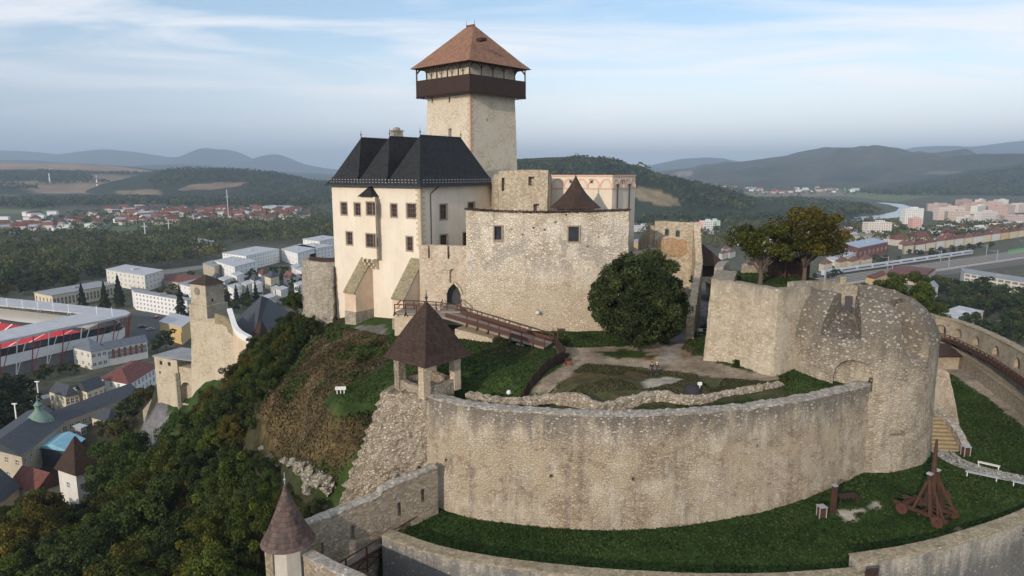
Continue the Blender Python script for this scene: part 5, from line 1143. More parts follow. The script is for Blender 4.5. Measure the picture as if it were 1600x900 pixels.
c0_ = AY(351, 497, 163)
t = thing('lower_castle_wall', 'tall battered yellowish wall stepping up the slope from the lower gate tower', 'wall', (ta1.x, 160, 40))
A0 = AY(298, 505, 163.5); A1 = AY(330, 497, 161); A2 = AY(384, 528, 153); A3 = AY(423, 530, 146)
zA = [A0.z, A1.z, A2.z, A3.z]
part('masonry', loft([(A0.x, A0.y, 28, A0.z), (A1.x, A1.y, 28, A1.z), (A2.x, A2.y, 34, A2.z), (A3.x, A3.y, 38, A3.z)], wallprof(1.3, 2.2, 16), 1.0, False, .12, .7, 46), M['townwall'], t, smooth=True)
p0, p1, p2 = AY(330, 500, 160.5), AY(336, 488, 160.3), AY(384, 525, 152.6)
mb = loft([(p1.x, p1.y, AY(336, 505, 160.3).z, AY(333, 490, 160.3).z), (AY(352, 495, 158).x, 158, AY(352, 515, 158).z, AY(352, 496, 158).z), (p2.x, p2.y, AY(384, 540, 152.6).z, AY(384, 523, 152.6).z)], [(-.25, 0), (-.25, 1), (.5, 1), (.5, 0)], .9, False, .05)
part('parapet', mb, M['mossy'], t)
w0_, w1_, w2_ = AY(357, 482, 158), AY(368, 512, 152), AY(389, 526, 148)
part('white_capping', loft([(w0_.x, w0_.y, w0_.z - 1.6, w0_.z), (w1_.x, w1_.y, w1_.z - 1.6, w1_.z), (w2_.x, w2_.y, w2_.z - 1.6, w2_.z)], [(-.1, 0), (-.1, .7), (-.35, .72), (-.35, 1), (.75, 1), (.75, 0)], 1, True), M['white'], t)
part('inner_wall', loft([(w0_.x + .2, w0_.y, 40, w0_.z - 1.5), (w1_.x + .2, w1_.y, 40, w1_.z - 1.5), (w2_.x + .2, w2_.y, 40, w2_.z - 1.5)], [(0, 0), (0, 1), (.9, 1), (.9, 0)], 1, True), M['orangeroof'] if 0 else M['plaster_low'], t)
# church roof
ch = [AY(364, 512, 168), AY(408, 528, 158), AY(458, 492, 176), AY(415, 480, 190)]; rA, rB = AY(409, 467, 173), AY(440, 478, 182)
ze = 50.5
t = thing('church', 'church with a big steep dark slate hipped roof behind the lower castle wall', 'church', (ch[0].x, ch[0].y, 40))
q = [AZ(360, 507, ze), AZ(398, 529, ze), AZ(462, 494, ze), AZ(422, 478, ze)]; qz = [Vector((v.x, v.y, ze)) for v in q]
cen = sum((v for v in qz), Vector()) / 4; r0_ = AY(409, 462, cen.y - 3); r1_ = AY(419, 466, cen.y + 4)
part('roof', MB().add(qz + [r0_, r1_], [(0, 1, 4), (1, 2, 5, 4), (2, 3, 5), (3, 0, 4, 5), (3, 2, 1, 0)]), M['darkroof'], t)
part('wall', MB().prism([tuple(cen.lerp(v, .93)) for v in qz], 36, ze - .1), M['offwhite'], t)
tr = [AZ(389, 527, ze - .3), AZ(405, 536, ze - .3), AZ(420, 522, ze - .3)]; ap = AY(408, 497, tr[0].y + 2)
part('porch_roof', MB().add([tuple(v) for v in tr] + [tuple(ap)], [(0, 1, 3), (1, 2, 3), (2, 0, 3), (2, 1, 0)]), M['dkbrown_roof'], t)
# lower gatehouse with arch
t = thing('lower_gatehouse', 'low yellowish stone gatehouse with flat roof and a round arch over the road', 'gatehouse', (-90, 170, 28))
v0, v1, v2 = AY(241, 595, 178), AY(270, 575, 176), AY(298, 560, 175); zt_ = AY(262, 560, 176).z
pa, pb_ = (AY(241, 560, 178).x, 178.0), (AY(276, 560, 174).x, 174.0); pc_ = (AY(298, 560, 172).x, 172.5)
hh = px_holes(pa, pb_, [(251.5, 567, 5, 7), (264.5, 569, 5, 7), (250, 582, 3, 4)])
mb = MB(); facade(mb, pa, pb_, 26, zt_, hh, .4); facade(mb, pb_, (pb_[0] + 3.2, pb_[1] + 8), 15, zt_, []); facade(mb, (pb_[0] + 3.2, pb_[1] + 8), (pa[0] + 3.2, pa[1] + 8), 15, zt_, []); facade(mb, (pa[0] + 3.2, pa[1] + 8), pa, 15, zt_, [])
part('wall', mb, M['townwall'], t)
for h in hh: window(t, pa, pb_, h, .25, 0, 0, sur=0)
part('roof', MB().prism([(pa[0] - .3, pa[1] - .3), (pb_[0] + 8.0, pb_[1] - 2.3), (pb_[0] + 9.2, pb_[1] + 8), (pa[0] + 3.2, pa[1] + 8.4)], zt_, zt_ + .35), M['greyroof'], t)
gg = part('arch_wall', loft([(pb_[0], pb_[1] + .4, 20, zt_ - 1.8), (pc_[0] + .8, pc_[1] - .4, 24, zt_ - 1.8)], wallprof(3.5, 0, 4), .8, False), M['townwall'], t)
q = AY(291, 583, 173.5); cut(gg, [arch_cut((q.x - .3, 173.2, 27.5), 3.6, 6.0, (0, 1), -3, 2.4)])
rp = [AY(276, 583, 173), AY(262, 606, 166), AY(247, 640, 156)]
part('ramp_parapet', loft([(pb_[0] + .3, pb_[1], 18, 36), (AZ(262, 598, 29).x, AZ(262, 598, 29).y, 14, 30), (AZ(246, 622, 24).x, AZ(246, 622, 24).y, 10, 25), (AZ(228, 650, 17).x, AZ(228, 650, 17).y, 5, 19)], wallprof(.8, .1, 5), .8, True, .05), M['dirtystone'], t, smooth=True)
# ---------------------------------------------------------------- leaves, trees, woods
def leafmesh(name, P, size, tint, mat, up=.35, seed=1, outw=None):
    g = np.random.default_rng(seed); n = len(P); N = g.normal(size=(n, 3)); N /= np.linalg.norm(N, axis=1)[:, None]
    if outw is not None: N = N + outw * .8
    N[:, 2] += up; N /= np.linalg.norm(N, axis=1)[:, None]
    T = np.cross(N, g.normal(size=(n, 3))); T /= np.linalg.norm(T, axis=1)[:, None]; B = np.cross(N, T)
    s = (np.asarray(size) * g.uniform(.55, 1.25, n))[:, None] if np.ndim(size) == 0 else (size * g.uniform(.55, 1.25, n))[:, None]
    asp = g.uniform(.6, 1.0, (n, 1))
    V = np.stack([P - T * s * .5, P - B * s * asp * .5, P + T * s * .5, P + B * s * asp * .5], 1).reshape(-1, 3)
    me = bpy.data.meshes.new(name); me.vertices.add(4 * n); me.vertices.foreach_set('co', V.ravel().astype(np.float32)); me.loops.add(4 * n); me.loops.foreach_set('vertex_index', np.arange(4 * n, dtype=np.int32))
    me.polygons.add(n); me.polygons.foreach_set('loop_start', np.arange(0, 4 * n, 4, dtype=np.int32)); me.materials.append(mat)
    at = me.attributes.new('tint', 'FLOAT', 'FACE'); at.data.foreach_set('value', np.clip(tint, 0, 1).astype(np.float32)); me.update(calc_edges=True); return me
def crown_pts(R_, Hc, nc, nl, seed, cr=.36, low=-.75, shape='round', kmin=.55, mod=1.0):
    """clump centres through the crown's outer volume, leaves through each clump"""
    g = np.random.default_rng(seed); C = []
    while len(C) < nc:
        v = g.normal(size=3); v /= np.linalg.norm(v); 
        if v[2] < low: continue
        k = g.uniform(kmin, 1.0) * (1 + mod * (.14 * math.sin(3 * math.atan2(v[1], v[0]) + seed) + .1 * math.sin(5 * v[2] + seed)))
        if shape == 'round': C.append([v[0] * R_ * k, v[1] * R_ * k, v[2] * Hc * k])
    C = np.array(C); rr = g.uniform(.6, 1.15, nc) * cr * R_; idx = g.integers(0, nc, nl)
    v = g.normal(size=(nl, 3)); v /= np.linalg.norm(v, axis=1)[:, None]; k = g.uniform(.35, 1.0, nl) ** .5
    P = C[idx] + v * (rr[idx] * k)[:, None] * np.array([1, 1, .75]); ct = g.uniform(0, 1, nc); t = .55 * ct[idx] + .45 * g.uniform(0, 1, nl)
    return P, t, v, C
def trunk_mb(h, r, C, seed, zc, nb=9, spread=.75):
    mb = MB(); g = np.random.default_rng(seed); top = Vector((g.uniform(-.1, .1) * h * .1, 0, zc)); mb.tube([(0, 0, -.8), (0, 0, .3), (.05 * h * .1, 0, h * .35), tuple(top)], [r * 1.5, r * 1.05, r * .8, r * .35], 8)
    for i in g.choice(len(C), min(nb, len(C)), replace=False):
        c = Vector(C[i]) * spread + Vector((0, 0, zc)); s = Vector((0, 0, h * g.uniform(.3, .5))); m = s.lerp(c, .5) + Vector((0, 0, -.06 * h)); mb.tube([tuple(s), tuple(m), tuple(c)], [r * .5, r * .32, r * .1], 5)
    return mb
def make_tree(name, label, cat, R_, Hc, zc, nc, nl, leaf, seed, mat=None, trunk_r=.25, group=None, cr=.36, loc=(0, 0, 0), low=-.75, nb=9, kmin=.55, mod=1.0):
    P, t, v, C = crown_pts(R_, Hc, nc, nl, seed, cr, low, kmin=kmin, mod=mod); P[:, 2] += zc
    o = thing(name, label, cat, loc, 0, group)
    part('trunk', trunk_mb(zc, trunk_r, C, seed, zc, nb), M['bark'], o, local=True, smooth=True); c = part('crown', leafmesh('crown', P, leaf, t, mat or M['leaf'], outw=v, seed=seed), None, o, local=True); return learn(o)
def make_conifer(name, label, R_, h, nl, leaf, seed, group=None):
    g = np.random.default_rng(seed); z = h * (1 - np.sqrt(g.uniform(0, 1, nl))) * .95 + .06 * h; rad = R_ * (1 - z / h) * (1 + .25 * np.sin(z * 2.6 / (h / 14))); a = g.uniform(0, math.tau, nl); k = g.uniform(.3, 1, nl) ** .5
    P = np.stack([rad * k * np.cos(a), rad * k * np.sin(a), z - .12 * rad * k], 1); out = np.stack([np.cos(a), np.sin(a), np.full(nl, .2)], 1)
    o = thing(name, label, 'tree', (0, 0, 0), 0, group); part('trunk', MB().tube([(0, 0, -.5), (0, 0, h * .9)], [.3, .05], 6), M['bark'], o, local=True)
    part('crown', leafmesh('crown', P, leaf, g.uniform(0, 1, nl), M['needle'], outw=out, seed=seed), None, o, local=True); return learn(o)
TINTS = [(1, 1, 1), (1.15, 1.05, .8), (.8, .95, .85), (1.5, 1.15, .6), (1.6, 1.0, .6), (.75, .85, .8), (1.3, 1.2, .8), (1.0, 1.1, .9), (1.9, 1.0, .55), (.9, 1, .8)]
def place(proto, used, x, y, z, s=1, rz=0, label=None, group=None, tint=None, sz=None):
    o = copy_tree(proto) if used.get(proto.name) else proto; used[proto.name] = 1
    o.location = (x, y, z); o.rotation_euler = (0, 0, rz); o.scale = (s, s, sz or s)
    if label: o['label'] = label
    if group: o['group'] = group
    for ch in COL_children(o):
        if ch.name.startswith('crown'): ch.color = (*(tint or random.choice(TINTS)), 1)
    return o
def COL_children(o): return list(o.children)
USED = {}
bpy.context.view_layer.update()
# chestnut in the courtyard
cb = AZ(991, 549, 63.4)
o = make_tree('chestnut_tree', 'broad round green chestnut tree in the courtyard before the pale curtain wall', 'tree', 6.3, 6.3, 7.9, 330, 110000, .31, 21, trunk_r=.55, cr=.2, loc=(cb.x + .3, cb.y, 63.0), low=-.97, kmin=.62, mod=.25)
o.children[1].color = (2.0, 2.15, .9, 1)
# terrace trees
TB = [(AY(1188, 440, 90.5), 'smaller open crowned tree with a forked trunk left of the wooden shed', 4.3, 3.6, 4.9, 30, 6000, (1.5, 1.25, .6), 31), (AY(1256, 440, 93), 'larger brown leaved tree with leaning trunk beside the wooden shed', 5.3, 4.3, 5.9, 46, 15000, (1.7, 1.1, .55), 32)]
for p, lab, r_, hc_, zc_, nc_, nl_, tn, sd_ in TB:
    o = make_tree('terrace_tree', lab, 'tree', r_, hc_, zc_, nc_, nl_, .34, sd_, trunk_r=.3, cr=.28, loc=(p.x, p.y, 73.3), low=-.5, nb=14); [setattr(c, 'color', (*tn, 1)) for c in o.children if c.name.startswith('crown')]
bpy.context.view_layer.update()
# slope wood, lower left
protoA = [make_tree('broadleaf_tree', 'leafy autumn tree in the dense wood on the slope below the castle', 'tree', 4.2, 4.3, 6.6, 48, 17000, .27, 50 + k, trunk_r=.22, cr=.27, group='trees of the slope wood') for k in range(5)]
bpy.context.view_layer.update()
SL = [(-90, 830), (0, 790), (70, 775), (108, 815), (150, 770), (158, 725), (200, 690), (228, 715), (258, 700), (262, 665), (300, 650), (322, 610), (352, 590), (372, 560), (392, 535), (425, 512), (455, 486), (492, 486), (508, 510), (470, 548), (440, 590), (402, 640), (410, 690), (428, 722), (500, 768), (522, 805), (470, 832), (404, 862), (412, 960), (-90, 960)]
def inpoly(x, y, poly): return bool(inside(np.array([float(x)]), np.array([float(y)]), poly)[0])
rnd = random.Random(11); pts_t = []
tries = 0
while tries < 14000:
    tries += 1; x, y = rnd.uniform(-150, -14), rnd.uniform(52, 190)
    if x > -14 or inpoly(x, y, ring): continue
    z = gz(x, y)
    if z < 3: sc_t = rnd.uniform(.8, 1.2)
    elif z < 28: sc_t = rnd.uniform(1.0, 1.6)
    elif z < 44: sc_t = rnd.uniform(.6, 1.05)
    else: sc_t = rnd.uniform(.28, .5)
    tx, ty = proj(x, y, z + 9.6 * sc_t); mx_, my_ = proj(x, y, z + 5.5 * sc_t); dpt = y * CP + 5; wpx = 3.4 * sc_t * F / dpt
    if not (inpoly(tx, ty, SL) and inpoly(mx_ + wpx, my_, SL) and (inpoly(mx_ - wpx, my_, SL) or mx_ < 40)): continue
    if mx_ < -70 or my_ > 960 and ty > 930: continue
    if any((x - a) ** 2 + (y - b) ** 2 < (2.35 * (sc_t + c)) ** 2 for a, b, c in pts_t): continue
    pts_t.append((x, y, sc_t))
WOODT = [(1.2, 1.2, 1), (1.5, 1.45, .8), (.9, 1.0, .8), (1.9, 1.5, .65), (2.1, 1.35, .65), (.8, .9, .75), (1.6, 1.6, .75), (1.2, 1.4, .85), (1.9, 1.15, .65), (1.1, 1.2, .8), (.75, .85, .7)]
for i, (x, y, s_) in enumerate(pts_t):
    z = gz(x, y); bush = s_ < .52
    o = place(protoA[i % 5], USED, x, y, z - (2.4 * s_ if bush else .8), s_, rnd.uniform(0, 6.28), tint=rnd.choice(WOODT), sz=s_ * rnd.uniform(.9, 1.25), label='low dark bush among others on the grassy edge of the castle slope' if bush else 'leafy autumn tree in the dense wood on the slope below the castle', group='bushes on the castle slope' if bush else 'trees of the slope wood')
    if bush: o['category'] = 'bush'; o.name = 'bush'
print('slope trees', len(pts_t))
# small bushes and weeds here and there
for px, py, s_, lab in [(1358, 600, .12, 'small green weed tuft on the wall rim beside the round bastion'), (1223, 597, .14, 'small weed tuft at the left foot of the round bastion'), (585, 545, .22, 'small bush on the bare slope under the palace'), (610, 560, .26, 'dark shrub behind the pavilion on the slope'), (566, 566, .24, 'low shrub on the brown slope below the stone slab'), (548, 548, .2, 'lone little shrub highest on the brown slope'), (1150, 574, .14, 'small weeds at the foot of the terrace wall'), (470, 470, .55, 'rounded autumn bush beside the round battery'), (1080, 440, .2, 'ivy clump on the ruined side wall behind the chestnut'), (855, 575, .1, 'grey weed under the end of the timber bridge'), (655, 735, .08, 'weed tuft rooted in the big rubble slope')]:
    p = ground_hit(px, py) if px not in (1080, 655) else (AY(1085, 440, 115) if px == 1080 else AY(655, 735, 71))
    if px == 470: p = AY(462, 478, 128)
    if px == 1358: p = AZ(1362, 599, 63.4)
    o = place(protoA[random.randrange(5)], USED, p.x, p.y, p.z - 4.6 * s_ , s_, random.uniform(0, 6), label=lab, tint=(1.0, 1.1, .7)); o['category'] = 'bush'; o.name = 'bush'
    if 'group' in o: del o['group']
# mid-distance trees
protoM = [make_tree('town_tree', 'round green tree standing between the town buildings', 'tree', 4.6, 4.6, 6.2, 20, 900, 1.05, 80 + k, trunk_r=.25, cr=.36, group='trees between the town buildings', nb=3) for k in range(4)]
protoC = [make_conifer('spruce', 'dark conical spruce standing between the town buildings', 3.3, 17, 1300, .9, 90 + k, group='spruces in the town') for k in range(2)]
bpy.context.view_layer.update()
def forest(name, polys, spacing, size, nleaf, leaf, zf=None, seed=5, z0=0.0, label=None, tmax=None, asp=1.0):
    """a wood nobody could count: one mesh of leaf clumps"""
    g = np.random.default_rng(seed); allP = []; allT = []; allS = []
    for poly in polys:
        W_ = np.array([[AZ(a, b, z0).x, AZ(a, b, z0).y] if zf is None else [zf[0](a, b)[0], zf[0](a, b)[1]] for a, b in poly]); x0, y0 = W_.min(0); x1, y1 = W_.max(0)
        nx_ = int((x1 - x0) / spacing) + 1; ny_ = int((y1 - y0) / spacing) + 1; gx, gy = np.meshgrid(np.arange(nx_), np.arange(ny_)); gx = x0 + (gx + g.uniform(-.42, .42, gx.shape) + .5 * (gy % 2)) * spacing; gy = y0 + (gy + g.uniform(-.42, .42, gy.shape)) * spacing
        m = inside(gx, gy, [tuple(q) for q in W_]); px_, py_ = gx[m], gy[m]; 
        if not len(px_): continue
        zb = np.zeros(len(px_)) + z0 if zf is None else zf[1](px_, py_)
        s = size * g.uniform(.65, 1.3, len(px_)); n = len(px_); tt = g.uniform(0, 1, n); pt = np.array([noise.noise((a / 60, b / 60, seed)) for a, b in zip(px_, py_)])
        v = g.normal(size=(n, nleaf, 3)); v /= np.linalg.norm(v, axis=2)[:, :, None]; v[:, :, 2] = np.abs(v[:, :, 2]) * 1.2 - .25
        k = g.uniform(.6, 1.05, (n, nleaf, 1)); P = v * k * (s * .5)[:, None, None]; P[:, :, 2] *= asp; P[:, :, 0] += px_[:, None]; P[:, :, 1] += py_[:, None]; P[:, :, 2] += (zb + s * .55 * asp)[:, None]
        allP.append(P.reshape(-1, 3)); allT.append((.66 * tt[:, None] ** 1.3 + .12 * g.uniform(0, 1, (n, nleaf)) + .3 * (pt[:, None] + .5)).ravel()); allS.append(np.repeat(s / size, nleaf))
    P = np.concatenate(allP); me = leafmesh(name, P, leaf * np.concatenate(allS), np.concatenate(allT), M['wood_far'], up=.5, seed=seed)
    o = struct(name, me, None, kind='stuff', label=label); o.color = (1.5, 1.45, 1.2, 1) if seed in (17, 18, 19, 22, 24) else (1.0, 1.15, 1.1, 1); return o
# ---------------------------------------------------------------- valley, hills and sky-line
HZ = {}
def hill(name, ridge, Yr, front, back, cover, colr, paint=(), nxs=160, rows=26, rough=.05, seed=1, matname='ground_far', base=0.0, p=1.5, label=None):
    rx = np.array([(a - 800) / F * Yr / 1.0 for a, b in ridge]); rz = np.array([max(0.0, H + (270 - b) / F * Yr * 1.013) for a, b in ridge])
    x0, x1 = rx[0], rx[-1]; u = np.linspace(x0, x1, nxs)
    def zf(x, y):
        x = np.asarray(x, float); y = np.asarray(y, float); h = np.interp(x * Yr / np.maximum(y, 1) * (1 if front < Yr * .5 else 1), rx, rz, left=0, right=0) if 0 else np.interp(x, rx, rz, left=0, right=0)
        t = np.where(y < Yr, np.clip((y - (Yr - front)) / front, 0, 1), np.clip((Yr + back - y) / back, 0, 1)); s = np.sin(t * math.pi / 2) ** p
        nn_ = np.array([noise.noise((a / (Yr * .07), b / (Yr * .05), seed)) + .5 * noise.noise((a / (Yr * .025), b / (Yr * .03), seed + 9)) for a, b in zip(x.ravel(), y.ravel())]).reshape(x.shape)
        return base + h * s + nn_ * rough * h * np.sin(t * math.pi) 
    ysl = np.concatenate([np.linspace(Yr - front, Yr, rows), np.linspace(Yr, Yr + back, rows // 2)[1:]]); XX, YY = np.meshgrid(u, ysl); ZZ = zf(XX, YY) - 1.5
    d = YY * CP - (ZZ - H) * SP; px_ = 800 + F * XX / d; py_ = 450 - F * (YY * SP + (ZZ - H) * CP) / d
    CC = np.zeros(XX.shape + (3,)); CC[:] = colr
    for c, poly in paint: CC[inside(px_, py_, poly) & (YY <= Yr + 1)] = c
    me = bpy.data.meshes.new(name); ny_, nx_ = XX.shape; idx = np.arange(nx_ * ny_).reshape(ny_, nx_); fc = np.stack([idx[:-1, :-1], idx[:-1, 1:], idx[1:, 1:], idx[1:, :-1]], -1).reshape(-1, 4)
    me.from_pydata(np.stack([XX, YY, ZZ], -1).reshape(-1, 3).tolist(), [], fc.tolist()); ca = me.color_attributes.new('cover', 'FLOAT_COLOR', 'POINT'); ca.data.foreach_set('color', np.concatenate([CC, np.ones(CC.shape[:2] + (1,))], -1).ravel())
    me.materials.append(M[matname]); me.polygons.foreach_set('use_smooth', [True] * len(me.polygons)); struct(name, me, None, label=label)
    def hit(px, py):
        d = ray(px, py); t = np.linspace(Yr - front, Yr * 1.02, 400); zz_ = zf(d.x * t / d.y, t); ry = H + d.z * t / d.y; k = np.argmax(ry < zz_) if (ry < zz_).any() else 399; return (d.x * t[k] / d.y, t[k])
    HZ[name + str(seed)] = (hit, zf); return (hit, zf)
OCH = (.24, .17, .115); OCH2 = (.27, .19, .13); TAN = (.20, .155, .095); GRN = (.10, .13, .05); FOR = (.032, .042, .022); FOR2 = (.05, .05, .03); MEA = (.085, .11, .045)
hill('hills', [(-700, 262), (-300, 250), (0, 236), (60, 238), (110, 243), (180, 235), (215, 238), (265, 246), (300, 247), (322, 241), (338, 233), (350, 237), (362, 235), (378, 244), (395, 250), (415, 250), (428, 244), (438, 242), (452, 249), (470, 255), (500, 262), (540, 266), (800, 272)], 13000, 2600, 3000, None, FOR, seed=1, rough=.05, nxs=520, label='far blue mountain chain on the left horizon')
hill('hills', [(-600, 262), (-100, 252), (0, 250), (60, 251), (110, 256), (160, 261), (240, 261), (300, 257), (350, 261), (420, 267), (520, 272), (600, 275)], 8500, 3000, 2500, None, FOR, seed=2, rough=.08, label='lower wooded hills before the left mountain chain')
hill('hills', [(1000, 262), (1060, 249), (1095, 247), (1140, 258), (1200, 262), (1290, 240), (1395, 238), (1425, 231), (1500, 232), (1560, 224), (1620, 219), (1800, 215), (2300, 240)], 13500, 5000, 3000, None, FOR, seed=3, rough=.08, label='faint mountains on the right horizon')
hill('hills', [(1000, 285), (1030, 268), (1080, 262), (1120, 256), (1170, 251), (1235, 243), (1290, 233), (1310, 232), (1380, 241), (1450, 245), (1500, 252), (1600, 256), (2000, 262)], 6200, 2600, 1800, None, (.06, .06, .034), paint=[((.24, .19, .14), [(1052, 270), (1080, 266), (1085, 274), (1060, 276)]), ((.035, .04, .022), [(1270, 285), (1330, 262), (1400, 262), (1360, 285)]), ((.035, .042, .022), [(1130, 270), (1200, 258), (1240, 262), (1180, 278)]), ((.065, .06, .035), [(1250, 250), (1330, 244), (1380, 252), (1300, 262)])], seed=4, rough=.4, nxs=260, rows=50, label='long wooded ridge across the river valley')
h6 = hill('hills', [(1180, 300), (1300, 283), (1400, 268), (1450, 262), (1520, 244), (1560, 241), (1600, 241), (1700, 236), (2200, 236)], 4600, 2000, 1500, None, FOR2, paint=[(MEA, [(1290, 282), (1430, 284), (1400, 300), (1280, 298)]), ((.15, .13, .09), [(1440, 267), (1520, 268), (1510, 272), (1440, 272)])], seed=5, rough=.3, label='wooded ridge at the right edge of the valley')
h7 = hill('hills', [(1330, 300), (1420, 288), (1500, 274), (1560, 262), (1620, 253), (1800, 246), (2300, 250)], 3500, 900, 900, None, FOR, seed=6, rough=.15, label='dark wooded hillside above the pink flats')
h1 = hill('hills', [(-900, 270), (-300, 262), (0, 257), (60, 256), (130, 256), (200, 261), (255, 268), (330, 272), (430, 281), (540, 284), (600, 295)], 3900, 2000, 1500, None, FOR, paint=[
    (OCH2, [(-50, 250), (160, 250), (262, 268), (250, 272), (160, 268), (90, 265), (-50, 264)]), (TAN, [(-50, 270), (150, 271), (250, 276), (260, 284), (230, 296), (140, 296), (30, 293), (-50, 287)]), (GRN, [(-50, 271), (130, 270), (100, 275), (-50, 276)]), (OCH, [(25, 291), (150, 287), (232, 292), (240, 302), (160, 303), (60, 302)]),
    (GRN, [(-50, 301), (20, 304), (58, 311), (-50, 314)]), (MEA, [(-50, 325), (60, 325), (90, 332), (-50, 334)]), (FOR, [(-50, 272), (140, 273), (140, 282), (-50, 284)])], nxs=300, rows=60, seed=7, rough=.1, p=1.2, label='ochre and green fields on the left hillside')
h3 = hill('hills', [(190, 303), (215, 290), (238, 273), (262, 266), (290, 264), (345, 262), (400, 267), (440, 272), (480, 283), (540, 287), (620, 294), (700, 303)], 2900, 620, 900, None, FOR, paint=[(OCH, [(275, 297), (300, 288), (345, 285), (385, 285), (372, 291), (330, 297)]), (TAN, [(180, 298), (250, 296), (252, 304), (190, 306)]), (GRN, [(265, 274), (285, 272), (285, 276), (265, 277)])], nxs=220, rows=44, seed=8, rough=.12, label='rounded wooded hill left of the palace')
h4 = hill('hills', [(590, 304), (640, 284), (670, 270), (730, 257), (805, 249), (850, 247), (900, 245), (940, 247), (975, 256), (1010, 268), (1060, 279), (1110, 291), (1150, 303), (1200, 316), (1260, 324)], 1900, 700, 700, None, FOR, paint=[((.22, .17, .10), [(990, 292), (1020, 294), (1058, 310), (1062, 320), (1040, 322), (1000, 312), (975, 305)])], nxs=220, rows=44, seed=9, rough=.13, label='wooded hill with a ploughed field right behind the castle')
# woods on the near hills
forest('forest', [[(255, 268), (300, 265), (400, 269), (470, 280), (535, 290), (530, 312), (440, 306), (385, 300), (390, 287), (345, 283), (300, 286), (240, 296), (230, 284)]], 13, 12, 12, 5.0, h3, 11, label='dark wood covering the rounded hill')
forest('forest', [[(690, 268), (805, 252), (900, 248), (945, 250), (975, 260), (1060, 283), (1180, 316), (1180, 330), (1070, 326), (1058, 306), (1020, 290), (985, 288), (960, 310), (690, 330)]], 11, 11, 13, 4.4, h4, 12, label='wood covering the hill behind the castle')
forest('forest', [[(-40, 273), (140, 272), (145, 280), (-40, 284)], [(-40, 288), (60, 292), (60, 297), (-40, 297)], [(60, 267), (260, 272), (262, 276), (130, 273), (60, 271)], [(190, 283), (240, 276), (262, 272), (262, 300), (240, 296)], [(60, 282), (170, 284), (170, 287), (60, 288)]], 15, 12, 9, 5.5, h1, 13, label='dark hedgerows and copses between the hillside fields')
forest('forest', [[(1335, 302), (1430, 290), (1520, 274), (1640, 260), (1640, 308), (1400, 308)]], 17, 13, 9, 6.5, h7, 14, label='dark wood on the hillside above the pink flats')
# valley woods
forest('forest', [[(-60, 300), (30, 303), (140, 300), (260, 303), (330, 305), (430, 302), (560, 300), (1160, 296), (1160, 330), (880, 340), (520, 322), (440, 328), (300, 326), (200, 324), (90, 325), (60, 330), (-60, 322)]], 16, 13, 12, 5.2, None, 15, label='long belt of woodland behind the village')
forest('forest', [[(998, 310), (1120, 315), (1250, 312), (1345, 322), (1385, 335), (1300, 341), (1120, 348), (1000, 348)]], 14, 12, 12, 4.8, None, 16, label='floodplain wood before the river bend')
forest('forest', [[(215, 372), (300, 352), (430, 352), (560, 345), (560, 374), (440, 384), (345, 384), (225, 383)]], 11, 12, 26, 2.8, None, 17, label='mixed autumn wood between village and white flats')
forest('forest', [[(-60, 398), (60, 392), (150, 388), (230, 390), (345, 393), (345, 408), (300, 418), (240, 424), (165, 428), (120, 440), (20, 452), (-60, 470)]], 9.5, 12.5, 70, 1.9, None, 18, asp=1.15, label='dense riverside wood behind the stadium')
forest('forest', [[(-60, 362), (40, 366), (120, 366), (220, 372), (215, 380), (80, 380), (-60, 372)], [(-60, 377), (50, 380), (55, 386), (-60, 386)]], 11, 10, 26, 2.5, None, 19, label='loose tree belt in front of the left village')
# fields, river, roads: sheets on the valley floor
def sheet(name, poly, z, mat, label=None, z0=0.0):
    P = [AZ(a, b, z0 + z) for a, b in poly]; return struct(name, MB().add([(p.x, p.y, z0 + z) for p in P], [tuple(range(len(P)))]), mat, label=label)
F1_, F2_, F3_ = flat('meadow', MEA, .95, .2, .02), flat('pasture', (.12, .15, .06), .95, .15, .02), flat('stubble field', (.19, .155, .10), .95, .12, .02)
sheet('field', [(-80, 327), (70, 327), (95, 333), (-80, 336)], .5, F2_, 'green field at the left edge beyond the village')
sheet('field', [(60, 356), (215, 346), (300, 352), (210, 362), (80, 364)], .3, F1_, 'green strip in front of the left village')
sheet('field', [(-80, 356), (60, 352), (90, 350), (60, 360), (-80, 364)], .35, F3_, 'tan strip in front of the left village')
sheet('field', [(40, 392), (160, 382), (330, 372), (345, 378), (200, 388), (60, 400)], .4, F2_, 'green sports field between the tree belts')
sheet('field', [(-60, 398), (70, 392), (80, 398), (0, 408), (-60, 410)], .45, F2_, 'light meadow before the riverside wood')
sheet('field', [(1290, 283), (1440, 286), (1560, 290), (1480, 302), (1400, 316), (1330, 308), (1240, 300)], .8, F2_, 'green floodplain by the river bend')
sheet('field', [(1100, 302), (1300, 296), (1330, 306), (1100, 312)], .9, F3_, 'pale field behind the far village')
sheet('field', [(1300, 345), (1440, 330), (1420, 345), (1330, 352)], .5, F1_, 'dark green river bank')
sheet('river', [(1276, 343), (1340, 339), (1375, 336), (1400, 330), (1405, 325), (1390, 320), (1368, 317), (1380, 316.5), (1410, 319), (1432, 326), (1434, 334), (1400, 340), (1340, 345), (1280, 346)], 1.0, M['water'], 'pale river bending through the valley')
sheet('sports_pitch', [(1575, 391), (1700, 372), (1700, 377), (1575, 398)], .4, flat('bright pitch', (.10, .28, .09), .9, .05, .02), 'bright green pitch beside the railway')
sheet('road', [(-60, 640), (60, 616), (160, 590), (238, 574), (238, 582), (160, 602), (60, 628), (-60, 652)], .30, M['ballast'], 'railway embankment passing below the stadium')
sheet('road', [(-60, 612), (60, 592), (118, 580), (118, 560), (200, 545), (330, 520), (330, 470), (205, 490), (215, 500), (205, 530), (60, 562), (-60, 585)], .2, M['asphalt'], 'asphalt yard around the stadium')
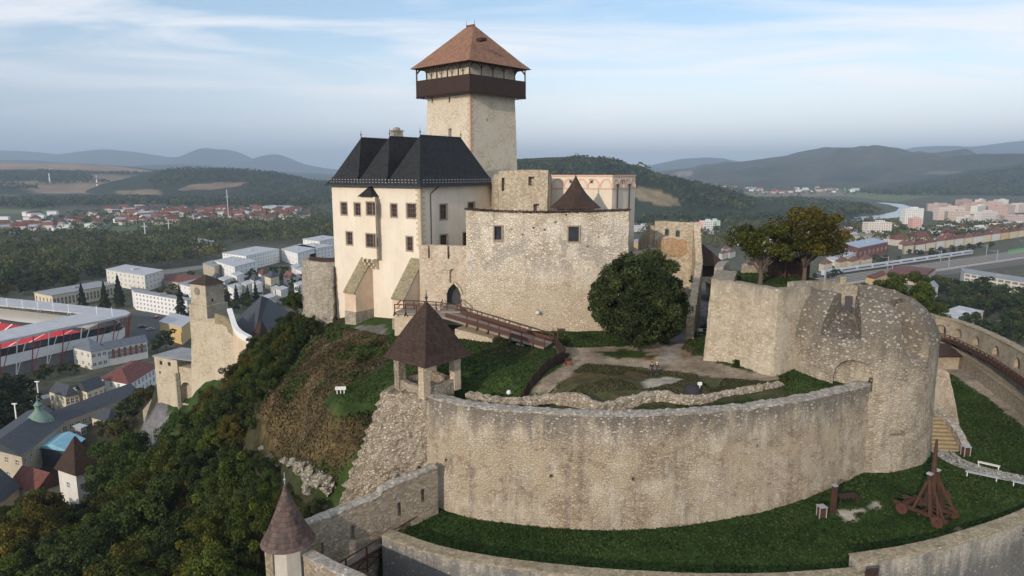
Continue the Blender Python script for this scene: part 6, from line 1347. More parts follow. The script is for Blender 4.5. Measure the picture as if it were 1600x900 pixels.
sheet('road', [(195, 430), (330, 412), (330, 418), (240, 432), (200, 442)], .25, M['pave'], 'road behind the white flats')
sheet('road', [(-60, 700), (45, 668), (60, 655), (70, 662), (40, 690), (-60, 725)], .2, M['asphalt'], 'street in the lower left town')
sheet('road', [(150, 600), (240, 584), (245, 592), (160, 612), (40, 650), (35, 642)], .5, M['conc'], 'pale street below the railway')
sheet('road', [(1440, 511), (1500, 503), (1560, 500), (1640, 490), (1640, 496), (1560, 506), (1500, 510), (1440, 518)], .25, M['conc'], 'pale road above the gallery wall')
sheet('road', [(1480, 490), (1560, 480), (1600, 482), (1600, 487), (1560, 485), (1480, 496)], .28, M['pave'], 'narrow lane among the trees on the right')
sheet('railway', [(1240, 440), (1400, 418), (1550, 396), (1700, 374), (1700, 398), (1590, 415), (1480, 430), (1330, 445), (1250, 452)], .3, M['ballast'], 'wide railway yard on the right')
for k, (ya, yb) in enumerate([(430, 380), (436, 386), (442, 392)]):
    pass
# riverside trees one can tell apart: conifers and street trees
rt = random.Random(5)
def near_bld(x, y): return any(x0 - 4 < x < x1 + 4 and y0 - 4 < y < y1 + 4 for x0, y0, x1, y1 in BOXES)
BOXES = []
# ---------------------------------------------------------------- the town
def pane_mesh(w, h, frame='white', nv=1, nh=1):
    mb = MB().add([(-w / 2, .0, -h / 2), (w / 2, .0, -h / 2), (w / 2, .0, h / 2), (-w / 2, .0, h / 2), (-w / 2, .05, -h / 2), (w / 2, .05, -h / 2), (w / 2, .05, h / 2), (-w / 2, .05, h / 2)], [(0, 1, 2, 3), (7, 6, 5, 4), (0, 4, 5, 1), (1, 5, 6, 2), (2, 6, 7, 3), (3, 7, 4, 0)], 0)
    for i in range(nv + 2): x = -w / 2 + w * i / (nv + 1); mb.box((x, -.03, 0), (.12, .08, h), 0, 1)
    for i in range(nh + 2): z = -h / 2 + h * i / (nh + 1); mb.box((0, -.04, z), (w, .08, .12), 0, 1)
    return mb.mesh('window', [M['glass'], M[frame]])
def bld(name, label, cat, A, B, C, h, wall, roof, rt='flat', rows=0, nA=0, nB=0, ww=1.5, wh=1.5, z0=0, zb=-1, rh=3, group=None, ov=.4, frame='white', gable='AB', first=1.0, box=True, par=.5, wnv=1):
    """A left, B front, C right base corners (pixels at height z0)"""
    a, b, c = [AZ(*q, z0) for q in (A, B, C)]; a.z = b.z = c.z = 0; e1 = (b - a); 
    d = a + (c - b); T = thing(name, label, cat, (b.x, b.y, z0), 0, group); mb = MB(); L1, L2 = (b - a).length, (c - b).length; zt = z0 + h
    def holes(L, n):
        if not n or not rows: return []
        sp = L / n; sh = (h - first) / rows; w_ = min(ww, sp * .75); hh_ = min(wh, sh * .65)
        return [(sp * (i + .5) - w_ / 2, sp * (i + .5) + w_ / 2, z0 + first + sh * (j + .45) - hh_ / 2, z0 + first + sh * (j + .45) + hh_ / 2) for j in range(rows) for i in range(n)]
    hA, hB = holes(L1, nA), holes(L2, nB)
    facade(mb, a, b, z0 + zb, zt, hA, .18); facade(mb, b, c, z0 + zb, zt, hB, .18); facade(mb, c, d, z0 + zb, zt, []); facade(mb, d, a, z0 + zb, zt, [])
    mb.add([(p.x, p.y, zt) for p in (a, b, c, d)], [(0, 1, 2, 3)])
    wl_ = part('wall', mb, M[wall], T)
    for (p0, p1, hs) in ((a, b, hA), (b, c, hB)):
        if not hs: continue
        me = pane_mesh(hs[0][1] - hs[0][0], hs[0][3] - hs[0][2], frame, wnv); e = (p1 - p0).normalized(); n_ = Vector((e.y, -e.x, 0))
        for q in hs: x = p0 + e * (q[0] + q[1]) / 2 - n_ * .15; o = bpy.data.objects.new('window', me); COL.objects.link(o); o.parent = T; o.location = (x.x - b.x, x.y - b.y, (q[2] + q[3]) / 2 - z0); o.rotation_euler = (0, 0, math.atan2(e.y, e.x))
    cen = (a + c) / 2; ex = lambda p, k: p + (p - cen).normalized() * k
    q = [ex(p, ov * 1.4) for p in (a, b, c, d)]
    if rt == 'flat':
        mb = MB().prism([(p.x, p.y) for p in q], zt + .02, zt + par)
        if par > .4: mb.box((cen.x, cen.y, zt + par + .5), (min(4, L1 * .3), min(4, L2 * .3), 1.2), math.atan2(e1.y, e1.x))
    else:
        m = lambda p, r: (p + r) / 2
        if gable == 'AB': r0, r1 = m(q[0], q[3]), m(q[1], q[2]); e_ = (r1 - r0)
        else: r0, r1 = m(q[0], q[1]), m(q[3], q[2]); e_ = (r1 - r0)
        if rt == 'hip': wd = (L2 if gable == 'AB' else L1) / 2 * .8; k = min(.48, wd / max(1e-3, e_.length)); r0, r1 = r0 + e_ * k, r1 - e_ * k
        R0_, R1_ = Vector((r0.x, r0.y, zt + rh)), Vector((r1.x, r1.y, zt + rh)); V = [Vector((p.x, p.y, zt - .1)) for p in q]
        f = [(0, 1, 5, 4), (1, 2, 5), (2, 3, 4, 5), (3, 0, 4)] if gable == 'AB' else [(0, 1, 4), (1, 2, 5, 4), (2, 3, 5), (3, 0, 4, 5)]
        mb = MB().add(V + [R0_, R1_], f + [(3, 2, 1, 0)])
    r_ = part('roof', mb, M[roof], T)
    X_ = [p.x for p in q]; Y_ = [p.y for p in q]; BOXES.append((min(X_), min(Y_), max(X_), max(Y_))); return T
# left town, from the stadium outwards
bld('office_block', 'white office slab with a dense grid of windows beyond the stadium', 'office', (208, 478), (213, 484), (312, 503), 11.5, 'white', 'greyroof', rows=4, nB=17, ww=1.6, wh=1.3, first=.8)
bld('apartment_block', 'white apartment slab seen end-on beyond the dark spruces', 'apartments', (168, 445), (228, 456), (257, 446), 12, 'offwhite', 'lightroof', rows=3, nA=9, nB=5, ww=1.6)
bld('long_building', 'long pale ochre building with a row of tall narrow windows', 'building', (56, 478), (84, 484), (183, 464), 9, 'cream', 'greyroof', rows=1, nA=5, nB=18, ww=1.6, wh=5)
bld('apartment_block', 'front stepped white apartment block, lowest of the white terrace', 'apartments', (337, 427), (368, 438), (402, 428), 11, 'white', 'lightroof', rows=3, nA=7, nB=5)
bld('apartment_block', 'long white apartment terrace behind the lowest stepped block', 'apartments', (349, 417), (386, 423), (437, 410), 13, 'white', 'lightroof', rows=4, nA=7, nB=13)
bld('apartment_block', 'white apartment block right of the long terrace, half hidden by trees', 'apartments', (441, 408), (466, 416), (495, 406), 12, 'white', 'lightroof', rows=3, nA=5, nB=5)
bld('apartment_block', 'white apartment terrace touching the palace edge, highest in the view', 'apartments', (464, 402), (496, 407), (522, 402), 12, 'white', 'lightroof', rows=3, nA=6, nB=5)
bld('apartment_block', 'far white apartment terrace just below the green meadow', 'apartments', (474, 390), (500, 394), (530, 387), 12, 'white', 'lightroof', rows=3, nA=5, nB=5)
bld('beige_building', 'plain beige three storey building left of the white apartments', 'building', (318, 428), (336, 434), (351, 428), 9, 'beige', 'greyroof', rows=3, nA=4, nB=2)
bld('warehouse', 'long dark red roofed shed behind the office slab', 'warehouse', (255, 447), (300, 455), (335, 445), 5, 'beige', 'redroof', 'gable', rh=3)
bld('white_block', 'small white block behind the lower castle tower', 'building', (280, 460), (300, 466), (330, 458), 8, 'white', 'greyroof', rows=2, nA=3, nB=5)
bld('storage_hall', 'ochre walled hall with a flat white roof beside the lower tower', 'hall', (252, 530), (286, 540), (304, 524), 9.5, 'ochre', 'lightroof', rows=0, box=False, par=.35)
bld('old_school', 'grey hip roofed wing of the old school near the stadium', 'school', (117, 572), (145, 580), (170, 574), 9, 'offwhite', 'blueroof', 'hip', rows=2, nA=3, nB=3, rh=4.5, gable='BC')
SH = bld('school_hall', 'old school hall with tall windows between dark red brick panels', 'school', (163, 571), (170, 574), (232, 561), 8.6, 'offwhite', 'blueroof', 'gable', rows=1, nB=7, ww=4.2, wh=4.2, rh=3, gable='BC', first=3.0, wnv=3)
sb, sc2_ = AZ(170, 574, 0), AZ(232, 561, 0); e = (sc2_ - sb).normalized(); n_ = Vector((e.y, -e.x, 0)); Ls = (sc2_ - sb).length
for k in range(1, 7): q = sb + e * Ls * k / 7 + n_ * .06; part('brick_panel', MB().box((q.x, q.y, 5.9), (Ls / 7 * .42, .2, 4.3), math.atan2(e.y, e.x)), M['brick'], SH)
bld('townhouse', 'white corner townhouse with red roof and timber balcony', 'house', (160, 630), (206, 640), (250, 608), 10, 'white', 'redroof', 'hip', rows=3, nA=4, nB=8, rh=3, ww=1.3, wh=1.8, gable='BC')
bld('villa', 'cream villa with grey roof, left one of the two by the long grey roof', 'house', (81, 646), (106, 655), (127, 650), 8.5, 'cream', 'darkroof', 'hip', rows=2, nA=3, nB=3, rh=3.5, ww=1.3, wh=2)
bld('villa', 'cream villa with gabled grey roof next to the red roofed townhouse', 'house', (124, 645), (140, 651), (166, 640), 9.5, 'cream', 'darkroof', 'gable', rows=2, nA=2, nB=3, rh=3.2, ww=1.3, wh=2, gable='BC')
bld('spa_hotel', 'long low hotel wing under a dark flat roof towards the ramp', 'hotel', (60, 700), (90, 712), (222, 655), 10, 'beige', 'darkroof', 'gable', rows=2, nA=2, nB=14, rh=2.5, gable='BC', ww=1.4, wh=1.6)
bld('spa_hotel', 'long dark roofed hotel wing running towards the bottom left', 'hotel', (-25, 745), (40, 765), (108, 702), 10, 'beige', 'darkroof', 'gable', rows=2, nA=4, nB=8, rh=3, gable='BC')
bld('yellow_house', 'yellowish house with dark roof beside the glass atrium', 'house', (148, 695), (172, 702), (198, 690), 9.5, 'cream', 'darkroof', 'hip', rows=2, nA=3, nB=2, rh=2.5, ww=1.3)
bld('atrium', 'low atrium with a bright turquoise roof inside the hotel', 'atrium', (66, 738), (112, 745), (135, 724), 8, 'darkroof', 'turquoise', 'gable', rh=1.6, gable='BC')
bld('lift_tower', 'small glazed lift tower beside the atrium', 'lift tower', (121, 709), (131, 712), (139, 708), 9, 'metal', 'lightroof', par=.3, rows=2, nA=1, nB=1, ww=2, wh=2.2)
bld('arcade_house', 'orange-red roofed house with arched windows at the bottom left', 'house', (20, 803), (60, 815), (108, 796), 8, 'cream', 'redroof', 'gable', rows=1, nA=3, nB=3, rh=4, gable='AB', ww=1.6, wh=2.4)
bld('dark_roof_house', 'pinkish house under a steep dark slate roof at the left edge', 'house', (-60, 820), (-4, 848), (36, 810), 9, 'plaster_low', 'darkroof', 'hip', rows=1, nA=2, nB=2, rh=9, gable='BC', ww=1.3)
T = bld('mill_tower', 'white tower house with a steep dark brown hipped roof among the trees', 'tower', (100, 815), (128, 826), (163, 812), 14, 'offwhite', 'dkbrown_roof', 'hip', rows=2, nA=1, nB=2, rh=8, gable='BC', ww=1.2, wh=1.4, z0=3, zb=-4, ov=.7)
bld('retaining_wall', 'long pale retaining wall below the railway embankment', 'wall', (45, 642), (47, 648), (160, 618), 4.5, 'conc', 'conc', par=.12, ov=.05)
o = thing('onion_dome', 'green copper onion dome with lantern on the dark hotel roof', 'dome', (0, 0, 0)); dm = AZ(63, 668, 9); o.location = dm; OFF[o.name] = dm
part('drum', MB().lathe((dm.x, dm.y, -1), [(3.4, 0), (3.4, 11)], 8), M['cream'], o); part('dome', MB().lathe((dm.x, dm.y, 10), [(4.0, 0), (4.1, .6), (3.7, 1.8), (2.6, 3.2), (1.5, 4.2), (.9, 4.9), (.9, 6.0), (1.2, 6.4), (.6, 7.2), (.12, 7.8), (.08, 9.6)], 12), M['leadgreen'], o, smooth=True)
# village-like houses in the town centre left
hs_l = [(338, 448, 'dark', 's'), (352, 453, 'flat', ''), (371, 449, 'flat', ''), (398, 450, 'dark', ''), (411, 444, 'red', ''), (424, 452, 'dark', ''), (452, 446, 'red2', ''), (386, 461, 'flat', ''), (402, 465, 'flat', ''), (430, 466, 'flat', ''), (366, 466, 'flat', ''), (440, 474, 'flat', ''), (345, 464, 'dark', ''), (462, 432, 'flat', ''), (472, 440, 'flat', ''), (420, 480, 'flat', ''), (468, 462, 'flat', '')]
desc = {'dark': ('dark grey roofed', 'darkroof', 'hip'), 'flat': ('flat roofed white', 'lightroof', 'flat'), 'red': ('deep red hipped', 'redroof', 'hip'), 'red2': ('bright red gabled', 'orangeroof', 'gable')}
where = ['left end of the cluster by the lower tower', 'beside the beige building', 'below the stepped white block', 'in the middle of the white house cluster', 'under the long white terrace', 'right of the deep red roof', 'nearest the palace wall line', 'above the church ridge', 'just left of the church ridge', 'right behind the church ridge', 'between lower tower and church', 'behind the right end of the church roof', 'second from the lower tower', 'below the highest white terrace', 'next to the bright red gable', 'low behind the church roof', 'beside the autumn bush of the battery']
for i, ((px, py, k, _), wv) in enumerate(zip(hs_l, where)):
    dn, rm_, rt_ = desc[k]; w_ = 13 + (i * 7) % 9; h_ = (6.5, 8, 9.5)[i % 3]
    bld('town_house', dn + ' house ' + wv, 'house', (px - w_ * .45, py - 2), (px, py + 2), (px + w_ * .62, py - 2.5), h_, ('white', 'offwhite', 'cream')[(i * 5 + 1) % 3 if k != 'flat' else i % 2], rm_, rt_, rows=2, nA=2, nB=3, rh=3.6, ww=1.3, wh=1.4, par=.35)
# sheds near the river on the left
bld('sports_hall', 'blue grey roofed sports halls beyond the riverside wood', 'hall', (95, 402), (125, 406), (152, 398), 7, 'offwhite', 'bluish', 'gable', rh=2.5, gable='BC')
bld('tennis_hall', 'pale green roofed hall at the edge of the riverside wood', 'hall', (50, 414), (70, 418), (82, 412), 5, 'offwhite', 'field_green', 'flat', par=.4)
bld('grandstand', 'grey roofed grandstand on the meadow before the flats', 'grandstand', (300, 390), (328, 396), (337, 386), 7, 'beige', 'greyroof', rows=1, nA=4)
bld('factory', 'long pale factory at the right end of the village', 'factory', (405, 330), (445, 332), (460, 328), 9, 'lightroof', 'lightroof', par=.8)
# ---- stadium
SZ = 17.0; T = thing('stadium', 'football stadium with a pale curved roof ring and red seats', 'stadium', (-205, 320, 0))
no = [Vector((-262, 185, SZ)), Vector((-236, 238, SZ)), AZ(0, 537, SZ), AZ(100, 515, SZ), AZ(180, 499.5, SZ), AZ(199, 495, SZ), AZ(204, 491, SZ), AZ(196, 487.5, SZ), AZ(160, 483.5, SZ), AZ(80, 475, SZ), AZ(0, 467.5, SZ), AZ(-90, 459, SZ)]
ni = [Vector((-282, 195, SZ)), Vector((-256, 248, SZ)), AZ(-35, 530, SZ), AZ(50, 510, SZ), AZ(110, 497, SZ), AZ(125, 494, SZ), AZ(128, 493, SZ), AZ(120, 492, SZ), AZ(90, 489, SZ), AZ(40, 484, SZ), AZ(-20, 478.5, SZ), AZ(-110, 470, SZ)]
n = len(no); up = lambda v, d: Vector((v.x, v.y, v.z + d))
mb = MB().add([up(v, 0) for v in no] + [up(v, .6) for v in ni] + [up(v, 1.0) for v in no] + [up(v, 1.3) for v in ni], [f for i in range(n - 1) for f in ((2 * n + i, 2 * n + i + 1, 3 * n + i + 1, 3 * n + i), (i + 1, i, n + i, n + i + 1), (i, i + 1, 2 * n + i + 1, 2 * n + i), (n + i + 1, n + i, 3 * n + i, 3 * n + i + 1))])
part('roof', mb, M['lightroof'], T)
cenS = Vector((-275, 300, 0))
def ringband(k, z0, z1, mat, nm, th=.4, pull=0.0):
    q = [v + (cenS - v).normalized() * k for v in no]; mb = MB().add([(v.x, v.y, z0) for v in q] + [(v.x, v.y, z1) for v in q] + [(v.x, v.y, z0) for v in [w_ + (cenS - w_).normalized() * th for w_ in q]] + [(v.x, v.y, z1) for v in [w_ + (cenS - w_).normalized() * th for w_ in q]], [f for i in range(n - 1) for f in ((i, i + 1, n + i + 1, n + i), (n + i, n + i + 1, 3 * n + i + 1, 3 * n + i), (2 * n + i + 1, 2 * n + i, 3 * n + i, 3 * n + i + 1))]); return part(nm, mb, mat, T)
ringband(3.2, 6.2, 10.5, M['white'], 'upper_band'); ringband(4.5, 0, 6.2, M['pave'], 'ground_storey'); ringband(5, 10.5, 13.5, M['glass'], 'glazed_strip')
mb = MB(); inn = [v + (cenS - v).normalized() * 36 for v in no]; o6 = [v + (cenS - v).normalized() * 19 for v in no]
ringband(19.4, 8.0, 10.6, M['darkmetal'], 'barrier'); o3 = [v + (cenS - v).normalized() * 5.5 for v in no]; tm_ = MB().add([(v.x, v.y, 13.0) for v in o3] + [(v.x, v.y, 10.8) for v in o6], [(i, i + 1, n + i + 1, n + i) for i in range(n - 1)]); part('concourse', tm_, M['offwhite'], T)
mb.add([(v.x, v.y, 9.5) for v in o6] + [(v.x, v.y, 1.5) for v in inn], [(i, i + 1, n + i + 1, n + i) for i in range(n - 1)]); part('seating', mb, M['seatred'], T)
mb = MB()
for i in range(n - 1):
    L = (o6[i + 1] - o6[i]).length; m_ = max(1, int(L / 9))
    for j in range(m_):
        f_ = (j + .5) / m_; a = o6[i].lerp(o6[i + 1], f_); b = inn[i].lerp(inn[i + 1], f_); mb.bar((a.x, a.y, 9.6), (b.x, b.y, 1.65), 1.0, .15)
part('aisle', mb, M['white'], T)
part('pitch', MB().prism([(v.x, v.y) for v in [w_ + (cenS - w_).normalized() * 37 for w_ in no[1:]]], .2, .5), M['field_green'], T)
for i in range(1, n - 1):
    L = (no[i + 1] - no[i]).length; m_ = max(1, int(L / 7))
    for j in range(m_):
        a = no[i].lerp(no[i + 1], j / m_); w_ = (cenS - a).normalized(); e = (no[i + 1] - no[i]).normalized(); g0 = a + w_ * 3; mb = MB().bar((g0.x, g0.y, 0), (a.x, a.y, SZ), .35).bar((g0.x, g0.y, 0), (a.x + e.x * 3.4, a.y + e.y * 3.4, SZ - 2), .25)
        part('truss', mb, M['steelred'] if j % 2 == 0 else M['white'], T)
for i in range(7):
    a = AZ(12 + 24 * i + (20 if i > 4 else 0), 482 + 2.6 * i, SZ); part('roof_mast', MB().bar((a.x, a.y, SZ + .8), (a.x, a.y, SZ + 5.5), .22), M['white'], T)
# ---- right side
bld('school_building', 'white and yellow school with rows of windows at the right edge', 'school', (1500, 438), (1505, 446), (1625, 468), 10, 'offwhite', 'greyroof', rows=3, nB=11, ww=6, wh=1.7, frame='cream', wnv=4)
bld('grey_roof_house', 'pale blue roofed house just above the gallery wall', 'house', (1462, 512), (1500, 522), (1534, 508), 8, 'cream', 'lightroof', rows=1, nA=3, nB=3, par=.5)
bld('gable_house', 'white gabled house half hidden by the tree over the bastion', 'house', (1433, 474), (1450, 478), (1464, 468), 10, 'white', 'greyroof', 'gable', rows=2, nA=1, nB=3, rh=3, gable='BC')
bld('station_house', 'small pale orange house with red roof beside the railway', 'house', (1352, 446), (1366, 450), (1384, 442), 7, 'ochre', 'redroof', 'gable', rows=1, nA=2, nB=3, rh=2.6, gable='BC')
bld('depot', 'long dark red roofed depot along the tracks', 'depot', (1380, 440), (1440, 447), (1462, 428), 5, 'beige', 'redroof', 'gable', rh=2.5, gable='AB')
bld('factory', 'red and blue factory hall under a blue grey roof', 'factory', (1318, 398), (1340, 406), (1386, 395), 12, 'brick', 'bluish', rows=1, nA=4, nB=7, ww=4, wh=4, par=.6)
bld('white_hall', 'white flat hall beside the factory', 'hall', (1290, 413), (1306, 416), (1338, 405), 6, 'offwhite', 'lightroof', rows=1, nA=3, nB=5)
bld('yellow_block', 'low yellowish block behind the factory', 'building', (1328, 378), (1345, 381), (1362, 378), 9, 'cream', 'greyroof', rows=2, nA=4, nB=4)
for i, (px, py) in enumerate([(1287, 424), (1312, 420), (1330, 419), (1349, 416)]):
    bld('red_roof_house', ('greenish house with red roof left of the red roofed row', 'second house of the short red roofed row', 'third house of the short red roofed row', 'last house of the short red roofed row')[i], 'house', (px - 8, py - 1), (px, py + 2), (px + 13, py - 2), 7, ('field_green' if i == 9 else 'cream'), 'orangeroof', 'hip', rows=2, nA=2, nB=3, rh=4)
rowp = [(1412, 396), (1430, 394), (1446, 391), (1462, 388), (1477, 386), (1491, 384), (1506, 382), (1520, 380), (1535, 377.5), (1549, 375.5), (1563, 373.5), (1577, 371.5), (1591, 369.5), (1605, 367.5)]
for i, (px, py) in enumerate(rowp):
    bld('row_house', 'cream row house with a dark red hipped roof along the railway', 'house', (px - 3, py - 1), (px, py + 1.5), (px + 15, py - 1), 9, ('cream', 'offwhite', 'ochre', 'cream')[i % 4 if i > 8 else i % 2], 'redroof' if i % 3 else 'orangeroof', 'hip', rows=2, nB=4, rh=4, gable='BC', group='row houses along the railway')
T = thing('passenger_train', 'long pale grey passenger train standing in the railway yard', 'train', (0, 0, 0)); ta, tb_ = AZ(1285, 431, .5), AZ(1518, 397, .5); e = (tb_ - ta).normalized(); L = (tb_ - ta).length; nn_ = 11; T.location = ta; OFF[T.name] = ta
for i in range(nn_):
    c = ta + e * L * (i + .5) / nn_; part('carriage', MB().box((c.x, c.y, 2.9), (L / nn_ - 1.2, 3.2, 3.6), math.atan2(e.y, e.x)).box((c.x, c.y, 4.9), (L / nn_ - 2.5, 2.4, .5), math.atan2(e.y, e.x)), M['train'], T)
    part('window_strip', MB().box((c.x, c.y, 3.3), (L / nn_ - 5, 3.3, .9), math.atan2(e.y, e.x)), M['glass'], T)
ra, rb2 = AZ(1250, 446, .4), AZ(1690, 384, .4); e = (rb2 - ra).normalized(); s_ = Vector((e.y, -e.x, 0))
for k in range(6): a = ra + s_ * (k * 5 - 14); b_ = rb2 + s_ * (k * 5 - 14); solo('railway_track', MB().bar((a.x, a.y, .5), (b_.x, b_.y, .5), .35, .25).bar((a.x + s_.x * 1.5, a.y + s_.y * 1.5, .5), (b_.x + s_.x * 1.5, b_.y + s_.y * 1.5, .5), .35, .25), M['conc'], 'steel railway track on the wide ballast bed', 'railway track', group='parallel railway tracks')
a = ra + s_ * 16; b_ = rb2 + s_ * 16; solo('platform', MB().bar((a.x, a.y, .7), (b_.x, b_.y, .7), 4, 1.0), M['conc'], 'long pale platform along the near side of the railway', 'platform')
for i in range(16):
    q = ra + e * (10 + i * 48) + s_ * (-16 if i % 2 else 14); solo('catenary_mast', MB().bar((0, 0, 0), (0, 0, 12), .45).bar((0, 0, 10.5), (e.x * 0 - s_.x * 7, -s_.y * 7, 10.5), .25), M['metal'], 'tall grey catenary mast beside the railway tracks', 'mast', group='catenary masts of the railway', loc=None).location = (q.x, q.y, 0)
# flats
BM = MB().box((0, 0, 15), (1, 1, 30)).mesh('flats', M['flats']); BMp = MB().box((0, 0, 15), (1, 1, 30)).mesh('flats', M['pink'])
def flats(px, py, w_, d_, h_, mat, col, label, rz=.3, group=None):
    p = AZ(px, py, 0); cx_, sx_ = math.cos(rz), math.sin(rz); mb = MB().box((0, 0, h_ / 2 - 1), (w_, d_, h_ + 2)).box((w_ * .1, 0, h_ + 1.2), (w_ * .3, d_ * .5, 2.4)); o = solo('apartment_block', mb, M[mat], label, 'apartments', group); o.location = (p.x, p.y + d_ / 2, 0); o.rotation_euler = (0, 0, rz); o.color = (*col, 1); BOXES.append((p.x - w_ / 2, p.y - 4, p.x + w_ / 2, p.y + d_ + 4)); return o
flats(1096, 366, 14, 12, 17, 'flats', (1.15, .7, .7), 'pink apartment tower left of the terrace trees'); flats(1106, 366, 16, 14, 19, 'flats', (1.1, 1.1, 1.1), 'white apartment tower between pink and mint ones'); flats(1117, 365, 12, 14, 19, 'flats', (.75, 1.0, .9), 'mint green apartment tower by the terrace trees')
flats(1373, 373, 34, 14, 22, 'flats', (1, .92, .85), 'lone cream apartment block behind the factory', .1); flats(1427, 350, 34, 14, 27, 'flats', (1.15, 1.15, 1.15), 'tall white apartment tower by the river bend', .1); flats(1432, 357, 16, 12, 16, 'flats', (1.0, .6, .5), 'brick red block under the tall white tower', .1)
g_ = random.Random(3)
for i, (px, py, hh_, m_, wv) in enumerate([(1462, 330, 24, 'pink', 'at the left end'), (1474, 332, 26, 'pink', 'second from the left end'), (1485, 344, 34, 'flats', 'nearest left corner'), (1499, 346, 26, 'pink', 'in the front row beside the tall one'), (1515, 348, 14, 'flats', 'lowest of the front row'), (1505, 334, 24, 'pink', 'behind the low front block'), (1520, 331, 28, 'pink', 'back row centre-left'), (1533, 334, 24, 'flats', 'pale one of the centre'), (1543, 348, 27, 'flats', 'front row centre'), (1548, 330, 30, 'pink', 'back row centre'), (1560, 336, 25, 'pink', 'broad one right of centre'), (1573, 334, 26, 'pink', 'right of the broad one'), (1566, 322, 24, 'flats', 'far yellowish one'), (1585, 330, 22, 'flats', 'bluish at the right'), (1598, 332, 26, 'flats', 'rightmost pale one'), (1580, 350, 20, 'pink', 'brownish front right'), (1594, 354, 24, 'pink', 'front row at the right edge'), (1534, 320, 20, 'flats', 'smallest in the far back row'), (1508, 320, 20, 'pink', 'far back row left')]):
    flats(px, py, 30 + (i * 11) % 26, 14, hh_ * .72, m_, [(1, .95, .95), (1.15, 1.05, .95), (1.05, .85, .8), (1.1, 1.1, 1.05)][i % 4], 'apartment block of the pink housing estate, ' + wv, (i * 37 % 10) / 10 - .3)
for i, (px, py, w_, h_) in enumerate([(1462, 372, 60, 7), (1500, 368, 70, 8), (1480, 362, 50, 9), (1530, 364, 60, 8), (1555, 360, 80, 8), (1590, 356, 70, 9), (1440, 366, 40, 7), (1405, 382, 40, 6), (1310, 372, 30, 9), (1292, 384, 26, 8), (1330, 366, 24, 7), (1570, 368, 50, 7), (1150, 384, 26, 7), (1275, 372, 26, 9), (1005, 362, 40, 9)]):
    flats(px, py, w_ * .7, 14, h_, 'flats', [(1, 1, 1), (1.1, 1.0, .85), (.9, .9, .95)][i % 3], 'low pale building ' + ('left of the garden strip', 'in the middle garden strip', 'at the upper edge of the garden strip', 'behind the second row house', 'long, under the pink estate', 'long, at the right under the estate', 'by the brick red block', 'right of the factory', 'peeping out right of the brown tree', 'beside the brown tree crown', 'right above the white hall', 'at the end of the garden strip', 'left of the terrace trees', 'behind the brown tree crown', 'under the ploughed field')[i], .25)
bld('shop_hall', 'purple and yellow fronted shop hall beside the residence wall', 'shop', (990, 386), (1000, 391), (1016, 387), 8, 'ochre', 'bluish', rows=0, par=.8)
for i, (px, py) in enumerate([(1132, 396), (1140, 402), (1128, 404)]): bld('red_roof_house', ('small red roofed house right of the gatehouse roof', 'orange-red roofed house under the terrace tree', 'little red roofed house beside the gatehouse')[i], 'house', (px - 5, py), (px, py + 2), (px + 9, py - 1), 6, 'offwhite', 'orangeroof', 'hip', rows=1, nB=2, rh=3)
# villages: small houses, far off
vp = []
for k, (rm_, wm_) in enumerate((('orangeroof', 'house'), ('redroof', 'house'), ('darkroof', 'house'), ('lightroof', 'white'))):
    mb = MB().box((0, 0, 2.2), (11, 9, 6.4), 0, 0); mb.add([(-6, -5, 5.3), (6, -5, 5.3), (6, 5, 5.3), (-6, 5, 5.3), (-5.8 if k < 3 else -6, 0, 9 if k < 3 else 6.2), (5.8 if k < 3 else 6, 0, 9 if k < 3 else 6.2)], [(0, 1, 5, 4), (1, 2, 5), (2, 3, 4, 5), (3, 0, 4), (3, 2, 1, 0)], 1)
    vp.append(mb.mesh('village_house', [M[wm_], M[rm_]]))
def village(polys, n_, label, group, wts=(5, 3, 2, 2), seed=1, s0=1.0, mind=13):
    g = random.Random(seed); out_ = []
    for poly in polys:
        W_ = [AZ(a, b, 0) for a, b in poly]; xa, xb = min(p.x for p in W_), max(p.x for p in W_); ya, yb = min(p.y for p in W_), max(p.y for p in W_); pl = [(p.x, p.y) for p in W_]; c = 0; tr_ = 0
        while c < n_ / len(polys) and tr_ < 6000:
            tr_ += 1; x, y = g.uniform(xa, xb), g.uniform(ya, yb)
            if not inpoly(x, y, pl) or any((x - a) ** 2 + (y - b) ** 2 < mind * mind for a, b in out_): continue
            out_.append((x, y)); c += 1; k = g.choices(range(4), wts)[0]; o = bpy.data.objects.new('village_house', vp[k]); COL.objects.link(o); o.location = (x, y, 0); o.rotation_euler = (0, 0, g.choice((.3, .3 + math.pi / 2, .1, 1.0)) + g.uniform(-.1, .1)); s_ = s0 * g.uniform(.8, 1.5); o.scale = (s_ * g.uniform(.9, 1.3), s_, s_ * g.uniform(.85, 1.1)); tag(o, label + ', ' + ('orange-red roof', 'deep red roof', 'dark roof', 'flat pale roof')[k], 'house', group)
            BOXES.append((x - 7, y - 7, x + 7, y + 7))
    return out_
v1 = village([[(130, 336), (200, 326), (330, 328), (480, 328), (480, 342), (400, 348), (300, 350), (190, 354), (125, 346)]], 150, 'small house of the village beyond the woods', 'houses of the left village', seed=2, s0=1.15)
v2 = village([[(-20, 358), (60, 350), (180, 345), (150, 358), (60, 365), (-20, 366)]], 30, 'small house in the row along the left road', 'houses along the left road', (4, 2, 2, 5), 3)
v3 = village([[(1115, 292), (1230, 291), (1345, 294), (1330, 303), (1140, 303)]], 60, 'tiny house of the far village below the ridge', 'houses of the far valley village', (3, 2, 1, 5), 4, 1.6, 22)
v5 = village([[(1400, 380), (1470, 361), (1640, 350), (1640, 363), (1500, 377), (1400, 393)]], 34, 'small house in the garden quarter behind the row houses', 'houses of the garden quarter', (3, 3, 1, 5), 8)
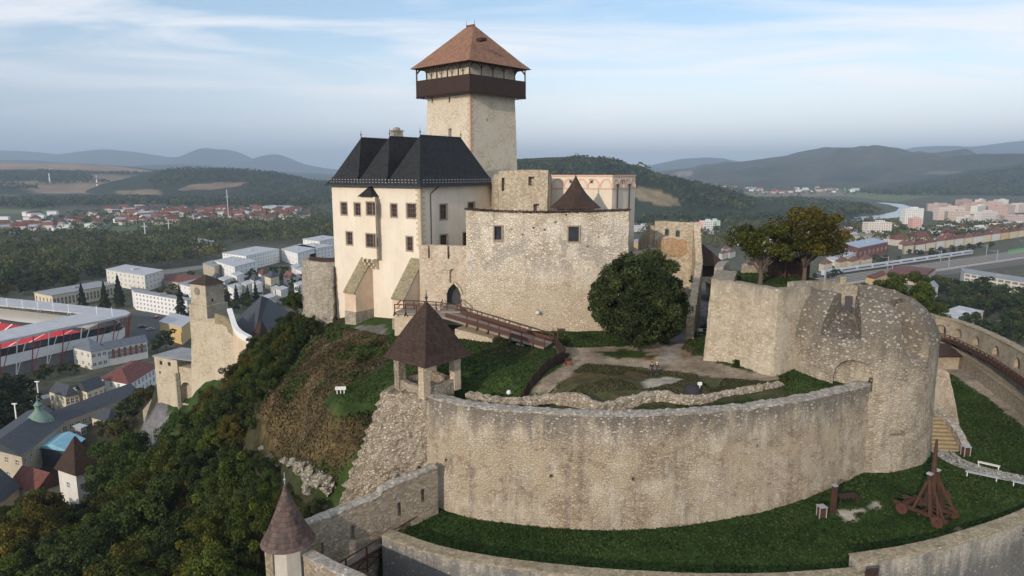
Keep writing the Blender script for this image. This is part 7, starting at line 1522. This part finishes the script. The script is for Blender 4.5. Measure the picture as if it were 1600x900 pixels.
v6 = village([[(1130, 382), (1280, 352), (1400, 354), (1330, 390), (1200, 402)]], 34, 'small house in the quarter behind the terrace trees', 'houses behind the terrace trees', (3, 2, 1, 5), 9)
v4 = village([[(-20, 343), (50, 342), (60, 350), (-20, 352)], [(45, 336), (90, 334), (95, 340), (50, 343)]], 12, 'pale house scattered at the left edge', 'scattered houses at the left edge', (1, 1, 1, 6), 6, 1.2)
# trees of the villages and town
def scatter(protos, poly, n_, mind, smin, smax, label, group, seed, tints=None, avoid=True):
    g = random.Random(seed); W_ = [AZ(a, b, 0) for a, b in poly]; xa, xb = min(p.x for p in W_), max(p.x for p in W_); ya, yb = min(p.y for p in W_), max(p.y for p in W_); pl = [(p.x, p.y) for p in W_]; L_ = []; tr_ = 0
    while len(L_) < n_ and tr_ < 5000:
        tr_ += 1; x, y = g.uniform(xa, xb), g.uniform(ya, yb)
        if not inpoly(x, y, pl) or (avoid and near_bld(x, y)) or any((x - a) ** 2 + (y - b) ** 2 < mind * mind for a, b in L_): continue
        L_.append((x, y)); s_ = g.uniform(smin, smax); place(protos[g.randrange(len(protos))], USED, x, y, max(0, gz(x, y)) - .3, s_, g.uniform(0, 6.28), label, group, tint=g.choice(tints or TINTS[:8]))
DK = [(.6, .7, .7), (.75, .85, .75), (.9, .95, .8), (.55, .65, .65), (1.2, 1.0, .7)]
forest('forest', [[(120, 333), (480, 324), (520, 330), (500, 346), (380, 353), (180, 360), (100, 366), (60, 350)]], 19, 9, 20, 2.6, None, 22, label='garden trees scattered through the left village')
forest('forest', [[(1100, 292), (1350, 292), (1400, 306), (1110, 308)]], 60, 12, 9, 5, None, 23, label='garden trees scattered through the far village')
forest('forest', [[(1130, 352), (1290, 348), (1400, 350), (1420, 372), (1340, 392), (1280, 400), (1130, 395), (1000, 380), (1000, 352)], [(1400, 374), (1480, 352), (1640, 352), (1640, 366), (1540, 374), (1420, 390)]], 15, 11, 34, 2.6, None, 24, label='green belt of trees around the flats and factories')
tr_lab = 'round tree standing in the lower right town between road and school'
scatter(protoM, [(1445, 440), (1500, 452), (1640, 478), (1640, 545), (1540, 540), (1480, 508), (1440, 500)], 70, 6.5, .8, 1.35, tr_lab, 'trees of the lower right town', 31, DK)
scatter(protoM, [(1230, 425), (1290, 430), (1400, 400), (1560, 382), (1560, 386), (1400, 410), (1290, 440)], 26, 9, .5, .8, 'small round tree lining the far side of the railway', 'trees lining the railway', 32, DK)
scatter(protoM, [(330, 440), (480, 425), (480, 480), (340, 490)], 26, 9, .6, .95, 'garden tree among the white houses behind the church', 'garden trees behind the church', 33, DK)
scatter(protoC, [(150, 470), (195, 462), (205, 478), (160, 486)], 5, 7, .9, 1.15, 'dark spruce in the group beside the long ochre building', 'spruces beside the long ochre building', 34)
for i, (px, py, s_, lab) in enumerate([(284, 503, 1.35, 'tall dark spruce before the right end of the office slab'), (130, 484, 1.1, 'dark spruce in front of the long ochre building'), (370, 475, .8, 'small spruce left of the church roof'), (388, 473, .75, 'small spruce above the church ridge'), (356, 478, .7, 'small spruce nearest the lower castle tower'), (400, 470, .85, 'pointed spruce behind the church ridge')]):
    p = AZ(px, py, 0); place(protoC[i % 2], USED, p.x, p.y, 0, s_, i, lab, None)
for o in list(COL.objects):
    if o.name.startswith('spruce') and o.get('group') == 'spruces in the town': del o['group']
for i, (px, py, s_, lab) in enumerate([(260, 548, 1.0, 'green tree between the ochre hall and the old school'), (246, 552, .7, 'small tree beside the old school hall'), (1412, 500, 2.3, 'big green tree rising behind the round bastion rim'), (1368, 490, 1.7, 'bushy tree left of the big one behind the bastion'), (1446, 520, 1.8, 'bushy tree right of the big one behind the bastion')]):
    p = AZ(px, py, 0) if px < 500 else AY(px, py, 150); z = 0 if px < 500 else p.z - 4; place((protoM if px < 500 else protoA)[i % 4], USED, p.x, p.y, z, s_ * (1 if px < 500 else .62), i * 1.3, lab, None, tint=[(.8, .9, .8), (.9, 1, .8), (1.2, 1.3, .8), (.9, 1.1, .7), (1.1, 1.1, .7)][i])
for o in list(COL.objects):
    if o.get('group') == 'trees between the town buildings': del o['group']
scatter(protoM, [(-40, 634), (30, 628), (50, 640), (50, 668), (30, 690), (-40, 700)], 26, 5.0, .7, 1.1, 'dark tree of the park at the left edge above the hotel', 'trees of the park at the left edge', 35, [(.4, .45, .45), (.5, .6, .55), (.6, .65, .55)])
scatter(protoM, [(-30, 432), (170, 430), (160, 452), (60, 462), (-30, 470)], 40, 8, .8, 1.3, 'riverside tree along the near edge of the wood behind the stadium', 'trees along the near edge of the riverside wood', 36, [(1, 1, 1), (1.5, 1.15, .6), (.8, .9, .8), (1.2, 1.1, .7)])
scatter(protoM, [(262, 440), (330, 432), (335, 446), (270, 458)], 10, 9, .5, .8, 'small autumn tree beside the road behind the office slab', 'trees beside the road behind the office slab', 37, [(1.6, 1.1, .6), (1, 1, 1)])
scatter(protoM, [(150, 705), (205, 672), (262, 632), (290, 655), (250, 700), (190, 735)], 22, 5.5, .5, .8, 'bushy tree on the bank between the hotel and the ramp', 'bushy trees between hotel and ramp', 38, [(1.2, 1.0, .7), (1, 1, 1), (1.5, 1.0, .7)])
scatter(protoM, [(62, 585), (112, 578), (118, 590), (62, 600)], 6, 6, .4, .6, 'low tree on the grass below the stadium yard', 'low trees below the stadium yard', 39)
scatter(protoM, [(205, 470), (335, 455), (335, 475), (240, 505), (200, 500)], 8, 9, .5, .8, 'small tree at the edge of the asphalt yard', 'small trees at the asphalt yard', 40)
# transmitter masts and floodlights far left
for px, py, h_, lab, c_ in [(152, 292, 46, 'red and white transmitter mast on the left fields, right of the white one', 'steelred'), (78, 286, 40, 'pale slender mast on the left fields', 'white')]:
    x, y = h1[0](px, py); p = Vector((x, y, float(h1[1](np.array([x]), np.array([y]))[0]))); t = thing('transmitter_mast', lab, 'mast', p); part('shaft', MB().box((p.x, p.y, p.z + h_ / 4), (3.5, 3.5, h_ / 2)).box((p.x, p.y, p.z + h_ * .7), (2.2, 2.2, h_ * .5)), M['white'], t); part('band', MB().box((p.x, p.y, p.z + h_ * .3), (3.8, 3.8, h_ * .14)).box((p.x, p.y, p.z + h_ * .75), (2.5, 2.5, h_ * .12)), M[c_], t)
for px, py, lab in [(64, 650, 'pair-headed white street lamp on the street below the railway'), (30, 690, 'white street lamp beside the street at the hotel')]:
    p = AZ(px, py, 0); solo('street_lamp', MB().bar((p.x, p.y, 0), (p.x, p.y, 13), .3).box((p.x, p.y, 13.1), (1.6, .5, .3)), M['white'], lab, 'street lamp', loc=(p.x, p.y, 0))
for px, py, h_, lab in [(358, 352, 60, 'tall lattice pylon rising over the village'), (228, 378, 25, 'slim floodlight mast at the sports field'), (265, 372, 25, 'second slim floodlight mast at the sports field')]:
    p = AZ(px, py, 0); solo('lattice_mast', MB().bar((p.x, p.y, 0), (p.x, p.y, h_), 1.0).bar((p.x - 4, p.y, h_ * .8), (p.x + 4, p.y, h_ * .8), .6), M['metal'], lab, 'mast', loc=(p.x, p.y, 0))
car = MB().box((0, 0, .65), (4.2, 1.8, .7)).box((-.1, 0, 1.2), (2.3, 1.6, .55), 0, 0, .85); carm = [car.mesh('car_body', flat('car paint ' + n_, c_, .3, .03, 1, spec=.5)) for n_, c_ in (('white', (.6, .6, .6)), ('black', (.03, .03, .035)), ('silver', (.35, .36, .38)), ('red', (.3, .03, .03)))]
whm = MB().tube([(0, -.1, 0), (0, .1, 0)], .33, 10).mesh('wheel', M['darkmetal']); glm = MB().box((-.1, 0, 1.22), (2.36, 1.64, .36), 0, 0, .88).mesh('glazing', M['glass'])
for i, (px, py, k, lab) in enumerate([(20, 583, 0, 'white car parked on the yard below the stadium'), (222, 512, 1, 'black car parked on the asphalt yard near the ochre hall'), (235, 516, 2, 'silver car parked right of the black car'), (40, 672, 0, 'white car parked at the park edge by the hotel'), (245, 497, 3, 'red car parked at the far side of the yard'), (228, 540, 1, 'dark car standing beside the old school hall'), (1475, 508, 0, 'white car on the road above the gallery wall')]):
    p = AZ(px, py, .2); t = thing('car', lab, 'car', (p.x, p.y, .2), .4 * i)
    part('body', carm[k], None, t, local=True); part('windows', glm, None, t, local=True)
    for a in (-1.3, 1.3):
        for b in (-.85, .85): o = part('wheel', whm, None, t, local=True); o.location = (a, b, .33)
# ---------------------------------------------------------------- people and small things in the castle
def floodlight(p, lab, s=1.0):
    t = thing('floodlight', lab, 'floodlight', (p.x, p.y, p.z)); part('post', MB().bar(p, p + Vector((0, 0, .9 * s)), .13 * s), M['white'], t); part('head', MB().box((p.x, p.y, p.z + 1.15 * s), (.62 * s, .34 * s, .5 * s), .2), M['white'], t)
for px, lab in ((527, 'left one of three white floodlights on the green slope'), (532.5, 'middle one of three white floodlights on the green slope'), (538, 'right one of three white floodlights on the green slope')): floodlight(ground_hit(px, 617), lab, .75)
floodlight(ground_hit(1093, 610), 'white floodlight beside the dark heap behind the rubble parapet', .7)
p = ground_hit(795, 617); t = thing('spotlight', 'small white round spotlight behind the left end of the rubble parapet', 'spotlight', p); part('dome', MB().lathe((p.x, p.y, p.z + .2), [(.3, 0), (.28, .2), (.17, .36), (.02, .42)], 12), M['white'], t, smooth=True); part('base', MB().lathe((p.x, p.y, p.z - .1), [(.2, 0), (.2, .35)], 8), M['metal'], t)
p = ground_hit(1082, 612); solo('tarp_heap', MB().lathe((p.x, p.y, p.z - .2), [(1.1, 0), (1.0, .4), (.7, .85), (.2, 1.05)], 12).disp(.2, 1.1), M['cloth_dark'], 'low black covered heap behind the rubble parapet', 'heap', smooth=True, loc=p)
M['binorange'] = flat('orange brown timber', (.20, .08, .035), .8, .2, 3)
def bin_(px, py, z, lab, h=1.25, c='wood'):
    p = AZ(px, py, z); t = thing('litter_bin', lab, 'litter bin', (p.x, p.y, z)); part('body', MB().box((p.x, p.y, z + h * .45), (.62, .62, h * .75), .2), M[c], t)
    for a, b in ((-1, -1), (1, -1), (1, 1), (-1, 1)): part('post', MB().bar((p.x + a * .36, p.y + b * .36, z - .1), (p.x + a * .36, p.y + b * .36, z + h), .08), M['metal' if h > 1 else 'wood'], t)
    part('lid', MB().box((p.x, p.y, z + h), (.85, .85, .08), .2), M['metal' if h > 1 else 'wood_dark'], t)
bin_(1283, 808, 51.9, 'dark red litter bin on the lawn below the curved wall'); bin_(1508, 712, 53.2, 'dark red litter bin at the end of the stair parapet'); bin_(888, 572, 63.5, 'orange brown litter bin beside the board fence', .95, 'binorange')
for q, lab in (((1527, 727, 1562, 735), 'pale wooden bench on the far side of the cobbled path'), ((1508, 741, 1560, 752), 'grey bench on the near side of the cobbled path'), ((1580, 757, 1640, 770), 'grey bench on the cobbled path at the right edge')):
    a, b = AZ(q[0], q[1], 53.3), AZ(q[2], q[3], 53.3); t = thing('bench', lab, 'bench', a); a.z = b.z = gz(a.x, a.y) + .05; u = Vector((0, 0, .5)); part('seat', MB().bar(a + u, b + u, .5, .08), M['metal'] if 'grey' in lab else M['offwhite'], t)
    for k in (.06, .94): c = a.lerp(b, k); part('leg', MB().box((c.x, c.y, c.z + .22), (.1, .42, .48), math.atan2((b - a).y, (b - a).x)), M['offwhite'], t)
p = AZ(1301, 803, 52.0); t = thing('target_post', 'tall red brown timber post near the litter bin on the lower lawn', 'post', p); part('beam', MB().box((p.x, p.y, p.z + 1.5), (.42, .42, 3.4), .3), M['wood_treb'], t); part('metal_cap', MB().box((p.x, p.y, p.z + 3.25), (.46, .46, .12), .3), M['metal'], t)
a = AZ(1306, 786, 52.1); t = thing('low_table', 'dark low timber table at the foot of the curved wall', 'table', a); part('tabletop', MB().box((a.x + 1.2, a.y, a.z + .9), (2.2, 1.0, .12), .15), M['wood_dark'], t); [part('leg', MB().bar((a.x + x, a.y + y, a.z - .2), (a.x + x, a.y + y, a.z + .9), .12), M['wood_dark'], t) for x in (.3, 2.1) for y in (-.4, .4)]
p = ground_hit(871, 546); t = thing('signpost', 'wooden signpost with a single board beside the bridge foot', 'signpost', p); part('post', MB().bar(p, p + Vector((0, 0, 3.1)), .12), M['wood'], t); part('board', MB().box((p.x + .55, p.y - .08, p.z + 2.8), (1.0, .06, .42)), M['wood_treb'], t)
p = ground_hit(1089, 524); t = thing('barrier', 'light metal barrier with a white sign beside the paved lane', 'barrier', p); mb = MB()
for x in (0, 2.4): mb.bar((p.x + x, p.y, p.z), (p.x + x, p.y, p.z + 1), .06)
for z in (.15, .55, 1.0): mb.bar((p.x, p.y, p.z + z), (p.x + 2.4, p.y, p.z + z), .05)
part('rail', mb, M['metal'], t); part('sign', MB().box((p.x + .5, p.y - .05, p.z + .85), (.6, .04, .4)), M['white'], t)
p = AY(1391, 466, 93); t = thing('lamp_post', 'small white lamp on a post over the bastion rim', 'lamp', (p.x, p.y, p.z)); part('post', MB().bar((p.x, p.y, p.z - 2.5), p, .09), M['metal'], t); part('lamp_head', MB().lathe((p.x, p.y, p.z), [(.1, -.1), (.24, .1), (.24, .4), (.08, .55)], 8), M['white'], t)
for i, (x, y) in enumerate([(1108, 430), (1122, 432)]): pass
# ---- trebuchet
q0, q1 = AZ(1412, 792, 52.6), AZ(1484, 820, 52.6); ang = math.atan2((q1 - q0).y, (q1 - q0).x); L = (q1 - q0).length; gz0 = gz((q0.x + q1.x) / 2, (q0.y + q1.y) / 2)
T = thing('trebuchet', 'red brown timber trebuchet on wooden wheels with its arm pointing up', 'trebuchet', ((q0.x + q1.x) / 2, (q0.y + q1.y) / 2, gz0), ang); wt = M['wood_treb']; hw = 1.25; Lh = L / 2
for s_ in (-1, 1):
    part('base_beam', MB().bar((-Lh - .6, s_ * hw * .8, .75), (Lh + .3, s_ * hw, .75), .34), wt, T, local=True)
    part('frame_post', MB().bar((Lh * .42, s_ * hw, .8), (Lh * .12, s_ * hw * .62, 4.9), .32).bar((-Lh * .35, s_ * hw, .8), (Lh * .08, s_ * hw * .62, 4.2), .26).bar((Lh * .95, s_ * hw * 1.1, .8), (Lh * .18, s_ * hw * .62, 4.2), .24), wt, T, local=True)
    part('post_cap', MB().box((Lh * .12, s_ * hw * .62, 5.0), (.5, .5, .16)), M['metal'], T, local=True)
    mb = MB().bar((Lh * .5, s_ * hw * 1.25, .5), (Lh * .25, s_ * hw * .8, 3.0), .13).bar((Lh * .85, s_ * hw * 1.45, .5), (Lh * .55, s_ * hw * .95, 3.0), .13)
    for k in range(6): f_ = (k + .5) / 6; mb.bar(Vector((Lh * .5, s_ * hw * 1.25, .5)).lerp(Vector((Lh * .25, s_ * hw * .8, 3.0)), f_), Vector((Lh * .85, s_ * hw * 1.45, .5)).lerp(Vector((Lh * .55, s_ * hw * .95, 3.0)), f_), .1)
    part('ladder', mb, wt, T, local=True)
    for x in (-Lh * .75, Lh * .78):
        w_ = part('wheel', MB().tube([(x, s_ * (hw + .25), .55), (x, s_ * (hw + .5), .55)], .58, 16).tube([(x, s_ * (hw + .5), .55), (x, s_ * (hw + .62), .55)], .14, 8), M['wood'], T, local=True)
for x in (-Lh * .75, Lh * .78, -.1, -Lh): part('crossbeam', MB().bar((x, -hw - .3, .6), (x, hw + .3, .6), .26), wt, T, local=True)
part('axle', MB().tube([(Lh * .12, -hw * .8, 4.6), (Lh * .12, hw * .8, 4.6)], .16, 8), M['wood_dark'], T, local=True)
part('throwing_arm', MB().tube([(Lh * .16, 0, 2.6), (Lh * .12, 0, 4.6), (Lh * .1, 0, 8.5)], [.34, .3, .13], 8), wt, T, local=True)
part('rope_band', MB().tube([(Lh * .11, 0, 5.8), (Lh * .11, 0, 5.92)], .29, 8).tube([(Lh * .11, 0, 7.3), (Lh * .11, 0, 7.4)], .23, 8), M['darkmetal'], T, local=True)
part('counterweight', MB().box((Lh * .17, 0, 2.3), (1.2, 1.1, 1.3), 0, 0, .85), M['wood_dark'], T, local=True); part('winch', MB().tube([(-Lh * .7, -hw, 1.0), (-Lh * .7, hw, 1.0)], .22, 10), wt, T, local=True)
# ---- two visitors
def skinfig(name, V, E, Rr, mat, parent, sub=2, root=0):
    me = bpy.data.meshes.new(name); me.from_pydata(V, E, []); o = bpy.data.objects.new(name, me); COL.objects.link(o); m = o.modifiers.new('s', 'SKIN'); m.use_smooth_shade = True
    for i, r in enumerate(Rr): me.skin_vertices[0].data[i].radius = (r, r * .85) if not isinstance(r, tuple) else r
    me.skin_vertices[0].data[root].use_root = True; m2 = o.modifiers.new('d', 'SUBSURF'); m2.levels = m2.render_levels = sub
    dg = bpy.context.evaluated_depsgraph_get(); ne = bpy.data.meshes.new_from_object(o.evaluated_get(dg)); bpy.data.objects.remove(o); ne.materials.clear(); ne.materials.append(mat); ne.name = name
    ob = bpy.data.objects.new(name, ne); COL.objects.link(ob); ob.parent = parent; return ob
def person(loc, rz, lab, hgt, jacket, hairc, step=.18):
    T = thing('person', lab, 'person', loc, rz); k = hgt / 1.75; S_ = lambda *p: tuple(a * k for a in p)
    V = [S_(0, 0, .95), S_(0, 0, 1.15), S_(0, 0, 1.40), S_(0, 0, 1.50), S_(0, .01, 1.60), S_(0, .015, 1.70)]; E = [(0, 1), (1, 2), (2, 3), (3, 4), (4, 5)]; Rr = [.13 * k, .13 * k, .13 * k, .055 * k, .085 * k, .075 * k]
    def add(p, j, r): V.append(S_(*p)); E.append((j, len(V) - 1)); Rr.append(r * k); return len(V) - 1
    ends = []
    for s_ in (-1, 1):
        a = add((s_ * .19, 0, 1.40), 2, .065); b = add((s_ * .25, -.03, 1.13), a, .045); c = add((s_ * .24, .09 * s_ + .05, .90), b, .032); h_ = add((s_ * .235, .09 * s_ + .09, .81), c, .036)
        for f_ in range(4): add((s_ * (.235 + (f_ - 1.5) * .004), .09 * s_ + .075 + f_ * .02, .73 + .006 * abs(f_ - 1.5)), h_, .010)
        add((s_ * .215, .09 * s_ + .125, .79), h_, .011)
        l = add((s_ * .09, 0, .90), 0, .085); kn = add((s_ * .10, s_ * step * .6 + .03, .50), l, .058); an = add((s_ * .10, s_ * step - .02, .09), kn, .038); add((s_ * .11, s_ * step + .13, .04), an, .035)
    add((0, .095, 1.60), 4, .014)
    body = skinfig('body', V, E, Rr, M['skin'], T)
    J = [S_(0, 0, .86), S_(0, 0, 1.15), S_(0, 0, 1.40), S_(0, 0, 1.47)]; JE = [(0, 1), (1, 2), (2, 3)]; JR = [.165 * k, .155 * k, .155 * k, .075 * k]
    for s_ in (-1, 1):
        i = len(J); J += [S_(s_ * .20, 0, 1.40), S_(s_ * .26, -.03, 1.13), S_(s_ * .245, .09 * s_ + .045, .92)]; JE += [(2, i), (i, i + 1), (i + 1, i + 2)]; JR += [.085 * k, .065 * k, .052 * k]
    skinfig('jacket', J, JE, JR, jacket, T)
    Lg = [S_(0, 0, .95)]; LE = []; LR = [.14 * k]
    for s_ in (-1, 1):
        i = len(Lg); Lg += [S_(s_ * .09, 0, .86), S_(s_ * .10, s_ * step * .6 + .03, .50), S_(s_ * .10, s_ * step - .02, .10)]; LE += [(0, i), (i, i + 1), (i + 1, i + 2)]; LR += [.10 * k, .075 * k, .06 * k]
    skinfig('trousers', Lg, LE, LR, M['cloth_jean'], T)
    for s_ in (-1, 1): skinfig('shoe', [S_(s_ * .10, s_ * step - .04, .05), S_(s_ * .115, s_ * step + .17, .04)], [(0, 1)], [.05 * k, .042 * k], M['cloth_dark'], T, 1)
    g = MB().lathe((0, -.012 * k, 1.665 * k), [(.098 * k, -.05 * k), (.105 * k, 0), (.09 * k, .06 * k), (.05 * k, .1 * k), (.004, .115 * k)], 14); part('hair', g, hairc, T, local=True, smooth=True)
    for s_ in (-1, 1): part('eye', MB().lathe((s_ * .032 * k, .098 * k, 1.635 * k), [(.002, -.008), (.01, 0), (.002, .008)], 6), M['cloth_dark'], T, local=True)
    part('mouth', MB().box((0, .094 * k, 1.56 * k), (.045 * k, .01, .009)), M['steelred'], T, local=True)
    return T
gp = ground_hit(1022, 586.5)
person((gp.x - .32, gp.y, gp.z + .02), R(190), 'person in a dark jacket, left one of the two walking on the gravel path', 1.76, M['cloth_dark'], M['hair'])
person((gp.x + .34, gp.y + .1, gp.z + .02), R(172), 'person in a brown-black jacket, right one of the two walking on the gravel path', 1.68, flat('brown black jacket', (.045, .03, .03), .8, .1, 5), M['offwhite'], .15)
# rocks along the slope edge
rk = stone('limestone outcrop', (.27, .235, .18), (.36, .32, .26), light=(.5, .46, .4), lden=.2, dark=.3, joint=1, ssize=2.5, bump=1.0)
for i, (px, py, s_) in enumerate([(424, 716, 1.0), (436, 724, 1.3), (448, 722, 1.0), (462, 728, 1.4), (476, 732, 1.6), (490, 742, 1.8), (502, 752, 1.5), (512, 764, 1.2), (410, 700, .7), (485, 762, 1.3)]):
    p = ground_hit(px, py); bm = bmesh.new(); bmesh.ops.create_icosphere(bm, subdivisions=3, radius=s_ * .6); mb = MB(); mb.add([tuple(v.co) for v in bm.verts], [tuple(v.index for v in f.verts) for f in bm.faces]); bm.free(); mb.v = [(a * 1.3, b, c * .8) for a, b, c in mb.v]; mb.disp(s_ * .5, 1.3 / s_, i)
    o = solo('rock', mb, rk, 'pale limestone rock in the outcrop at the lower edge of the brown slope', 'rock', group='rocks at the edge of the brown slope'); o.location = (p.x, p.y, p.z + .1)
# ---- grass tufts on the lawns and dry grass on the slope
def tufts(name, n_, test, size, mat, label, seed, x0, x1, y0, y1, clump=0):
    g = np.random.default_rng(seed); X_ = g.uniform(x0, x1, n_); Y_ = g.uniform(y0, y1, n_); z_ = np.zeros(n_); i = np.clip(np.searchsorted(xs, X_) - 1, 0, nx - 2); j = np.clip(np.searchsorted(ys, Y_) - 1, 0, ny - 2)
    a = (X_ - xs[i]) / (xs[i + 1] - xs[i]); b = (Y_ - ys[j]) / (ys[j + 1] - ys[j]); z_ = (Z[j, i] * (1 - a) + Z[j, i + 1] * a) * (1 - b) + (Z[j + 1, i] * (1 - a) + Z[j + 1, i + 1] * a) * b
    d_ = Y_ * CP - (z_ - H) * SP; px_ = 800 + F * X_ / d_; py_ = 450 - F * (Y_ * SP + (z_ - H) * CP) / d_; m = test(X_, Y_, z_, px_, py_); nz_ = np.array([noise.noise((p * .22, q * .22, seed)) for p, q in zip(X_[m], Y_[m])])
    if clump: k = nz_ > clump; mm = np.where(m)[0][k]; nz_ = nz_[k]
    else: mm = np.where(m)[0]
    P = np.stack([X_[mm], Y_[mm], z_[mm] + .06 * size / .3], 1); t_ = .45 + .55 * nz_ + g.uniform(-.3, .35, len(mm)); o = struct(name, leafmesh(name, P, size, t_, mat, up=.15, seed=seed), None, kind='stuff', label=label); o.color = (1, 1, 1, 1); return o
PATHS = [p for c, p in paint_near if c in (PATH, PAVE, PALE, (.27, .25, .22), (.13, .12, .11))]; RP = [p for c, p in paint_ring]
def no_path(px_, py_, L): r = np.ones(px_.shape, bool); [r.__iand__(~inside(px_, py_, p)) for p in L]; return r
def f_ring(X_, Y_, z_, px_, py_): return inside(X_, Y_, ring) & (z_ > 50) & (z_ < 54.5) & no_path(px_, py_, RP) & (np.hypot(X_ - BC[0], Y_ - BC[1]) > BR * 1.04)
def f_court(X_, Y_, z_, px_, py_): return ~inside(X_, Y_, ring) & (z_ > 60.3) & (px_ > 490) & (py_ < 700) & no_path(px_, py_, PATHS) & ~inside(px_, py_, [(455, 570), (515, 510), (600, 525), (612, 545), (600, 575), (560, 592), (500, 620)]) & ~inside(px_, py_, CT) & ((Y_ < 102.5) | (X_ > 19))
def f_slope(X_, Y_, z_, px_, py_): return inside(px_, py_, [(400, 640), (455, 560), (515, 505), (600, 525), (610, 560), (545, 600), (505, 625), (520, 650), (600, 640), (560, 700), (525, 760), (440, 718)]) & (z_ > 44) & (z_ < 64)
CT = [(835, 620), (890, 570), (1000, 560), (1225, 592), (1225, 622), (930, 640)]
def f_ct(X_, Y_, z_, px_, py_): return inside(px_, py_, CT) & (z_ > 61) & (z_ < 66) & (Y_ > 75) & (Y_ < 100) & ~inside(X_, Y_, ring) & no_path(px_, py_, PATHS)
tufts('grass', 70000, f_ct, .24, M['blade_dull'], 'worn patchy grass of the courtyard middle', 65, 4, 40, 74, 100, -.08)
tufts('grass', 130000, f_ring, .30, M['blade'], 'mown grass of the lower lawn', 61, -14, 80, 55, 130)
tufts('grass', 130000, f_court, .28, M['blade'], 'grass of the upper courtyard and its slopes', 62, -34, 48, 70, 125)
tufts('grass', 90000, f_slope, .38, M['dryblade'], 'dry brown grass on the bare slope', 63, -46, -10, 70, 122)
tufts('grass', 60000, f_slope, .62, M['blade'], 'scrubby green tufts among the dry grass', 64, -46, -10, 70, 122, .18)
# ---- haze over the whole valley
hzm, ht = newmat('haze'); ho_ = ht.nodes.new('ShaderNodeOutputMaterial'); pv = ht.nodes.new('ShaderNodeVolumePrincipled'); pv.inputs['Color'].default_value = (.62, .79, 1.0, 1); pv.inputs['Density'].default_value = 1.05e-4; pv.inputs['Anisotropy'].default_value = .1
ht.links.new(pv.outputs[0], ho_.inputs['Volume'])
hb = MB().box((0, 10500, 430), (50000, 33000, 864)); struct('haze', hb, hzm, kind='stuff')
